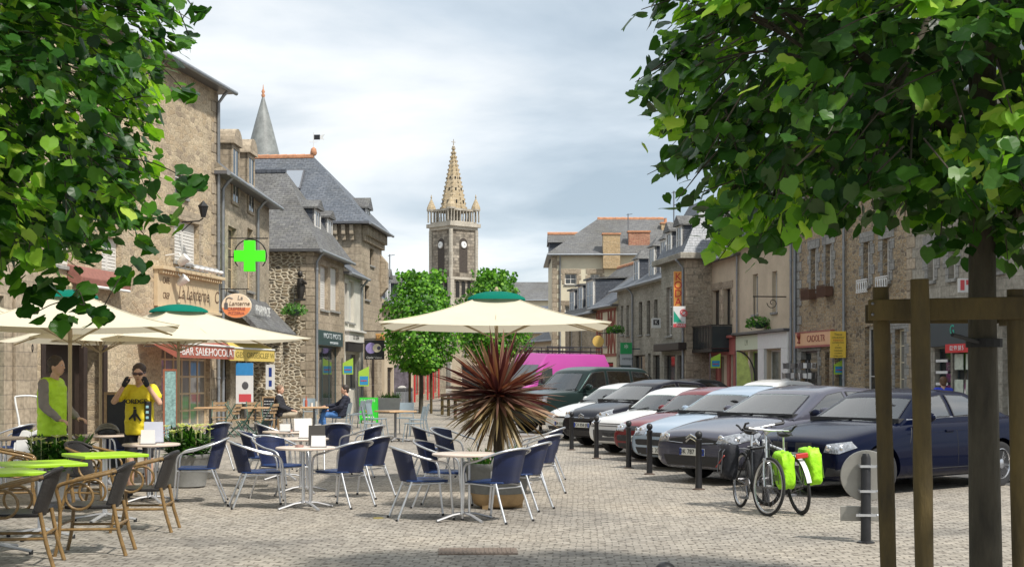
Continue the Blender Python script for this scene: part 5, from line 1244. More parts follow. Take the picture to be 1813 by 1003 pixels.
# banner and poster at pharmacy
t=thing('roll_banner','tall blue and white printed banner under the yellow awning','banner',(xa(433,40.6),40.6,.0)); zz=lambda y: za(y,40.6)
q=MB(); q.box(-.26,.26,0,.02,zz(714),zz(642)); q.build('sheet',PAPER,t); q=MB(); q.box(-.26,.26,-.004,-.001,zz(664),zz(642)); q.mi=1; q.box(-.17,.2,-.004,-.001,zz(711),zz(697)); q.mi=2; q.ell((.02,-.004,zz(682)),(.1,.002,.12),12,6); q.build('print',[mat('azure print',(.04,.25,.55),.5,0,.1),_M['sign red'],STEEL],t)
q=MB(); q.box(-.3,.3,-.1,.1,0,.06); q.tube([(0,.03,.05),(0,.03,zz(642))],.012,6); q.build('stand',STEEL,t)
q=MB(); w_=.14; q.box(-w_,w_,0,.1,0,.82); q.mi=1; q.box(-.04,.06,-.004,-.001,.1,.3); q.box(-.04,.06,-.004,-.001,.42,.72)
tag(q.build('narrow_light_box',[PAPER,mat('navy print',(.02,.05,.25),.4,0,0)],None,(xa(478,44.6),44.6,za(689,44.6))),'narrow white notice box with navy panels at the end of the yellow awning','notice box')
# awnings
def awning(name,label,A,B,zf,zb_,out,m,vh,txts,txm):
    A=Vector(A);B=Vector(B); d=B-A; L_=d.length; ang=math.atan2(d.y,d.x); t=thing(name,label,'awning',(A.x,A.y,0),ang,'shop awnings')
    q=MB(); n=10
    for i in range(n):
        a=L_*i/n;b_=L_*(i+1)/n; q.quad((a,0,zf),(b_,0,zf),(b_,out,zb_),(a,out,zb_))
    q.add([(0,0,zf),(0,out,zb_),(0,out,zb_-.25),(0,0,zf-vh)],[(0,1,2,3)]); q.add([(L_,0,zf),(L_,out,zb_),(L_,out,zb_-.25),(L_,0,zf-vh)],[(0,1,2,3)])
    q.build('canvas',m,t,fix=False)
    q=MB(); q.box(0,L_,-.012,-.004,zf-vh,zf-.03); q.build('valance',m,t); q=MB(); q.tube([(0,-.01,zf),(L_,-.01,zf)],.03,8); q.build('front_bar',WHITEP,t,smooth=60)
    q=MB(); q.tube([(.3,0,zf-.05),(.3,out,zb_-.5)],.018,6); q.tube([(L_-.3,0,zf-.05),(L_-.3,out,zb_-.5)],.018,6); q.build('arm',STEEL,t)
    for u,s_,sz,sx in txts: text('lettering',s_,sz,txm,t,(u*L_,-.016,zf-vh/2-.015),sx=sx)
awning('red_awning','brick red shop awning with white capitals beside the cafe doors',(-8.5,34.3),(-8.05,39.2),2.42,2.85,.95,mat('brick red canvas',(.42,.13,.09),.8,0,.1,6,.1,20,trans=.15),.36,((.3,'-BAR SALE-',.3,1.7),(.74,'CHOCOLAT',.3,1.7)),PAPER)
awning('yellow_awning','yellow shop awning with dark lettering on its valance by the pharmacy',(-8.3,39.9),(-7.72,44.0),2.42,2.9,.85,mat('lemon yellow canvas',(.8,.62,.17),.8,0,.06,6,.1,20,trans=.25),.38,((.2,'GES',.24,1.9),(.5,'ORGES',.24,1.7),(.82,'CLEF W',.24,1.7)),mat('olive lettering',(.25,.2,.05),.6,0,0))
# pharmacy cross
Y=41.5; t=thing('pharmacy_cross','bright green pharmacy cross in a black ring bracket on the stone wall','pharmacy sign',(xa(442,Y),Y,za(453,Y)))
G_=mat('lit green cross',(.05,.62,.01),.35,0,0,emit=.45); a_=.17; b_=.47
q=MB(); q.prism([(-a_,-b_),(a_,-b_),(a_,-a_),(b_,-a_),(b_,a_),(a_,a_),(a_,b_),(-a_,b_),(-a_,a_),(-b_,a_),(-b_,-a_),(-a_,-a_)],-.07,.07); q.build('cross',G_,t,bevel=.01)
q=MB(); q.tube([(.5*math.cos(a),.09,.5*math.sin(a)+.02) for a in [R(-40+i*13) for i in range(21)]],.018,6); q.tube([(-.95,.09,.55),(.55,.09,.55)],.018,6); q.tube([(-.95,.09,-.02),(-.47,.09,-.02)],.018,6); q.build('bracket',IRON,t)
# oval creperie sign
Y=38; t=thing('oval_sign','oval cream and orange hanging sign with a lantern drawing','sign',(xa(419,Y),Y,za(541,Y)))
q=MB(); M=Matrix.Rotation(PI/2,4,'X')@Matrix.Diagonal((1.0,.82,1,1)); q.lathe([(.41,-.03),(.42,-.02),(.42,.02),(.41,.03)],36,(0,0,0),M); q.build('plate',mat('cream sign',(.78,.65,.48),.5,0,.04),t,smooth=40)
q=MB(); q.poly([(.405*math.cos(a),-.034,.33*math.sin(a)) for a in [PI+.16+i*(PI-.32)/14 for i in range(15)]]); q.build('orange_field',mat('orange field',(.78,.26,.1),.5,0,.04),t,fix=False)
text('lettering','La',.17,STEEL,t,(.1,-.036,.22),shear=.2); text('lettering','Lanterne',.17,BRN,t,(.08,-.036,.06),shear=.2,sx=.95); text('lettering','CREPERIE',.12,REDP,t,(0,-.04,-.09),sx=1.0); text('lettering','PIZZERIA',.11,REDP,t,(0,-.04,-.21))
q=MB(); q.box(-.34,-.24,-.04,-.034,-.1,.08); q.tube([(-.29,-.04,.08),(-.28,-.04,.2),(-.2,-.04,.24),(-.1,-.04,.2)],.012,5); q.build('lantern_drawing',STEEL,t)
q=MB(); q.tube([(-.35,0,.47),(.35,0,.47)],.014,5); q.tube([(-.28,0,.3),(-.28,0,.47)],.01,5); q.tube([(.28,0,.3),(.28,0,.47)],.01,5); q.tube([(-.35,0,.47),(-.45,0,.47)],.014,5); q.build('bracket',IRON,t)
# optician style sign, banners, bins
Y=57; t,w,h_=facing('moon_sign','black square projecting sign with purple and cream discs','645' and 645,680,601,636,Y,'sign',.12,BLACKM)
for x,c,r in((-.13,(.3,.24,.5),.23),(.12,(.75,.68,.5),.18),(.2,(.1,.09,.15),.08)):
    q=MB(); q.lathe([(r,0),(r,.006)],24,(0,0,0),Matrix.Translation((x,-.004-(x+.2)*.05,h_*.58))@Matrix.Rotation(PI/2,4,'X')); q.build('disc',mat('disc %.2f'%x,c,.5,0,0),t)
text('lettering','Optic Vision',.13,PAPER,t,(0,-.006,h_*.1)); q=MB(); q.box(-w/2,w/2,.04,.08,h_+.02,h_+.06); q.box(-w/2-.5,-w/2,.04,.08,h_*.8,h_*.85); q.build('bracket',IRON,t)
t,w,h_=facing('orange_name_sign','small orange name board on scrolled bracket above the black moon sign',665,685,590,602,60,'sign',.06,mat('orange board',(.62,.33,.1),.5,0,.1)); text('lettering','ETAPE',.18,BRN,t,(0,-.004,h_/2)); q=MB(); q.tube([(-w/2-.7,.03,h_+.1),(w/2,.03,h_+.1)],.02,5); q.build('bracket',IRON,t)
t,w,h_=facing('small_black_sign','small black sign with white bird shape right of the moon sign',674,689,600,614,61,'sign',.06,BLACKM); q=MB(); q.ell((0,-.01,h_*.5),(.08,.01,.12),8,6); q.build('emblem',PAPER,t); q=MB(); q.box(-w/2-.3,-w/2,.01,.04,h_*.5,h_*.55); q.build('bracket',IRON,t)
FLG=mat('lime flag cloth',(.45,.7,.08),.7,0,.05,trans=.2); FLB=mat('blue flag panel',(.03,.25,.5),.7,0,.05)
def flag(label,px,Y,yt,yb,w,pole=True,z0=0):
    zt_=za(yt,Y); zb_=za(yb,Y); t=thing('shop_flag',label,'flag',(xa(px,Y),Y,0),0,'lime and blue shop flags'); q=MB(); q.prism([(-w/2,zb_),(w/2,zb_),(w/2,zt_),(-w/2,zt_-w*.5)],-.008,.008); q.build('cloth',FLG,t)
    q=MB(); q.box(-w*.38,w*.42,-.014,-.009,zb_+.05,zb_+(zt_-zb_)*.5); q.build('panel',FLB,t)
    q=MB(); q.box(-w*.3,w*.3,-.018,-.0145,zb_+(zt_-zb_)*.25,zb_+(zt_-zb_)*.3); q.build('lettering',RDL,t)
    q=MB(); q.tube([(-w/2-.02,0,z0),(-w/2-.02,0,zt_)],.02,6); q.build('pole',STEEL,t)
flag('lime flag with blue panel on a tall pole before the narrow white shop window',616,55,633,662,.42); flag('lime flag with blue panel just left above the green board',644,52,648,683,.4)
flag('lime flag with blue panel in front of the red shopfront on the right',1267,50,625,651,.36,z0=0.1); flag('lime flag with blue and pink panel under the yellow notice board',1487,42,634,662,.38,z0=.1)
t=thing('feather_banner','tall lime feather banner with black curved edge before the pale green shopfront','banner',(xa(1322,47.2),47.2,.13)); q=MB(); q.prism([(-.35,0)]+[(-.35,2.3)]+[(-.35+.5*math.sin(k*PI/16),2.3-.0+ -1.0*(1-math.cos(k*PI/16))) for k in range(1,9)]+[(.35,0)],-.01,.01); q.build('cloth',mat('yellow lime banner',(.5,.58,.16),.6,0,.35,3),t); q=MB(); q.tube([(-.35+.64*math.sin(k*PI/16),0,2.32-1.0*(1-math.cos(k*PI/16))) for k in range(0,9)]+[(.37,0,0)],.025,6); q.build('pole',BLACKM,t)
# postcard racks
for px,Y,l_,lb in ((1400,44.2,.9,'grey postcard rack crowded with cards left of the downpipe'),(1430,43,.8,'silvery card rack with white cards before the peach sign shop')):
    t=thing('card_rack',lb,'card rack',(xa(px,Y),Y,.13),0,'card racks outside the shops'); q=MB(); q.tube([(0,0,0),(0,0,1.95)],.02,6)
    for a in range(4): q.tube([(.4*math.cos(a*PI/2),.4*math.sin(a*PI/2),0),(0,0,.06)],.015,5)
    q.build('stand',STEEL,t); rn=random.Random(int(px))
    q=MB()
    for k in range(60):
        a=(k%12)*PI/6; z=.5+(k//12)*.32; q.cbox((.27*math.cos(a),.27*math.sin(a),z),(.012,.11,.15+rn.random()*.05),(0,.1,a)); q.mi=rn.randrange(3)
    q.build('postcards',[PAPER,STEEL,mat('card print',(.3,.27,.25),.5,0,.5,20)],t)
for px,Y,l_ in ((709,62,'grey litter bin right of the low white planter behind the far terrace'),(722,63,'pale grey litter bin, second one beside the picture panel')):
    t=thing('litter_bin',l_,'bin',(xa(px,Y),Y,0),0,'grey litter bins'); q=MB(); q.box(-.22,.22,-.22,.22,.05,.9); q.build('body',mat('bin grey',(.22,.23,.25),.5,.1,.1),t,bevel=.04); q=MB(); q.prism([(-.24,.9),(.24,.9),(.2,1.02),(-.2,1.02)],-.24,.24); q.build('lid',STEEL,t)
t=thing('low_planter','low white planter box with yellow green plants behind the far terrace','planter',(xa(690,60),60,0)); q=MB(); q.box(-.5,.5,-.25,.25,0,.6); q.build('box',WHITEP,t,bevel=.02); q=MB(); rn=random.Random(8)
for i in range(120): strap(q,(rn.uniform(-.45,.45),rn.uniform(-.2,.2),.58),rn.random()*6.28,rn.uniform(.2,1.4),rn.uniform(.15,.35),.02,2,4)
q.build('plants',GREENL,t,fix=False)
t=thing('picture_panel','tall grey picture panel with white plate image beside the red shopfront','panel',(xa(712,66),66,0)); q=MB(); q.box(-.4,.4,0,.1,.3,2.1); q.build('panel',mat('mauve grey print',(.16,.14,.17),.5,0,.6,4),t); q=MB(); q.ell((0,-.02,.9),(.25,.01,.2),14,6); q.build('plate_image',PAPER,t); q=MB(); q.box(-.35,-.3,.02,.08,0,.3); q.box(.3,.35,.02,.08,0,.3); q.build('leg',STEEL,t)
# ------------------------------------------------------------------ bicycles
def bicycle(label,loc,rz,fcol,steer,pcol,rimc,lean=0,fender=None,bars='flat',straps=False):
    t=thing('bicycle',label,'bicycle',loc,rz,'bicycles leaning on the bollard'); t.rotation_euler=(lean,0,rz)
    FM=fcol; wr=.335; rc=(-.5,0,wr); fc=(.55,0,wr)
    def wheel(nm,piv,ang):
        q=MB(); q.T=Matrix.Translation(piv)@Matrix.Rotation(ang,4,'Z'); c=(0,0,0)
        q.tube([(wr*.965*math.cos(k*PI/20),0,wr*.965*math.sin(k*PI/20)) for k in range(40)],.018,8,closed=True); w=q.build(nm,RUBBER,t,smooth=60)
        q=MB(); q.T=Matrix.Translation(piv)@Matrix.Rotation(ang,4,'Z'); q.tube([(wr*.895*math.cos(k*PI/20),0,wr*.895*math.sin(k*PI/20)) for k in range(40)],.013,6,closed=True,sq=1); q.build('rim',rimc,w,smooth=60)
        q=MB(); q.T=Matrix.Translation(piv)@Matrix.Rotation(ang,4,'Z')
        for k in range(28):
            a=k*2*PI/28; q.tube([(.02*math.cos(a+1.2),.03*(1 if k%2 else -1),.02*math.sin(a+1.2)),(wr*.89*math.cos(a),0,wr*.89*math.sin(a))],.0016,3,caps=False)
        q.tube([(0,-.05,0),(0,.05,0)],.022,10); q.build('spokes',STEEL,w)
    wheel('rear_wheel',rc,0)
    hs=Vector((.47,0,.62)); ht=Vector((.43,0,.83)); wheel('front_wheel',fc,steer)
    bb=Vector((-.06,0,.29)); sc=Vector((-.2,0,.76)); q=MB()
    for a,b_,r in ((bb,sc,.016),(bb,hs,.02),(sc-Vector((0,0,.03)),ht-Vector((0,0,.04)),.016),(hs,ht,.021)): q.tube([a,b_],r,8)
    for s2 in(-1,1): q.tube([bb+Vector((0,s2*.03,0)),Vector(rc)+Vector((0,s2*.06,0))],.01,6); q.tube([sc+Vector((0,s2*.01,-.04)),Vector(rc)+Vector((0,s2*.06,0))],.009,6)
    q.build('frame',FM,t,smooth=60)
    Ms=Matrix.Translation(fc)@Matrix.Rotation(steer,4,'Z'); off=Matrix.Translation((-fc[0],-fc[1],-fc[2]))
    q=MB(); q.T=Ms@off
    for s2 in(-1,1): q.tube([(.55,s2*.055,wr),(.51,s2*.055,.5),(.475,s2*.04,.64)],.012,6)
    q.tube([(.475,-.05,.64),(.475,.05,.64)],.016,6); q.tube([(.475,0,.62),(.41,0,.95)],.014,8); q.build('fork',ALU if bars=='flat' else FM,t,smooth=60)
    q=MB(); q.T=Ms@off; q.tube([(.41,0,.93),(.5,0,.98)],.016,8); q.tube(bez([(.46,-.31,.99),(.5,-.12,.985),(.51,0,.98),(.5,.12,.985),(.46,.31,.99)],4),.0125,8); q.build('handlebar',ALU,t,smooth=60)
    q=MB(); q.T=Ms@off
    for s2 in(-1,1):
        q=MB(); q.T=Ms@off; q.tube([(.455,s2*.31,.99),(.475,s2*.2,.988)],.019,8); q.tube([(.455,s2*.32,.99),(.5,s2*.33,1.04),(.55,s2*.32,1.05)],.013,6); q.tube([(.5,s2*.17,.98),(.57,s2*.2,.95),(.56,s2*.27,.94)],.006,5); q.build('grip',BLACKM,t,smooth=60)
    q=MB(); q.T=Ms@off; q.tube(bez([(.5,.1,.98),(.6,.05,.85),(.52,.02,.66)],5),.004,4); q.tube(bez([(.5,-.1,.98),(.62,-.02,.8),(.4,0,.75)],5),.004,4); q.build('cables',BLACKM,t)
    q=MB(); q.tube([sc,Vector((-.225,0,.9))],.0135,8); q.build('seat_post',ALU,t)
    q=MB(); q.ell((-.29,0,.93),(.11,.075,.035),12,8); q.ell((-.17,0,.935),(.12,.03,.025),10,6); q.build('saddle',BLACKM,t,smooth=70)
    q=MB(); q.lathe([(.09,-.006),(.09,.006)],20,(0,0,0),Matrix.Translation((bb.x,-.06,bb.z))@Matrix.Rotation(PI/2,4,'X')); 
    q.tube([(bb.x,-.075,bb.z),(bb.x+.1,-.08,bb.z-.13)],.01,6); q.tube([(bb.x,.075,bb.z),(bb.x-.1,.08,bb.z+.13)],.01,6); q.box(bb.x+.06,bb.x+.15,-.17,-.08,bb.z-.145,bb.z-.12); q.box(bb.x-.14,bb.x-.05,.08,.17,bb.z+.12,bb.z+.145)
    q.tube([(bb.x,-.06,bb.z+.09),(rc[0],-.06,rc[2]+.035)],.005,4); q.tube([(bb.x,-.06,bb.z-.09),(rc[0],-.06,rc[2]-.035)],.005,4); q.build('chainset',STEEL,t)
    q=MB()
    for s2 in(-1,1): q.tube([(-.24,s2*.05,.7),(-.7,s2*.06,.72)],.006,5); q.tube([(-.52,s2*.06,wr),(-.5,s2*.06,.71)],.006,5); q.tube([(-.52,s2*.06,wr),(-.66,s2*.06,.71)],.006,5)
    for k in range(3): q.tube([(-.4-.12*k,-.06,.715),(-.4-.12*k,.06,.715)],.005,5)
    q.build('rack',STEEL,t)
    if fender:
        q=MB(); n=16
        for k in range(n):
            a=R(-10)+R(150)*k/n+R(20); a2=a+R(150)/n; 
            for r in (wr*1.08,):
                q.add([(rc[0]-r*math.cos(a)*1,-.028,rc[2]+r*math.sin(a)),(rc[0]-r*math.cos(a),.028,rc[2]+r*math.sin(a)),(rc[0]-r*math.cos(a2),.028,rc[2]+r*math.sin(a2)),(rc[0]-r*math.cos(a2),-.028,rc[2]+r*math.sin(a2))],[(0,1,2,3)])
        q.build('mudguard',fender,t,fix=False); q=MB(); q.box(-.735,-.71,-.075,.075,.67,.73); q.build('rear_light',RDL,t,bevel=.01)
    for s2 in(-1,1):
        if pcol is None: break
        q=MB(); vs=[]; 
        import random as _r
        rn=_r.Random(3+s2); nu,nv=18,12
        q.ell((-.54,s2*.165,.52),(.19,.095,.23),nu,nv)
        for i,v in enumerate(q.v):
            d=v-Vector((-.54,s2*.165,.52)); 
            m_=max(abs(d.x)/.17,abs(d.y)/.085,abs(d.z)/.21); L2=math.sqrt((d.x/.19)**2+(d.y/.095)**2+(d.z/.23)**2)
            k=(L2/max(m_,.01))**.85 if m_>0 else 1; k*=1.0+.14*d.z/.23
            q.v[i]=Vector((-.54,s2*.165,.52))+Vector((d.x,d.y,d.z))*k*(1+rn.uniform(-.07,.07))
        q.build('pannier',pcol,t,smooth=70)
        q=MB()
        for xx in(-.62,-.46): q.tube([(xx,s2*.08,.74),(xx,s2*.2,.755),(xx,s2*.272,.66),(xx,s2*.275,.4)],.009,4)
        q.box(-.58,-.5,s2*.268-.006,s2*.268+.006,.44,.5); q.build('buckle_strap',STEEL if straps else mat('dull olive webbing',(.12,.2,.03),.8,0,.1),t)
        if straps: q=MB(); q.tube([(-.72,s2*.27,.46),(-.4,s2*.27,.62)],.008,4); q.build('strap',RDL,t)
    return t
LIMEB=mat('hi vis lime rain cover',(.36,.8,.015),.55,0,.22,7,1.0,13)
BLKB=mat('black pannier cloth',(.015,.016,.022),.8,0,.3,9,.3,30)
ax,ay=2.93,15.6; a2x,a2y=2.80,16.62
ang=math.atan2(ay-a2y,ax-a2x)
bicycle('black bicycle with black panniers, front wheel turned towards us',(ax-.55*math.cos(ang),ay-.55*math.sin(ang),0),ang,mat('black frame paint',(.02,.02,.022),.3,.2,.1,coat=.5),R(14),BLKB,ALU,lean=R(-4),straps=True)
r0=(3.36,15.75); ang=math.atan2(.95,-.18)
bicycle('bicycle with lime green pannier covers and white rear mudguard seen from behind',(r0[0]+.5*math.cos(ang),r0[1]+.5*math.sin(ang),0),ang,mat('white frame paint',(.6,.62,.65),.3,.1,.05,coat=.5),R(15),LIMEB,mat('black rim',(.03,.03,.03),.3,.5,0),lean=R(-7),fender=WHITEP)
# ------------------------------------------------------------------ cars (local: forward +x, left +y)
def paint(name,c,metal=.35,rough=.28):
    m=mat(name,c,rough,metal,.03,3,coat=.28 if max(c)<.1 else .8,spec=.05); return m
def thin_glass(name,tint,boost):
    m,nt,b=_new(name); L=nt.links; nt.nodes.remove(b)
    tr=nd(nt,'ShaderNodeBsdfTransparent'); tr.inputs[0].default_value=(*tint,1); gl=nd(nt,'ShaderNodeBsdfGlossy'); gl.inputs['Roughness'].default_value=.02; gl.inputs[0].default_value=(1,1,1,1)
    fr=nd(nt,'ShaderNodeFresnel'); fr.inputs[0].default_value=1.6; mu=nd(nt,'ShaderNodeMath',operation='MULTIPLY_ADD'); mu.inputs[1].default_value=boost; mu.inputs[2].default_value=.05; mu.use_clamp=True
    mx=nd(nt,'ShaderNodeMixShader'); L.new(fr.outputs[0],mu.inputs[0]); L.new(mu.outputs[0],mx.inputs[0]); L.new(tr.outputs[0],mx.inputs[1]); L.new(gl.outputs[0],mx.inputs[2]); L.new(mx.outputs[0],nt.nodes['Material Output'].inputs['Surface'])
    return m
WSG=thin_glass('windscreen glass',(.5,.72,.65),1.35); SDG=thin_glass('side glass',(.42,.52,.5),2.2)
MIRG=mat('mirror glass',(.25,.27,.28),.05,.6,0); SEATM=mat('dark seat cloth',(.035,.036,.04),.9,0,.2,20); DASH=mat('dashboard plastic',(.03,.03,.032),.7,0,.1)
TRIM=mat('black plastic trim',(.02,.02,.022),.55,0,.1)
CHR=mat('chrome',(.8,.8,.82),.12,1.0,0)
LAMP=mat('headlamp lens',(.3,.31,.33),.08,.4,.6,22,spec=1,coat=1)
PLW=mat('number plate white',(.72,.72,.66),.4,0,0); PLB=mat('number plate blue band',(.02,.06,.35),.4,0,0)
BLKT=mat('plate black',(.01,.01,.01),.5,0,0)
def interp(P,x):
    if x>=P[0][0]: return P[0][1]
    for i in range(len(P)-1):
        if P[i][0]>=x>=P[i+1][0]:
            t=(P[i][0]-x)/(P[i][0]-P[i+1][0]); t2=t*t*(3-2*t)*.0+t; return P[i][1]+(P[i+1][1]-P[i][1])*t2
    return P[-1][1]
class Car:
    def __init__(s,label,pos,rz,L,W,H,wb,tr,wr,top,gh,pm,cat='car',grp='cars parked side by side at an angle',low=.2,fo=.85,name='parked_car',wbelt=.9,wroof=.70,nose_w=.80,rim='alloy',lowm=None,rear_w=.84,square=0.0):
        s.W=W;s.L=L;s.H=H;s.pm=pm
        xf=wb/2+fo; xr=xf-L; s.xf=xf;s.xr=xr
        fwd=Vector((math.cos(rz),math.sin(rz))); lft=Vector((-fwd.y,fwd.x))
        c=Vector(pos)-fwd*(wb/2)-lft*(tr/2)
        s.t=thing(name,label,cat,(c.x,c.y,0),rz,grp)
        hw=W/2
        # --- lower body
        xs=[xf,xf-.03,xf-.1,xf-.22,xf-.45,xf-.8]; n=9; a=xf-.8; b=xr+.6
        xs+= [a+(b-a)*i/n for i in range(1,n+1)]+[xr+.3,xr+.12,xr+.03,xr]
        vs=[];fs=[]
        for x in xs:
            df=xf-x; dr=x-xr
            wf=nose_w+(1-nose_w)*min(1,df/.75)**.5 if df<.75 else 1.0
            wr_=rear_w+(1-rear_w)*min(1,dr/.6)**.5 if dr<.6 else 1.0
            w=hw*min(wf,wr_); zt=interp(top,x); e=0
            if df<.1: e=(1-df/.1)
            if dr<.1: e=max(e,(1-dr/.1))
            zb=low+.05*e+ (.03 if df<.5 or dr<.5 else 0); zt2=zt-.035*e
            cr=.035 if df<1.2 else .02
            ring=[(0,zb),(.75*w,zb),(.95*w,zb+.05),(w,zb+.18),(w*1.0,zb+(zt-zb)*.52),(w*.985,zb+(zt-zb)*.74),(w*.945,zt2-.045),(w*.86,zt2-.0),(w*.5,zt2+cr*.8),(0,zt2+cr)]
            full=ring+[(-y,z) for y,z in ring[-2:0:-1]]
            for y,z in full: vs.append((x,y,z))
        N=18
        for i in range(len(xs)-1):
            for k in range(N):
                fs.append((i*N+k,i*N+(k+1)%N,(i+1)*N+(k+1)%N,(i+1)*N+k))
        fs.append(tuple(range(N))); fs.append(tuple((len(xs)-1)*N+k for k in range(N)))
        q=MB(); q.add(vs,fs); o=link('tmp',q.mesh('tmp',[pm]))
        sd=o.modifiers.new('s','SUBSURF'); sd.levels=2; sd.render_levels=2
        cut=MB()
        for xx in (wb/2,-wb/2):
            for sy in (-1,1): cut.tube([(xx,sy*(hw-.26),wr),(xx,sy*(hw+.2),wr)],wr+.055,28)
        co_=link('cut',cut.mesh('cut',[TRIM])); bo=o.modifiers.new('b','BOOLEAN'); bo.operation='DIFFERENCE'; bo.object=co_; bo.solver='EXACT'
        me=evalmesh(o,'body'); bpy.data.objects.remove(o); bpy.data.objects.remove(co_)
        me.materials.clear(); me.materials.append(pm)
        for p in me.polygons: p.material_index=0; p.use_smooth=True
        me.set_sharp_from_angle(angle=R(42))
        s.body=link('body',me,s.t)
        # --- greenhouse
        gx=[p[0] for p in gh]; vs=[];fs=[]; st=[]
        for i in range(len(gh)-1):
            for k in range(5 if i<len(gh)-2 else 6):
                f=k/(5 if i<len(gh)-2 else 5)
                if k==5 and i<len(gh)-2: continue
                x=gh[i][0]+(gh[i+1][0]-gh[i][0])*f; st.append((x,gh[i][1]+(gh[i+1][1]-gh[i][1])*f))
        for x,zr in st:
            zb=interp(top,x)-.03; zb=min(zb,zr-.002); belt=interp(top,x)
            f=max(0,min(1,(zr-belt)/(H-belt))); wt=hw*(wbelt+(wroof-wbelt)*f); wb_=hw*wbelt
            hgt=zr-zb
            taper=1-.10*max(0,min(1,(gh[1][0]-x)/(gh[1][0]-gh[-1][0])))**2
            wt*=taper; wb2=wb_*(1-.06*max(0,min(1,(gh[1][0]-x)/(gh[1][0]-gh[-1][0])))**2)
            ring=[(wb2,zb),(wb2+(wt-wb2)*.5+.012*f,zb+hgt*.5),(wt+.004,zb+hgt*.86),(wt*.95,zb+hgt*.955),(wt*.6,zb+hgt*.99),(0,zb+hgt)]
            full=ring+[(-y,z) for y,z in ring[-2::-1]]
            for y,z in full: vs.append((x-(.11*(y/hw)**2 if i<99 else 0)*(1 if x>gh[1][0]-.15 else 0),y,z))
        N=11
        for i in range(len(st)-1):
            for k in range(N-1): fs.append((i*N+k,i*N+k+1,(i+1)*N+k+1,(i+1)*N+k))
        q=MB(); q.add(vs,fs); o=link('tmp',q.mesh('tmp',[pm])); sd=o.modifiers.new('s','SUBSURF'); sd.levels=3; sd.render_levels=3
        me=evalmesh(o,'cabin'); bpy.data.objects.remove(o)
        for p in me.polygons: p.use_smooth=True
        me.set_sharp_from_angle(angle=R(50))
        s.cab=link('cabin',me,s.t); tp=max(me.polygons,key=lambda p:p.center.z+abs(p.normal.z)*.5); s.nsign=1 if tp.normal.z>0 else -1
        def bvh(me_): return BVHTree.FromPolygons([v.co.copy() for v in me_.vertices],[tuple(p.vertices) for p in me_.polygons])
        s.bb=bvh(s.body.data); s.cb=bvh(s.cab.data); s.gh=gh; s.top=top; s.wb=wb; s.wr=wr; s.tr=tr
        s.wheels(rim); s.holes=[]; s.interior()
        return
    def hit(s,bv,o,d):
        h=bv.ray_cast(o,d)
        if h[0] is None: h=bv.find_nearest(o+d*3) if True else h
        return h[0],h[1]
    def decal(s,name,pts,d,mat_,bv=None,off=.006,parent=None,n=4,far=6,sub=3,both=False,smooth=60,rim=True):
        """pts: 3D points (rough) projected along d onto the body"""
        bv=bv or s.bb; d=Vector(d).normalized(); P_=[Vector(p) for p in pts]; Q=[]
        for i in range(len(P_)):
            a=P_[i]; b=P_[(i+1)%len(P_)]
            for k in range(sub): Q.append(a.lerp(b,k/sub))
        c=sum(Q,Vector())/len(Q); q=MB(); vs=[];fs=[]; m=len(Q)
        def pr(p):
            h=bv.ray_cast(p-d*far,d)
            if h[0] is None:
                h=bv.find_nearest(p)
            nn=h[1]
            if nn.dot(d)>0: nn=-nn
            return h[0]+nn*off
        for k in range(1,n+1):
            for p in Q: vs.append(pr(c.lerp(p,k/n)))
        vs.append(pr(c))
        for k in range(n-1):
            for i in range(m): fs.append((k*m+i,k*m+(i+1)%m,(k+1)*m+(i+1)%m,(k+1)*m+i))
        for i in range(m): fs.append((n*m,i,(i+1)%m))
        # rim back to the body gives it thickness
        base=len(vs)
        for i in range(m if rim else 0):
            p=vs[(n-1)*m+i]; vs.append(p+d*(off+.01))
        for i in range(m if rim else 0): fs.append(((n-1)*m+i,(n-1)*m+(i+1)%m,base+(i+1)%m,base+i))
        q.add(vs,fs); return q.build(name,mat_,parent or s.t,smooth=smooth)
    def interior(s):
        g=s.gh; hw=s.W/2; zb=interp(s.top,0)
        q=MB(); q.box(g[-1][0]+.25,g[0][0]-.12,-hw*.84,hw*.84,zb-.02,zb+.04); q.build('interior_trim',DASH,s.t)
        for x,nm in ((.0,2),(-.95,3)):
            for k in range(nm):
                y=(-.36 if k==0 else .36) if nm==2 else (-.42+.42*k)
                q=MB(); q.tube([(x-.05,y,zb-.1),(x-.16,y,zb+.13)],[.2,.17],10,sq=.35); q.ell((x-.2,y,zb+.235),(.05,.12,.075),10,8); q.build('seat',SEATM,s.t,smooth=60)
        q=MB(); c_=Vector((.42,.36,zb+.06)); q.tube([c_+Vector((.09*math.cos(a*PI/8),.18*math.sin(a*PI/8),.16*math.cos(a*PI/8))) for a in range(16)],.013,6,closed=True); q.build('steering_wheel',TRIM,s.t,smooth=60)
    def window(s,name,pts,d,mat_,sub=4,bord=.06,n=5):
        """cuts the opening out of the cabin shell, then sets a pane with a dark edge band over it"""
        P_=[Vector(p) for p in pts]; c=sum(P_,Vector())/len(P_); d=Vector(d).normalized()
        u=d.orthogonal().normalized(); v=d.cross(u); ring=[((p-c)*(1-bord*1.4)) for p in P_]; R2=[(p.dot(u),p.dot(v)) for p in ring]
        import bmesh
        me=s.cab.data; bm=bmesh.new(); bm.from_mesh(me)
        def inside(co):
            r=co-c; x=r.dot(u); y=r.dot(v); ins=False; m=len(R2); j=m-1
            for i in range(m):
                if (R2[i][1]>y)!=(R2[j][1]>y) and x<(R2[j][0]-R2[i][0])*(y-R2[i][1])/(R2[j][1]-R2[i][1])+R2[i][0]: ins=not ins
                j=i
            return ins
        kill=[f for f in bm.faces if f.normal.dot(d)*s.nsign<-.05 and inside(f.calc_center_median())]
        bmesh.ops.delete(bm,geom=kill,context='FACES'); bm.to_mesh(me); bm.free()
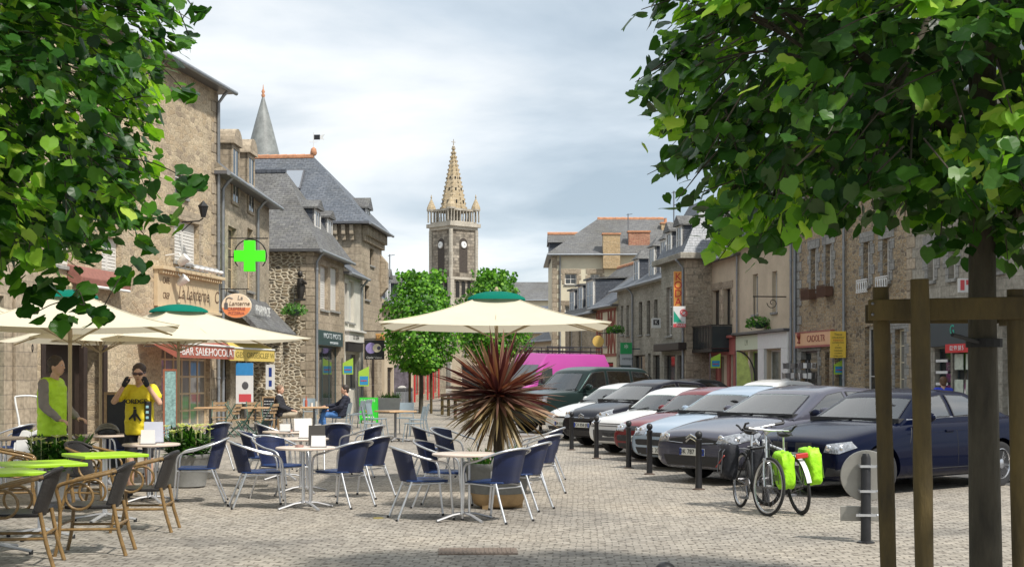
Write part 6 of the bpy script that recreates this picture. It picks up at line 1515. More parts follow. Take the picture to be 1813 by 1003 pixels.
        o=s.decal(name,pts,d,mat_,s.cb,.008,sub=sub,n=n,rim=False)
        # edge band
        q=MB(); Q=[]
        for i in range(len(P_)):
            for k in range(sub): Q.append(P_[i].lerp(P_[(i+1)%len(P_)],k/sub))
        m=len(Q); vs=[]
        for f in (1.0,1-bord*.9):
            for p in Q:
                h=s.cb.ray_cast(c.lerp(p,f)-d*6,d)
                if h[0] is None: h=s.cb.find_nearest(c.lerp(p,f))
                nn=h[1] if h[1].dot(d)<0 else -h[1]
                vs.append(h[0]+nn*.0095)
        q.add(vs,[(i,(i+1)%m,m+(i+1)%m,m+i) for i in range(m)]); q.build('edge_band',TRIM,o,fix=False)
    def line(s,name,pts,d,w=.006,bv=None,mat_=None,off=.002,parent=None):
        bv=bv or s.bb; d=Vector(d).normalized(); out=[]
        for i in range(len(pts)-1):
            a=Vector(pts[i]);b=Vector(pts[i+1])
            for k in range(5):
                p=a.lerp(b,k/5); h=bv.ray_cast(p-d*6,d)
                if h[0] is not None: out.append(h[0]-d*off*0)
        if len(out)>1:
            q=MB(); q.tube(out,w,4); q.build(name,mat_ or BLKT,parent or s.t)
    def wheels(s,rim):
        hw=s.W/2
        RM=mat('silver alloy rim',(.6,.6,.62),.25,.9,.05) if rim=='alloy' else mat('grey steel wheel',(.33,.34,.35),.4,.6,.1)
        for xx in(s.wb/2,-s.wb/2):
            for sy in(1,-1):
                w=s.wr; yo=hw-.02; wt=thing('wheel',None,None,(xx,sy*yo,w)); wt.parent=s.t; wt.rotation_euler=(0,0,0 if sy>0 else PI)
                q=MB(); M=Matrix.Rotation(-PI/2,4,'X'); q.lathe([(w*.66,-.2),(w*.97,-.2),(w,-.17),(w,-.03),(w*.97,-.0),(w*.8,.012),(w*.67,-.01)],32,(0,0,0),M); q.build('tyre',RUBBER,wt,smooth=40)
                q=MB(); q.lathe([(w*.6,-.12),(w*.66,-.015),(w*.69,.004),(w*.665,.008),(w*.62,-.03),(w*.58,-.06)],32,(0,0,0),M)
                if rim=='alloy':
                    for k in range(10):
                        a=2*PI*k/10+(.12 if k%2 else -.12); q.cbox((w*.36*math.cos(a),-.012 if 0 else -.02,w*.36*math.sin(a)),(w*.56,.02,.032),(0,-a,0))
                    q.lathe([(.07,-.05),(.07,.0),(.04,.008)],14,(0,0,0),M)
                else: q.lathe([(w*.62,-.06),(w*.5,-.02),(w*.3,-.0),(.06,.006),(.03,.014)],24,(0,0,0),M)
                q.build('rim',RM,wt,smooth=40)
                q=MB(); q.lathe([(w*.6,-.1),(w*.3,-.095)],20,(0,0,0),M); q.build('brake_disc',STEEL,wt)
    def glass(s,fi=.07):
        g=s.gh; hw=s.W/2; B=g[0]; T=g[1]; 
        zb=interp(s.top,B[0]-.05); d=Vector((-1,0,-.9))
        wB=hw*.80; wT=hw*.62
        s.window('windscreen',[(B[0]-.02,-wB,B[1]+.06),(B[0]-.02,wB,B[1]+.06),(T[0]+.12,wT,T[1]-.065),(T[0]+.12,-wT,T[1]-.065)],(-1,0,-.75),WSG,sub=5,n=5,bord=.03)
    def side_windows(s,polys,both=True):
        for sy in(1,-1):
            for P_ in polys:
                s.window('side_window',[(x,sy*1.2,z) for x,z in P_],(0,-sy,0),SDG,sub=4,n=4,bord=.07)
    def mirror(s,x,z,m=None,sz=1.0):
        hw=s.W/2
        for sy in(1,-1):
            q=MB(); q.ell((x,sy*(hw+.07*sz),z),(.055*sz,.105*sz,.07*sz),12,8); q.tube([(x+.02,sy*(hw-.1),z-.06),(x,sy*(hw+.02),z-.03)],.02,6); mo=q.build('wing_mirror',m or s.pm,s.t,smooth=60)
            q=MB(); q.ell((x-.045*sz,sy*(hw+.075*sz),z),(.015,.085*sz,.055*sz),10,6); q.build('mirror_glass',MIRG,mo,smooth=60)
    def plate(s,txt,z,y=0,blue=True,w=.52):
        h=s.bb.ray_cast(Vector((5,y,z)),Vector((-1,0,0))); x=h[0].x
        q=MB(); q.box(x-.03,x+.014,y-w/2,y+w/2,z-.055,z+.055); po=q.build('number_plate',PLW,s.t,bevel=.004)
        if blue: q=MB(); q.box(x+.0145,x+.017,y-w/2,y-w/2+.045,z-.05,z+.05); q.mi=0; q.box(x+.0145,x+.017,y+w/2-.045,y+w/2,z-.05,z+.05); q.build('band',PLB,po)
        me=text_mesh(txt,.1,BLKT,ext=.001)
        for v in me.vertices: a,b_,c=v.co; v.co=(x+.018+c,y+a,z+b_)
        link('lettering',me,po)
    def seams(s,doors,z0=.34,handle=True):
        hw=s.W/2
        for sy in(1,-1):
            for P_ in doors: s.line('door_seam',[(x,sy*1.2,z) for x,z in P_],(0,-sy,0))
            if handle:
                for x,z in handle: 
                    h=s.bb.ray_cast(Vector((x,sy*2,z)),Vector((0,-sy,0)))
                    if h[0] is not None: q=MB(); q.box(x-.09,x+.09,h[0].y-.012,h[0].y+.022 if sy>0 else h[0].y+.012,z-.014,z+.014) if sy>0 else q.box(x-.09,x+.09,h[0].y-.022,h[0].y+.012,z-.014,z+.014); q.build('door_handle',s.pm,s.t,bevel=.006)
    def front(s,head,grille,intake,gm=TRIM,fog=None,lampm=None):
        for sy in(1,-1):
            if head:
                ho=s.decal('headlight',[(2,sy*y,z) for y,z in head],(-1,-sy*.25,0),lampm or LAMP,off=.009,sub=4)
                n_=len(head); cy=sum(y for y,z in head)/n_; cz=sum(z for y,z in head)/n_; w_=max(y for y,z in head)-min(y for y,z in head); h_=(max(z for y,z in head)-min(z for y,z in head))
                for k_,f in ((-.2,.30),(.2,.24)):
                    yy=cy+k_*w_; hh=s.bb.ray_cast(Vector((4,sy*yy,cz)),Vector((-1,0,0)))
                    if hh[0] is not None: q=MB(); q.ell((hh[0].x,sy*yy,cz),(.022,h_*f,h_*f),14,10); q.build('lens',CHR,ho,smooth=60)
                s.line('lamp_edge',[(2,sy*y,z) for y,z in head]+[(2,sy*head[0][0],head[0][1])],(-1,-sy*.25,0),.006,parent=ho)
            if fog: s.decal('fog_light',[(2,sy*y,z) for y,z in fog],(-1,0,0),LAMP,off=.008)
        for g in grille: s.decal('grille',[(2,y,z) for y,z in g],(-1,0,0),gm,off=.006,sub=4)
        for g in intake: s.decal('air_intake',[(2,y,z) for y,z in g],(-1,0,0),TRIM,off=.005,sub=4)
    def wipers(s):
        g=s.gh[0]
        for y0,y1 in((.1,.62),(-.5,-.02)):
            q=MB(); pts=[]
            for k in range(6):
                y=y0+(y1-y0)*k/5; h=s.cb.ray_cast(Vector((g[0]+.3-.012*k,y,g[1]+.5+.03*k)),Vector((-.6,0,-1)).normalized())
                if h[0]: pts.append(h[0]+h[1]*.02 if h[1].z>0 else h[0]-h[1]*.02)
            if len(pts)>2: q.tube(pts,.009,5); q.build('wiper',BLKT,s.t)
def sym(*p): return list(p)+[(-y,z) for y,z in reversed(p)]
A_=R(180+37)
def fl_of_fr(px,py,tr=1.45):
    x,y=gp(px,py); return (x+tr*math.sin(R(37)),y-tr*math.cos(R(37)))
# --- navy saloon
pm=paint('navy metallic paint',(.002,.004,.018),.1,.25)
c=Car('glossy navy blue saloon nearest to us behind the tree guard',(4.86,18.15),A_+R(1),4.63,1.82,1.43,2.81,1.54,.325,[(2.3,.66),(2.15,.745),(1.6,.87),(.95,.955),(.5,.975),(-.8,.99),(-1.5,1.01),(-1.9,1.03),(-2.35,.98)],[(1.0,.93),(.22,1.36),(-.25,1.43),(-.9,1.39),(-1.75,1.04)],pm,fo=.79,low=.17)
c.glass(); c.side_windows([[(.62,1.03),(.1,1.3),(-.22,1.335),(-.27,1.03)],[(-.35,1.03),(-.30,1.335),(-.75,1.32),(-1.12,1.19),(-1.2,1.06)]]); c.mirror(.5,1.04); c.wipers()
c.front([(.50,.60),(.54,.70),(.80,.74),(.86,.66),(.72,.585)],[[(.07,.55),(.07,.71),(.33,.72),(.36,.6),(.3,.54)],[(-.07,.55),(-.07,.71),(-.33,.72),(-.36,.6),(-.3,.54)]],[sym((.36,.26),(.42,.4)),[(.55,.28),(.6,.4),(.82,.38),(.8,.3)],[(-.55,.28),(-.6,.4),(-.82,.38),(-.8,.3)]])
c.seams([[(.75,.35),(.8,.7),(.7,.95)],[(-.3,.3),(-.3,.98)],[(-1.05,.5),(-1.25,.8),(-1.2,1.0)],[(.75,.33),(-.95,.33)]],handle=[(-.12,.84),(-1.02,.86)]); c.plate('DB 214 KL',.46)
for sy in(1,-1): c.line('waist_crease',[(1.5,sy*1.2,.80),(-2.0,sy*1.2,.88)],(0,-sy,0),.004,mat_=pm)
for sy in(1,-1): c.line('window_trim',[(.75,sy*1.2,1.005),(-1.35,sy*1.2,1.045)],(0,-sy,0),.008,bv=c.cb,mat_=CHR); c.decal('tail_light',[(-3,sy*.5,.78),(-3,sy*.5,.92),(-3,sy*.86,.92),(-3,sy*.84,.78)],(1,-sy*.3,0),RDL,off=.008)
# --- dark grey saloon with chevrons
pm=paint('aubergine grey metallic paint',(.10,.10,.13),.4,.25)
c=Car('dark violet grey car with chevron emblem, its front facing us behind the bicycles',fl_of_fr(1241,845,1.55),A_,4.80,1.86,1.46,2.81,1.56,.33,[(2.4,.66),(2.25,.76),(1.7,.88),(1.0,.97),(.5,.985),(-.8,1.0),(-1.6,1.04),(-2.4,1.0)],[(1.15,.95),(.3,1.38),(-.25,1.46),(-1.1,1.42),(-2.2,1.05)],pm,fo=.95,low=.18)
c.glass(); c.side_windows([[(.7,1.05),(.15,1.31),(-.22,1.36),(-.27,1.05)],[(-.35,1.05),(-.3,1.36),(-.9,1.35),(-1.35,1.22),(-1.45,1.09)]]); c.mirror(.55,1.06); c.wipers()
c.front([(.40,.62),(.46,.70),(.86,.80),(.95,.70),(.70,.60)],[sym((.12,.585),(.5,.60),(.50,.655),(.16,.70))],[sym((.55,.27),(.62,.42)),],fog=[(.68,.33),(.66,.39),(.8,.39),(.8,.33)]); c.plate('DK 787 XW',.475)
q=MB()
for dz in(0,.05): q.tube([(c.xf+.015,-.11,.63+dz),(c.xf+.035,0,.685+dz),(c.xf+.015,.11,.63+dz)],.013,6)
q.build('chevron_emblem',CHR,c.t); c.line('chrome_strip',[(2,-.52,.62),(2,-.12,.60)],(-1,0,0),.009,mat_=CHR); c.line('chrome_strip',[(2,.12,.60),(2,.52,.62)],(-1,0,0),.009,mat_=CHR); c.line('bumper_strip',[(2,-.8,.25),(2,.8,.25)],(-1,0,0),.014,mat_=CHR)
c.seams([[(.85,.35),(.88,.7),(.78,.95)],[(-.3,.3),(-.3,1.0)],[(-1.1,.5),(-1.35,.85),(-1.3,1.02)]],handle=[(-.1,.87),(-1.1,.89)])
# --- pale blue hatch
pm=paint('pale ice blue metallic paint',(.36,.45,.55),.4,.3)
c=Car('pale ice blue hatchback between the dark violet grey car and the dark red car',fl_of_fr(1170,825),A_,3.85,1.66,1.43,2.44,1.44,.29,[(1.95,.62),(1.8,.74),(1.2,.87),(.75,.93),(.2,.95),(-1.2,.98),(-1.9,.95)],[(.95,.91),(.2,1.34),(-.3,1.43),(-1.2,1.38),(-1.85,.98)],pm,fo=.76,low=.18,rim='steel')
c.glass(); c.side_windows([[(.6,1.0),(.1,1.27),(-.25,1.33),(-.3,1.0)],[(-.38,1.0),(-.33,1.33),(-1.0,1.3),(-1.25,1.05)]]); c.mirror(.45,1.0); c.wipers()
c.front([(.36,.60),(.40,.68),(.72,.78),(.78,.68),(.6,.58)],[sym((.28,.575),(.3,.64))],[sym((.5,.26),(.56,.38))]); c.decal('bumper_trim',[(2,-.74,.42),(2,.74,.42),(2,.76,.52),(2,-.76,.52)],(-1,0,0),TRIM,off=.008,sub=6); c.plate('XK 206 PV',.34); c.seams([[(.6,.35),(.62,.9)],[(-.5,.3),(-.5,.95)]],handle=[(-.35,.84)])
# --- dark red hatch
pm=paint('dark red paint',(.16,.012,.018),.1,.3)
c=Car('small dark red hatchback between the pale blue car and the white boxy car',fl_of_fr(1128,811),A_,3.7,1.58,1.39,2.42,1.38,.28,[(1.9,.60),(1.75,.72),(1.15,.84),(.75,.89),(.1,.91),(-1.2,.93),(-1.8,.9)],[(.9,.87),(.3,1.31),(-.2,1.39),(-1.2,1.36),(-1.78,.93)],pm,fo=.72,low=.18,rim='steel')
c.glass(); c.side_windows([[(.6,.97),(.2,1.26),(-.25,1.3),(-.3,.97)],[(-.38,.97),(-.33,1.3),(-1.0,1.28),(-1.25,1.0)]]); c.mirror(.45,.96); c.wipers()
c.front([(.38,.56),(.38,.68),(.70,.70),(.72,.57)],[sym((.33,.58),(.33,.66))],[sym((.5,.24),(.52,.34))]); c.decal('bumper_trim',[(2,-.7,.38),(2,.7,.38),(2,.72,.49),(2,-.72,.49)],(-1,0,0),TRIM,off=.012,sub=6); c.plate('884 TR 35',.43,blue=False)
# --- white boxy hatch
pm=paint('white car paint',(.72,.72,.7),.0,.3)
c=Car('old white boxy hatchback with rectangular lamps and dark grey bumper',fl_of_fr(1086,800,1.36),A_,3.52,1.56,1.36,2.28,1.36,.27,[(1.8,.62),(1.7,.72),(1.0,.83),(.7,.88),(.1,.89),(-1.2,.91),(-1.7,.9)],[(.85,.86),(.28,1.28),(-.15,1.36),(-1.2,1.34),(-1.72,.92)],pm,fo=.66,low=.18,rim='steel',nose_w=.9,wroof=.76)
c.glass(); c.side_windows([[(.55,.95),(.2,1.23),(-.25,1.28),(-.3,.95)],[(-.38,.95),(-.33,1.28),(-1.0,1.26),(-1.25,.98)]]); c.mirror(.45,.94,TRIM); c.wipers()
c.front([(.46,.56),(.46,.69),(.70,.69),(.70,.56)],[sym((.38,.575),(.38,.59)),sym((.38,.62),(.38,.635))],[]); c.decal('bumper_trim',[(2,-.72,.28),(2,.72,.28),(2,.74,.50),(2,-.74,.50)],(-1,0,0),mat('grey bumper plastic',(.06,.06,.065),.6,0,.1),off=.015,sub=8); c.plate('7102 WB 22',.41,blue=False)
# --- black hatch
pm=paint('black metallic paint',(.012,.012,.018),.3,.22)
c=Car('black rounded hatchback with chevron emblem left of the white boxy car',fl_of_fr(1041,787),A_,3.94,1.72,1.52,2.46,1.46,.31,[(2.0,.66),(1.85,.80),(1.35,.92),(.85,1.0),(.2,1.02),(-1.2,1.04),(-1.9,1.0)],[(1.05,.98),(.25,1.43),(-.3,1.52),(-1.2,1.46),(-1.85,1.05)],pm,fo=.79,low=.18)
c.glass(); c.side_windows([[(.65,1.08),(.15,1.37),(-.25,1.42),(-.3,1.08)],[(-.38,1.08),(-.33,1.42),(-1.0,1.38),(-1.25,1.12)]]); c.mirror(.5,1.08); c.wipers()
c.front([(.42,.66),(.45,.74),(.72,.86),(.8,.76),(.66,.64)],[sym((.4,.60),(.42,.68))],[sym((.5,.26),(.56,.38))]); c.plate('CA 858 JB',.5)
q=MB()
for dz in(0,.045): q.tube([(c.xf+.01,-.09,.66+dz),(c.xf+.03,0,.705+dz),(c.xf+.01,.09,.66+dz)],.012,6)
q.build('chevron_emblem',CHR,c.t); c.line('chrome_strip',[(2,-.42,.66),(2,.42,.66)],(-1,0,0),.009,mat_=CHR)
# --- white small car behind it
pm=_M['white car paint']
c=Car('white small car half hidden between the black hatchback and the dark green off-roader',fl_of_fr(1003,776),A_,3.8,1.64,1.42,2.45,1.42,.29,[(1.95,.60),(1.8,.73),(1.2,.87),(.75,.92),(.2,.94),(-1.2,.96),(-1.8,.93)],[(.95,.9),(.3,1.34),(-.25,1.42),(-1.2,1.37),(-1.8,.97)],pm,fo=.76,low=.18)
c.glass(); c.side_windows([[(.6,1.0),(.15,1.27),(-.25,1.33),(-.3,1.0)],[(-.38,1.0),(-.33,1.33),(-1.0,1.3),(-1.25,1.05)]]); c.mirror(.45,1.0)
c.front([(.42,.58),(.42,.66),(.7,.74),(.76,.64),(.62,.56)],[sym((.3,.56),(.3,.6))],[sym((.5,.25),(.55,.36))]); c.plate('BR 510 EM',.42)
# --- off-roader
pm=paint('dark green metallic paint',(.022,.038,.036),.4,.25)
c=Car('big boxy dark green off-roader parked behind the spiky purple plant',gp(1000,767),A_,4.97,1.96,1.86,2.88,1.63,.38,[(2.5,.95),(2.4,1.08),(1.6,1.16),(1.0,1.18),(.5,1.18),(-1.5,1.20),(-2.3,1.18)],[(1.15,1.14),(.55,1.76),(.1,1.86),(-1.6,1.84),(-2.25,1.2)],pm,fo=.86,low=.27,nose_w=.93,rear_w=.93,wroof=.80,wbelt=.93)
c.glass(); c.side_windows([[(.9,1.25),(.45,1.68),(.0,1.73),(-.02,1.25)],[(-.1,1.25),(-.08,1.73),(-.95,1.72),(-.97,1.25)],[(-1.05,1.25),(-1.03,1.72),(-1.8,1.66),(-1.95,1.28)]]); c.mirror(.8,1.28,sz=1.3); c.wipers()
c.front([(.56,.85),(.56,1.03),(.86,1.03),(.88,.85)],[sym((.48,.84),(.48,1.03))],[sym((.6,.42),(.62,.55)),],gm=mat('grey mesh grille',(.12,.12,.12),.4,.6,.3,60),fog=[(.7,.6),(.7,.66),(.84,.66),(.84,.6)]); c.plate('AW 902 GH',.7); c.seams([[(.95,.5),(.95,1.15)],[(-.08,.5),(-.08,1.18)],[(-1.0,.75),(-1.0,1.18)]],handle=[(.1,1.05),(-.85,1.05)])
# --- silver car beyond, partly seen
pm=paint('silver metallic paint',(.4,.41,.42),.6,.3)
def simple(label,pos,rz,pm,cat='car',L=4.1,H=1.45):
    c=Car(label,pos,rz,L,1.7,H,2.5,1.46,.3,[(2.05,.6),(1.85,.76),(1.2,.9),(.75,.95),(.2,.96),(-1.2,.98),(-1.9,.95)],[(1.0,.93),(.25,H-.09),(-.3,H),(-1.2,H-.06),(-1.9,1.0)],pm,fo=.8,low=.18,grp='cars parked beyond the nearest row')
    c.glass(); c.side_windows([[(.6,1.02),(.15,1.29),(-.25,1.35),(-.3,1.02)],[(-.38,1.02),(-.33,1.35),(-1.0,1.31),(-1.25,1.06)]]); c.mirror(.45,1.02)
    c.front([(.42,.6),(.42,.68),(.72,.76),(.78,.66),(.62,.58)],[sym((.3,.57),(.3,.63))],[sym((.5,.25),(.55,.36))])
    for sy in(1,-1): c.decal('tail_light',[(-3,sy*.55,.72),(-3,sy*.55,.88),(-3,sy*.82,.9),(-3,sy*.82,.72)],(1,-sy*.2,0),RDL,off=.008)
    return c
simple('silver hatchback seen between the purple van and the dark green off-roader',(xa(985,44)-.3,44),A_,pm)
simple('white car parked farther off, only its roof showing above the pale blue car',(xa(1270,36)+1.0,36.0),A_,_M['white car paint'],H=1.50)
simple('white hatchback parked beyond with its roof above the black hatchback',(xa(1170,47),47),A_,paint('graphite metallic paint',(.06,.065,.07),.5,.3),H=1.5)['x'] if False else simple('graphite car parked beyond the white boxy car, only its roof showing',(xa(1190,45),45),A_,paint('graphite metallic paint',(.06,.065,.07),.5,.3),H=1.5)
simple('dark car at the right edge showing a red tail lamp behind the navy saloon',(10.4,23.6),R(37)+R(3),paint('dusty black paint',(.02,.02,.022),.2,.3),H=1.42)
# --- purple van
VM=paint('bright purple pink van paint',(.42,.07,.3),.0,.4)
Y=52; t=thing('parked_van','bright purple pink high roof van with a black roof rack behind the off-roader','van',(xa(968,Y),Y,0),R(180+47))
hw=.98
sec=[(2.55,.5,.95,.86),(2.5,.35,1.08,.93),(2.1,.32,1.22,1),(1.75,.3,1.32,1),(1.25,.3,2.02,1),(.85,.3,2.42,1),(-2.0,.3,2.44,1),(-2.55,.32,2.42,1),(-2.7,.36,2.2,.97)]
vs=[];fs=[]
for x,zb,zt,w in sec:
    tw=.80 if zt>1.6 else .9
    ring=[(0,zb),(hw*w,zb),(hw*w,zb+.1),(hw*w,min(zt,1.25)-.04),(hw*w*(.95 if zt>1.6 else .97),min(zt-.12,2.0) if zt>1.6 else zt-.03),(hw*tw*w,zt-.02),(0,zt+.03)]
    for y,z in ring+[(-y,z) for y,z in ring[-2:0:-1]]: vs.append((x,y,z))
for i in range(len(sec)-1):
    for k in range(12): fs.append((i*12+k,i*12+(k+1)%12,(i+1)*12+(k+1)%12,(i+1)*12+k))
fs+=[tuple(range(12)),tuple(8*12+k for k in range(12))]
q=MB(); q.add(vs,fs); vb=q.build('body',VM,t,smooth=35,bevel=.04)
q=MB()
for sy in(1,-1):
    q.add([(1.6,sy*(hw+.004),1.3),(1.25,sy*(hw*.965),1.85),(.75,sy*(hw*.965),1.87),(.75,sy*(hw+.004),1.3)],[(0,1,2,3)])
VG=mat('van windscreen',(.05,.06,.065),.05,0,.2,2,spec=1,coat=1); q.build('side_window',VG,t,fix=False); q=MB(); q.quad((1.76,-.83,1.36),(1.76,.83,1.36),(1.29,.75,2.0),(1.29,-.75,2.0)); wo=q.build('windscreen',mat('van windscreen',(.05,.06,.065),.05,0,.2,2,spec=1,coat=1),t,fix=False)
q=MB(); q.box(2.52,2.565,-.5,.5,.75,.95); q.build('grille',TRIM,t); q=MB(); q.box(2.4,2.62,-.95,.95,.3,.55); q.build('bumper',TRIM,t,bevel=.04)
for sy in(1,-1):
    q=MB(); q.box(2.42,2.57,min(sy*.55,sy*.84),max(sy*.55,sy*.84),.72,.98); q.build('headlight',LAMP,t,bevel=.03)
    q=MB(); q.ell((1.5,sy*(hw+.16),1.35),(.07,.1,.17),10,8); q.build('wing_mirror',TRIM,t,smooth=60)
    for x in(1.7,-1.5):
        q=MB(); q.tube([(x,sy*(hw-.2),.34),(x,sy*(hw+.01),.34)],.34,24); w=q.build('wheel',RUBBER,t); q=MB(); q.tube([(x,sy*(hw+.005),.34),(x,sy*(hw+.02),.34)],.2,20); q.build('rim',STEEL,w)
q=MB()
for sy in(1,-1):
    for z in(2.52,2.68): q.tube([(.8,sy*.72,z),(-2.45,sy*.72,z)],.022,5)
    for k in range(6): q.tube([(.75-.63*k,sy*.72,2.4),(.75-.63*k,sy*.72,2.68)],.018,5)
for k in range(7): q.tube([(.75-.53*k,-.72,2.52),(.75-.53*k,.72,2.52)],.02,5)
q.build('roof_rack',BLACKM,t)
# ------------------------------------------------------------------ trees
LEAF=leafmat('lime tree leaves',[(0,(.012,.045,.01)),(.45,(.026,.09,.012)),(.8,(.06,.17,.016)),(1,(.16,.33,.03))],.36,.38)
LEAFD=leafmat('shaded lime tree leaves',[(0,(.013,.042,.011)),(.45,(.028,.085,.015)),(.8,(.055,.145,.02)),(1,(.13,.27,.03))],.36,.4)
LEAFLIT=leafmat('sunlit clump leaves',[(0,(.09,.22,.02)),(.5,(.21,.4,.03)),(1,(.45,.58,.10))],.42)  # young-leaf green on random clumps; sunlight on the crown is put into this colour
BARK=mat('grey brown bark',(.06,.052,.036),.9,0,.55,7,1.0,22,stretch=(1,1,.25))
LEAFP=[(0,-.5),(.34,-.44),(.5,-.12),(.42,.2),(.2,.45),(0,.72)]
def leaf(q,c,nrm,tip,s_,rn):
    """heart shaped folded leaf with a slightly curled tip"""
    nrm=nrm.normalized(); tip=(tip-nrm*tip.dot(nrm)); tip=tip.normalized() if tip.length>.01 else nrm.orthogonal().normalized(); sd=tip.cross(nrm)
    fold=rn.uniform(.05,.32); curl=rn.uniform(-.15,.35); vs=[]; 
    mid=[(0,-.40),(0,-.05),(0,.32),(0,.66)]; L_=[(.2,-.52),(.43,-.38),(.55,-.08),(.46,.18),(.3,.34),(.14,.48)]
    L_=[(x*rn.uniform(.9,1.1),y+rn.uniform(-.04,.04)) for x,y in L_]
    def P3(x,y): return c+sd*(x*s_)+tip*(y*s_)+nrm*((abs(x)*fold-x*x*.5-curl*max(0,y+.1)**2*.8)*s_)
    vs=[P3(*m) for m in mid]+[P3(*m) for m in L_]+[P3(-x,y) for x,y in L_]
    q.add(vs,[(0,4,5,1),(1,5,6),(1,6,7,2),(2,7,8),(2,8,9,3),(0,1,11,10),(1,12,11),(1,2,13,12),(2,14,13),(2,3,15,14)])
def crown(q,accept,N,seed,size,box,centre,per=16,spread=.24):
    rn=random.Random(seed); n=0; cl=[]
    while len(cl)<N:
        p=Vector((rn.uniform(*box[0]),rn.uniform(*box[1]),rn.uniform(*box[2])))
        if not accept(p,rn): continue
        cl.append(p)
    for p in cl:
        out=(p-centre).normalized(); tm=1 if rn.random()<.22 else 0; q.mi=2; sdir=(out+Vector((rn.gauss(0,.4),rn.gauss(0,.4),rn.gauss(0,.3)-.25))).normalized()
        q.tube([p-sdir*spread*1.5-Vector((0,0,.03)),p,p+sdir*spread],[.0055,.004,.002],4,caps=False); q.mi=tm
        cg=lambda s: max(-1.5,min(1.5,rn.gauss(0,1)))*s
        for k in range(per):
            t=rn.uniform(-1,1); c=p+sdir*t*spread+Vector((cg(.062),cg(.062),cg(.055)))*spread/.2
            nrm=(out*.5+Vector((0,0,.75))+Vector((rn.gauss(0,.42),rn.gauss(0,.42),rn.gauss(0,.35))))
            tip=Vector((rn.gauss(0,.5),rn.gauss(0,.5),-.9))+out*.5
            leaf(q,c,nrm,tip,size*rn.uniform(.6,1.15),rn)
    return cl
def limbs(q,base,cl,rn,top,n,r0):
    for p in rn.sample(cl,min(n,len(cl))):
        z=rn.uniform(base,top); pass
# right foreground tree
TX,TY=xa(1742,7.9),7.9
def silh(tab,x):
    for i in range(len(tab)-1):
        if tab[i][0]<=x<=tab[i+1][0]:
            f=(x-tab[i][0])/(tab[i+1][0]-tab[i][0]); return tab[i][1]+(tab[i+1][1]-tab[i][1])*f
    return tab[0][1] if x<tab[0][0] else tab[-1][1]
# underside height of the crown as a function of world x
def wpt(px,py,Y): return (xa(px,Y),za(py,Y))
undR=[wpt(a,b,7.9) for a,b in((1085,-300),(1128,-60),(1160,40),(1135,190),(1185,275),(1225,345),(1275,405),(1320,440),(1390,430),(1430,395),(1480,375),(1540,360),(1600,385),(1660,420),(1720,440),(1813,440))]+[(4.9,2.45),(5.4,3.2)]
def accR(p,rn):
    d=(abs((p.x-TX)/2.15)**3+abs((p.y-TY)/1.9)**3+abs((p.z-4.05)/2.05)**3)**(1/3); L_=d
    k=7.9/p.y; zz=(p.z-H)*k+H; xx=p.x*k; lim=silh(undR,xx)
    if L_>1 or zz<lim+.03 or xx<.86: return False
    if zz<lim+.6: return True
    return rn.random()<(.3+.7*L_**2)
t=thing('lime_tree','foreground lime tree on the right with dark trunk inside a timber guard','tree',(TX,TY,0))
q=MB(); tr=bez([(0.02,0,0),(0,0,1.2),(-.01,0,2.2),(.0,0,3.2),(.03,.03,4.4),(.0,.0,5.6)],4); q.tube(tr,[.098-.0026*i if i<12 else max(.02,.07-.0055*(i-12)) for i in range(len(tr))],14)
q.build('trunk',BARK,t,smooth=60)
q=MB(); cl=crown(q,accR,1150,21,.098,((TX-2.2,TX+2.2),(TY-2,TY+2),(2.2,6.1)),Vector((TX,TY,3.9)),18,.2)
co2=q.build('crown',[LEAFD,LEAFLIT,BARK],t,fix=False); co2.location=(-TX,-TY,0)
def branches(parent,TX,TY,cl,seed,n,z0,z1,rb=.035):
    rn=random.Random(seed); q=MB()
    # main limbs
    for k in range(11):
        p=rn.choice(cl); z=rn.uniform(z0,z1); o=Vector((0,0,z)); e=p-Vector((TX,TY,0)); m=o.lerp(e,.5)+Vector((0,0,.18)); q.tube(bez([o,m,e],5),[rb*(1-.085*i) for i in range(11)],7)
        near=sorted(cl,key=lambda c:(c-p).length)[1:9]
        for c2 in near:
            e2=c2-Vector((TX,TY,0)); s_=o.lerp(e,rn.uniform(.45,.85)); q.tube(bez([s_,s_.lerp(e2,.5)+Vector((0,0,.08)),e2],3),[.012,.011,.010,.009,.007,.005,.003],5)
    q.build('limb',BARK,parent,smooth=60)
branches(t,TX,TY,cl,4,11,2.35,4.2)
q=MB(); q.tube([(0.0,0,1.78),(0,0,1.83)],.103,14); q.tube([(0,0,1.8),(-.33,-.45,1.84)],.012,5); q.build('rubber_tie',RUBBER,t)

# timber guard
WET=mat('mossy brown timber',(.075,.052,.014),.8,0,.55,5,.8,26,stretch=(1,1,.3))
t=thing('tree_guard','mossy brown timber guard of round stakes and cross rails around the right trunk','tree guard',(0,0,0))
def stake(px0,px1,Y,ztop,r): 
    q=MB(); x0=xa(px0,Y); x1=xa(px1,Y); pts=[(x1,Y,-.05),(x1+(x0-x1)*.5,Y,1.0),(x0,Y,ztop)]; q.tube([Vector(pts[0]).lerp(Vector(pts[2]),i/8) for i in range(9)],[r*(1+.04*math.sin(i*2.1)) for i in range(9)],14); q.build('stake',WET,t,smooth=40)
stake(1559,1578,7.6,za(508,7.6),.046); stake(1628,1640,7.25,za(494,7.25),.05); stake(1798,1812,7.4,za(512,7.4),.048); stake(1800,1810,8.6,2.12,.048)
q=MB(); z0,z1=za(566,7.45),za(526,7.45)
A=Vector((xa(1533,7.55),7.5,0)); B=Vector((xa(1850,7.35),7.3,0)); d=(B-A).normalized(); nn=Vector((-d.y,d.x,0))
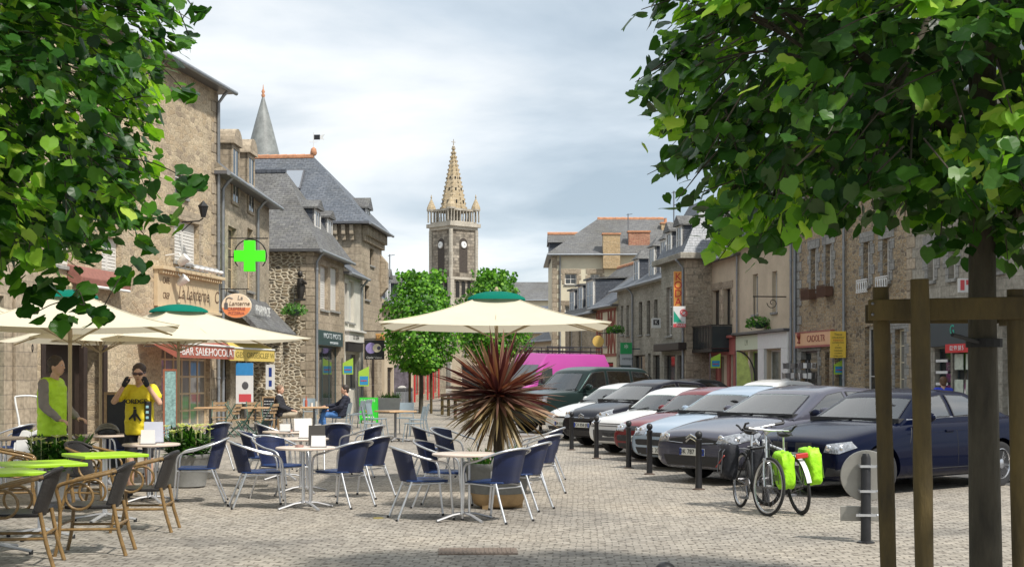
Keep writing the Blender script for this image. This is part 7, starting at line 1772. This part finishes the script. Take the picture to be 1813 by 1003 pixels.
for bx,by in ((1549,7.6),(1636,7.25)):
    for dz in (-.03,.03):
        k=(xa(bx,7.45)-A.x)/(B.x-A.x); c=A.lerp(B,k)+Vector((0,0,(z0+z1)/2+dz)); q2=MB(); q2.ell(tuple(c-nn*.004),(.009,.006,.009),8,6); q2.build('bolt',STEEL,t,smooth=60)
q.add([A+Vector((0,0,z0+.0)),B+Vector((0,0,z0)),B+nn*.035+Vector((0,0,z0)),A+nn*.035+Vector((0,0,z0)),A+Vector((0,0,z1-.01)),B+Vector((0,0,z1)),B+nn*.035+Vector((0,0,z1)),A+nn*.035+Vector((0,0,z1-.01))],[(0,3,2,1),(4,5,6,7),(0,1,5,4),(1,2,6,5),(2,3,7,6),(3,0,4,7)]); q.build('rail',WET,t,bevel=.006)
q=MB(); q.cbox((xa(1815,8.3),8.05,z0+.07),(.04,1.3,.12)); q.build('rail',WET,t,bevel=.006)
q=MB(); q.cbox((xa(1690,8.75),8.75,z0+.09),(1.15,.035,.12)); q.build('rail',WET,t,bevel=.006)
# left foreground tree (trunk outside the picture)
LX,LY=-5.0,10.0
undL=[(-9,3.0),(-5.5,2.5)]+[wpt(a-12,b,9.6) for a,b in((-60,470),(0,460),(60,455),(110,470),(160,420),(195,395),(225,385),(250,340),(270,290),(255,235),(290,150),(305,80),(318,20),(330,-100),(340,-300))]
def accL(p,rn):
    d=(abs((p.x-LX)/3.1)**4+abs((p.y-LY)/2.5)**3+abs((p.z-4.4)/2.4)**4)**(1/4); L_=d
    k=9.6/p.y; zz=(p.z-H)*k+H; xx=p.x*k; lim=silh(undL,xx)
    if L_>1 or zz<lim+.03 or xx>-2.38: return False
    if zz<lim+.6: return True
    return rn.random()<(.3+.7*L_**2)
t=thing('lime_tree','foreground lime tree on the left, its bright leaves hanging over the parasols','tree',(LX,LY,0))
q=MB(); tr=bez([(0,0,0),(0,0,1.2),(.02,0,2.4),(0,.02,3.6),(0,0,5.6)],4); q.tube(tr,[.12-.004*i for i in range(len(tr))],14); q.build('trunk',BARK,t,smooth=60)
q=MB(); cl=crown(q,accL,2150,33,.102,((LX-3.3,LX+3.3),(LY-2.6,LY+2.6),(2.3,6.8)),Vector((LX,LY,4.2)),17,.2)
rn=random.Random(2); C=Vector((LX,LY,4.2))
for px,py,n in((150,545,5),(178,560,7),(120,575,4),(60,520,8),(95,505,8),(28,500,7),(330,322,7),(345,335,3),(315,340,4),(275,380,6),(215,492,5),(130,520,5),(60,560,4),(240,470,4),(352,32,7),(335,70,6),(325,165,6),(345,330,4),(300,400,5),(262,430,5)):
    for k in range(n):
        Yq=9.2+rn.gauss(0,.15); c=Vector((xa(px+rn.gauss(0,12),Yq),Yq,za(py+rn.gauss(0,9),Yq))); leaf(q,c,Vector((rn.gauss(0,.4),-.5+rn.gauss(0,.3),.6)),Vector((rn.gauss(0,.5),0,-.9)),.13*rn.uniform(.7,1.15),rn)
    if py>400 or px>310: cl.append(Vector((xa(px,9.2),9.2,za(py,9.2)+.02)))
co3=q.build('crown',[LEAF,LEAFLIT,BARK],t,fix=False); co3.location=(-LX,-LY,0); branches(t,LX,LY,cl,6,11,2.5,4.6)
q=MB()
for c in cl[-8:]:
    e=c-Vector((LX,LY,0)); near=min(cl[:-16],key=lambda k:(k-c).length)-Vector((LX,LY,0)); q.tube(bez([near,near.lerp(e,.5)+Vector((0,0,.05)),e],3),.004,4)
q.build('twig',BARK,t)
# clipped street limes
LEAFS=leafmat('bright clipped lime leaves',[(0,(.03,.09,.012)),(.4,(.07,.2,.02)),(.8,(.15,.36,.03)),(1,(.26,.48,.06))],.35,.5)
def clipped(label,px,Y,w,z0,z1,seed):
    X=xa(px,Y); t=thing('clipped_tree',label,'tree',(X,Y,0),0,'clipped street trees'); rn=random.Random(seed)
    q=MB(); q.tube([(0,0,0),(.02,0,1),(0,0,z0+1.0)],[.1,.09,.06],9); 
    q.build('trunk',BARK,t,smooth=60)
    q=MB(); hw=w/2; zc_=(z0+z1)/2; hh=(z1-z0)/2; n=0
    while n<6500:
        a=rn.random()*2*PI; cz=rn.uniform(-1,1); u=rn.random()**.33
        pr=(1-abs(cz)**2.6)**.5*(1.06-.16*cz)
        bump=1+.13*math.sin(3*a+seed)*math.cos(4*cz+seed)+.11*math.sin(6*a+5*cz)+rn.gauss(0,.07)
        p=Vector((hw*pr*u*bump*math.cos(a),hw*pr*u*bump*math.sin(a),zc_+hh*cz*(1+.04*math.sin(5*a))+(.15*rn.random() if cz>.6 else 0)))
        if rn.random()>.25+.75*u**3: continue
        nrm=Vector((math.cos(a),math.sin(a),.6+rn.gauss(0,.4)))+Vector((rn.gauss(0,.4),rn.gauss(0,.4),0)); leaf(q,p,nrm,Vector((rn.gauss(0,.5),rn.gauss(0,.5),-.8)),rn.uniform(.085,.15),rn); n+=1
    # leading shoots on top
    for k in range(46):
        a=rn.random()*2*PI; r=hw*.75*math.sqrt(rn.random()); h=rn.uniform(.1,.45)
        for j in range(7): leaf(q,Vector((r*math.cos(a)+rn.gauss(0,.04),r*math.sin(a)+rn.gauss(0,.04),z1-.25*(r/hw)**2+h*j/6)),Vector((rn.gauss(0,1),rn.gauss(0,1),.6)),Vector((rn.gauss(0,.5),rn.gauss(0,.5),.8)),.14,rn)
    q.build('crown',LEAFS,t,fix=False)
    q=MB()
    for k in range(7): a=k*.9; q.tube([(0,0,z0+.2),(hw*.6*math.cos(a),hw*.6*math.sin(a),zc_+.3*math.sin(k))],[.045,.01],6)
    q.build('limb',BARK,t)
    for dx in(-.45,.45):
        q=MB(); q.tube([(dx,-.2,0),(dx,-.2,2.0)],.055,8); q.build('stake',WET,t)
clipped('clipped bright green street tree left of the church tower axis, behind the green board',745,57,2.95,za(660,57),za(492,57),1)
clipped('clipped bright green street tree behind the lone parasol and purple plant',872,60,2.85,za(645,60),za(492,60),5)
# low timber fence around the bed by the trees
for i,(px0,px1,Y) in enumerate(((783,806,55),(806,842,50),(842,872,46))):
    t=thing('low_fence',['low dark timber fence run nearest the clipped tree trunks','low dark timber fence run left of the purple plant','low dark timber fence run just behind the purple plant'][i],'fence',(0,0,0),0,'low timber fence runs'); x0,x1=xa(px0,Y),xa(px1,Y-3)
    for x,y in((x0,Y),((x0+x1)/2,Y-1.5)):
        q=MB(); q.box(x-.06,x+.06,y-.06,y+.06,0,.85); q.build('post',WET,t,bevel=.01)
    q=MB(); q.tube([(x0,Y-.08,.68),(x1,Y-3,.68)],.04,6); q.build('rail',WET,t); q=MB(); q.tube([(x0,Y-.08,.35),(x1,Y-3,.35)],.04,6); q.build('rail',WET,t)
# stray leaf on the setts
q=MB(); leaf(q,Vector((0,0,.012)),Vector((0,-.2,1)),Vector((1,.3,0)),.12,random.Random(1)); x,y=gp(670,917); tag(q.build('fallen_leaf',mat('yellowed leaf',(.2,.16,.04),.6,0,.2),None,(x,y,0),fix=False),'single yellowed fallen leaf on the setts right of the left centre group','leaf')
# ------------------------------------------------------------------ people (local: facing -y)
SKIN=mat('skin',(.6,.36,.25),.5,0,.1,20); 
CLOTHT=None
def rem(q,name,m,parent,vox=.009,sm=5,mats=None):
    o=link('tmp',q.mesh('tmp',[m],fix=True)); r=o.modifiers.new('r','REMESH'); r.mode='VOXEL'; r.voxel_size=vox; r.use_smooth_shade=True
    s_=o.modifiers.new('s','SMOOTH'); s_.factor=.5; s_.iterations=sm
    me=evalmesh(o,name); bpy.data.objects.remove(o); me.materials.clear(); me.materials.append(m)
    for p in me.polygons: p.material_index=0
    if name in('jacket','jersey','vest','trousers','pullover','top','shorts'):
        from mathutils import noise as nz
        NN=[v.normal.copy() for v in me.vertices]
        for v,vn in zip(me.vertices,NN):
            c=v.co.copy(); k=nz.noise(Vector((c.x*9,c.y*9,c.z*17)))*.011+nz.noise(Vector((c.x*24,c.y*24,c.z*34)))*.004; v.co=c+vn*k
    return link(name,me,parent)
def limb(q,a,b,r0,r1,n=6,bulge=.0):
    a=Vector(a);b=Vector(b); N=8
    q.tube([a.lerp(b,i/N) for i in range(N+1)],[r0+(r1-r0)*i/N+bulge*math.sin(PI*i/N) for i in range(N+1)],12)
    q.ell(a,(r0,r0,r0),12,8); q.ell(b,(r1,r1,r1),12,8)
def hand(q,w,d,n,curl=.6,s_=1.0,thumb=1):
    w=Vector(w); d=Vector(d).normalized(); n=Vector(n); n=(n-d*n.dot(d)).normalized(); u=d.cross(n)
    M=Matrix.Translation(w+d*.045)@Matrix((u,d,n)).transposed().to_4x4(); q.ell((0,0,0),(.042*s_,.055*s_,.018*s_),12,8,M)
    for k,(x,L_) in enumerate(((-.03,.062),(-.01,.078),(.01,.074),(.03,.058))):
        p=w+d*.085+u*x*s_; p0=w+d*.05+u*x*s_*.9; a=curl; p1=p+(d*math.cos(a*.5)+n*math.sin(a*.5))*L_*.5; p2=p1+(d*math.cos(a*1.4)+n*math.sin(a*1.4))*L_*.45
        q.tube([p0,p,p1,p2],[.0105,.0105,.0095,.0075],8); q.ell(p2,(.0075,)*3,8,6)
    p=w+d*.02+u*.035*thumb; p1=p+(d*.5+u*thumb*.75+n*.35)*.035; p2=p1+(d*.85+u*thumb*.2+n*.4)*.033; q.tube([p,p1,p2],[.014,.012,.009],8)
def torso(q,rings):
    vs=[];fs=[];n=20; R_=[]
    for i in range(len(rings)-1):
        a,b=rings[i],rings[i+1]
        for k in range(4):
            t=k/4; R_.append((Vector(a[0]).lerp(Vector(b[0]),t),a[1]+(b[1]-a[1])*t,a[2]+(b[2]-a[2])*t))
    R_.append((Vector(rings[-1][0]),rings[-1][1],rings[-1][2]))
    for c,rx,ry in R_:
        for k in range(n): an=2*PI*k/n; vs.append((c.x+rx*math.cos(an),c.y+ry*math.sin(an),c.z))
    for i in range(len(R_)-1):
        for k in range(n): a=i*n+k; b=i*n+(k+1)%n; fs.append((a,b,b+n,a+n))
    fs+=[tuple(range(n)),tuple((len(R_)-1)*n+k for k in range(n))]; q.add(vs,fs)
def person(label,loc,rz,J,C,name='person'):
    t=thing(name,label,'person',loc,rz); V=Vector; g=lambda k:V(J[k])
    hd=g('head'); Mh=Matrix.Translation(hd)@Matrix.Rotation(R(J.get('yaw',0)),4,'Z')@Matrix.Rotation(R(J.get('tilt',0)),4,'X')
    bw_=C.get('belly',0)
    q=MB()
    q.ell((0,0,.015),(.077,.098,.115),18,14,Mh); q.ell((0,-.028,-.05),(.055,.062,.062),14,10,Mh); q.ell((0,-.1,-.012),(.012,.02,.018),10,8,Mh); q.tube([Mh@V((0,-.088,.03)),Mh@V((0,-.106,-.01))],[.007,.012],8)
    for s2 in(-1,1): q.ell((s2*.078,.01,-.005),(.012,.022,.032),8,6,Mh)
    q.ell((0,-.09,-.05),(.024,.012,.007),8,6,Mh)
    limb(q,g('neck'),hd+V((0,.01,-.05)),.058,.052)
    pel=g('hip'); ch=g('chest')
    nk=g('neck')
    def trs(q,e,low,top=.0):
        torso(q,[(pel+V((0,0,low)),.165+e+bw_,.115+e+bw_),(pel.lerp(ch,.35)+V((0,-bw_*.6,0)),.155+e+bw_*1.6,.112+e+bw_*1.8),(ch,.172+e,.118+e),(ch.lerp(nk,.5),.16+e,.10+e),(ch.lerp(nk,.82),.09+e,.07+e*.5),(nk+V((0,0,-.01)),.06+e*.3,.058)])
    trs(q,0,-.05)
    sh=[g('shR'),g('shL')]; limb(q,sh[0],sh[1],.06,.06)
    for sd in('R','L'):
        limb(q,g('sh'+sd),g('el'+sd),.05,.04); limb(q,g('el'+sd),g('wr'+sd),.039,.026)
        h=J['hand'+sd]; hand(q,g('wr'+sd),h[0],h[1],h[2],1.0,1 if sd=='R' else -1)
        limb(q,g('hp'+sd),g('kn'+sd),.085,.056); limb(q,g('kn'+sd),g('an'+sd),.058,.036,bulge=.008)
        limb(q,g('an'+sd)+V((0,0,-.02)),g('to'+sd),.034,.028)
    rem(q,'body',SKIN,t,.0085,4)
    # eyes, mouth
    q=MB()
    for s2 in(-1,1): q.ell((s2*.03,-.088,.022),(.012,.008,.008),8,6,Mh)
    q.build('eyes',mat('eye white',(.6,.58,.55),.2,0,0),t,smooth=60); q=MB()
    for s2 in(-1,1): q.ell((s2*.03,-.095,.022),(.006,.004,.006),8,6,Mh)
    q.build('pupils',BLKT,t); q=MB(); q.ell((0,-.1005,-.05),(.022,.004,.004),8,6,Mh); q.build('mouth',mat('lips',(.3,.1,.08),.5,0,0),t)
    # hair
    hm=C['hair']; q=MB(); rn=random.Random(3)
    q.ell((0,.02,.047),(.091,.104,.106),16,12,Mh); q.ell((0,.06,-.01),(.075,.06,.08),14,10,Mh)
    for k in range(60):
        a=rn.uniform(-PI*.15,PI*1.15); b_=rn.uniform(.15,1.3); p=V((.088*math.cos(a)*math.cos(b_),.022+.098*math.sin(a)*math.cos(b_)*.95,.04+.105*math.sin(b_))); q.ell(p,(.016,.016,.012),6,4,Mh)
    rem(q,'hair',hm,t,.009,2)
    # top garment
    q=MB(); e=C.get('ease',.014); 
    trs(q,e,-.12 if not C.get('sit') else -.06); limb(q,sh[0],sh[1],.062+e,.062+e)
    if C.get('sit'): q.ell(pel+V((0,-.04,-.03)),(.19,.16,.1),14,8)
    sl=C.get('sleeve',1.0)
    for sd in('R','L'):
        A=g('sh'+sd);B=g('el'+sd);Wt=g('wr'+sd)
        if sl>=1: limb(q,A,B,.062+e,.05+e); limb(q,B,Wt.lerp(B,.1),.05+e,.034+e)
        elif sl>0: limb(q,A,A.lerp(B,sl),.064+e,.058+e)
    o=rem(q,C.get('topname','jacket'),C['top'],t,.011,5)
    if 'vest' in C:
        q=MB(); trs(q,e+.042,-.16); limb(q,sh[0].lerp(sh[1],.12),sh[1].lerp(sh[0],.12),.078+e,.078+e); rem(q,'vest',C['vest'],t,.011,5)
    # collar
    if 'shirt' in C: q=MB(); limb(q,g('neck')-V((0,0,.05)),g('neck')+V((0,-.005,.015)),.075,.066); rem(q,'shirt_collar',C['shirt'],t,.009,2)
    # trousers
    q=MB(); q.ell(pel,(.165,.13,.12),14,10)
    for sd in('R','L'):
        A=g('hp'+sd);K=g('kn'+sd);N_=g('an'+sd)
        if C.get('short'): limb(q,A,A.lerp(K,.8),.095,.078)
        else: limb(q,A,K,.097,.072); limb(q,K,N_.lerp(K,.06),.07,.055)
    rem(q,'shorts' if C.get('short') else 'trousers',C['legs'],t,.011,4)
    for sd in('R','L'):
        q=MB(); a=g('an'+sd); to=g('to'+sd); limb(q,a+V((0,0,-.035)),to,.045,.036); limb(q,a+(a-to)*.15+V((0,0,-.045)),a+V((0,0,-.03)),.035,.043); rem(q,'shoe',C['shoe'],t,.009,3)
    return t,Mh
def spread(q): pass
JERY=mat('yellow jersey',(.75,.6,.02),.65,0,.08,8,.3,12); BLKC=mat('black cloth',(.018,.018,.022),.8,0,.2)
# cyclist
J=dict(hip=(0,0,.95),chest=(0,.02,1.3),neck=(0,.02,1.47),head=(0,-.02,1.625),tilt=8,shR=(-.17,.02,1.42),shL=(.17,.02,1.42),elR=(-.31,-.1,1.27),elL=(.28,-.12,1.25),wrR=(-.15,-.2,1.5),wrL=(.13,-.2,1.5),
 handR=((.45,.12,.8),(.6,.3,-.2),.9),handL=((-.4,.12,.8),(-.6,.3,-.2),.9),hpR=(-.1,0,.9),hpL=(.1,0,.9),knR=(-.12,-.03,.5),knL=(.12,-.02,.5),anR=(-.13,.02,.09),anL=(.13,.02,.09),toR=(-.16,-.13,.035),toL=(.16,-.13,.035))
HB=mat('dark brown hair',(.05,.028,.02),.6,0,.3,30)
t,Mh=person('person in yellow and black cycling jersey raising both gloved hands to dark sunglasses',(xa(247,17.9),17.9,0),R(4),J,dict(hair=HB,top=JERY,topname='jersey',legs=BLKC,short=True,shoe=BLKC,sleeve=.55,belly=.015,ease=.012,hem=-.0))
q=MB()
for sd,s2 in(('R',-1),('L',1)):
    w=Vector(J['wr'+sd]); d=Vector(J['hand'+sd][0]).normalized(); limb(q,w-d*.01,w+d*.07,.036,.04)
rem(q,'glove',BLKC,t,.008,2)
q=MB(); 
for s2 in(-1,1): q.ell((s2*.035,-.1,.022),(.036,.014,.022),12,8,Mh)
q.tube([Mh@Vector((-.08,.0,.03)),Mh@Vector((-.072,-.09,.03)),Mh@Vector((0,-.115,.03)),Mh@Vector((.072,-.09,.03)),Mh@Vector((.08,0,.03))],.007,6); q.build('sunglasses',mat('dark red lens',(.05,.008,.015),.08,0,0,coat=1),t,smooth=60)
text('jersey_lettering','ORDGE',.085,BLKT,t,(-.01,-.155,1.27),ext=.02,sx=.95)
q=MB(); q.T=Matrix.Translation((-.03,-.16,1.1))@Matrix.Scale(.72,4); q.prism([(-.02,.10),(.03,.1),(.03,.03),(.12,-.1),(.1,-.12),(.015,-.02),(.02,-.1),(-.01,-.12),(-.03,-.04),(-.1,-.1),(-.11,-.07),(-.03,.02)],-.008,.03); q.ell((0,.0,.125),(.03,.02,.02),8,6); q.build('jersey_figure',BLKT,t)
q=MB(); q.T=Matrix.Translation((.135,-.125,1.1)); q.cbox((0,0,0),(.08,.05,.34),(0,0,.5)); q.mi=1
for k in range(4): q.cbox((-.005,-.03,.1-.07*k),(.04,.008,.035),(0,0,.5))
q.build('jersey_side_panel',[BLKT,mat('teal print',(.25,.45,.5),.5,0,0)],t,bevel=.01)
# lime vest man: profile facing right
J=dict(hip=(0,0,1.0),chest=(0,-.0,1.38),neck=(0,-.03,1.56),head=(0,-.07,1.72),shR=(-.19,0,1.5),shL=(.19,0,1.5),elR=(-.23,-.02,1.22),elL=(.23,-.05,1.22),wrR=(-.2,-.22,1.05),wrL=(.2,-.25,1.06),handR=((0,-1,-.2),(0,0,-1),.8),handL=((0,-1,-.2),(0,0,-1),.8),
 hpR=(-.1,0,.95),hpL=(.1,0,.95),knR=(-.11,-.03,.53),knL=(.11,-.01,.53),anR=(-.11,.03,.09),anL=(.12,.05,.09),toR=(-.12,-.12,.035),toL=(.13,-.1,.035))
person('person in a lime yellow vest over grey sleeves standing behind the left lilies',(xa(92,17.4),17.4,0),R(78),J,dict(hair=mat('short greying hair',(.06,.045,.035),.7,0,.3,30),top=mat('grey knit',(.26,.23,.21),.8,0,.1),topname='pullover',vest=mat('lime yellow vest',(.5,.8,.03),.6,0,.1,8,.3,14),legs=mat('dark grey trousers',(.05,.05,.055),.8,0,.1),shoe=BLKC,ease=.012))
# seated men
def seated(lean,reach):
    return dict(hip=(0,.06,.55),chest=(0,.06+lean,.86),neck=(0,.05+lean*1.2,1.05),head=(0,.02+lean*1.1,1.2),shR=(-.18,.06+lean,.99),shL=(.18,.06+lean,.99),hpR=(-.1,.02,.53),hpL=(.1,.02,.53),knR=(-.13,-.4,.53),knL=(.13,-.42,.53),anR=(-.12,-.38,.1),anL=(.12,-.36,.1),toR=(-.13,-.54,.035),toL=(.13,-.52,.035),
      elR=(-.24,.0+lean*.6,.74),elL=(.24,.0+lean*.6,.74),wrR=(-.12,-.22,.66),wrL=(.1,-.24,.65),handR=((.3,-1,-.2),(0,0,-1),.7),handL=((-.3,-1,-.2),(0,0,-1),.7))
J=seated(.06,0); J['yaw']=-18
person('seated person in black jacket and beige trousers with reddish grey hair, facing right',(xa(501,37),37.1,0),R(88),J,dict(hair=mat('sandy grey hair',(.22,.14,.09),.7,0,.2,30),top=mat('black jacket cloth',(.018,.018,.024),.85,0,.2),legs=mat('beige trousers',(.42,.36,.27),.8,0,.1),shoe=BLKC,sit=True,belly=.03,ease=.02,shirt=PAPER))
J=seated(.13,1); J.update(elR=(-.24,-.08,.78),wrR=(-.16,-.36,.76),handR=((.1,-1,0),(0,0,-1),.5),knR=(-.04,-.40,.63),anR=(.12,-.5,.3),toR=(.16,-.62,.24)); J['yaw']=15
person('seated person in dark navy jacket and blue jeans with crossed legs, arm on the table',(xa(599,37),37.1,0),R(-88),J,dict(hair=mat('dark hair',(.035,.025,.02),.6,0,.3,30),top=mat('navy jacket cloth',(.015,.018,.035),.8,0,.2),legs=mat('blue jeans',(.06,.17,.42),.85,0,.15,20),shoe=mat('light trainer',(.5,.5,.5),.6,0,.1),sit=True,belly=.03,ease=.02))
J=dict(hip=(0,0,.85),chest=(0,0,1.14),neck=(0,0,1.29),head=(0,-.02,1.43),shR=(-.17,0,1.24),shL=(.17,0,1.24),elR=(-.22,0,1.0),elL=(.22,0,1.0),wrR=(-.2,-.12,.8),wrL=(.2,-.12,.8),handR=((0,-.3,-1),(0,-1,0),.4),handL=((0,-.3,-1),(0,-1,0),.4),hpR=(-.09,0,.8),hpL=(.09,0,.8),knR=(-.1,-.02,.45),knL=(.1,0,.45),anR=(-.1,.02,.08),anL=(.1,.03,.08),toR=(-.1,-.12,.035),toL=(.1,-.12,.035))
person('small person in bright blue top seen from behind beyond the navy saloon',(xa(1670,33.3),33.3,.0),R(178),J,dict(hair=mat('brown hair',(.12,.06,.03),.6,0,.3,30),top=mat('bright blue top',(.03,.06,.5),.7,0,.08),topname='top',legs=BLKC,shoe=BLKC,ease=.012))
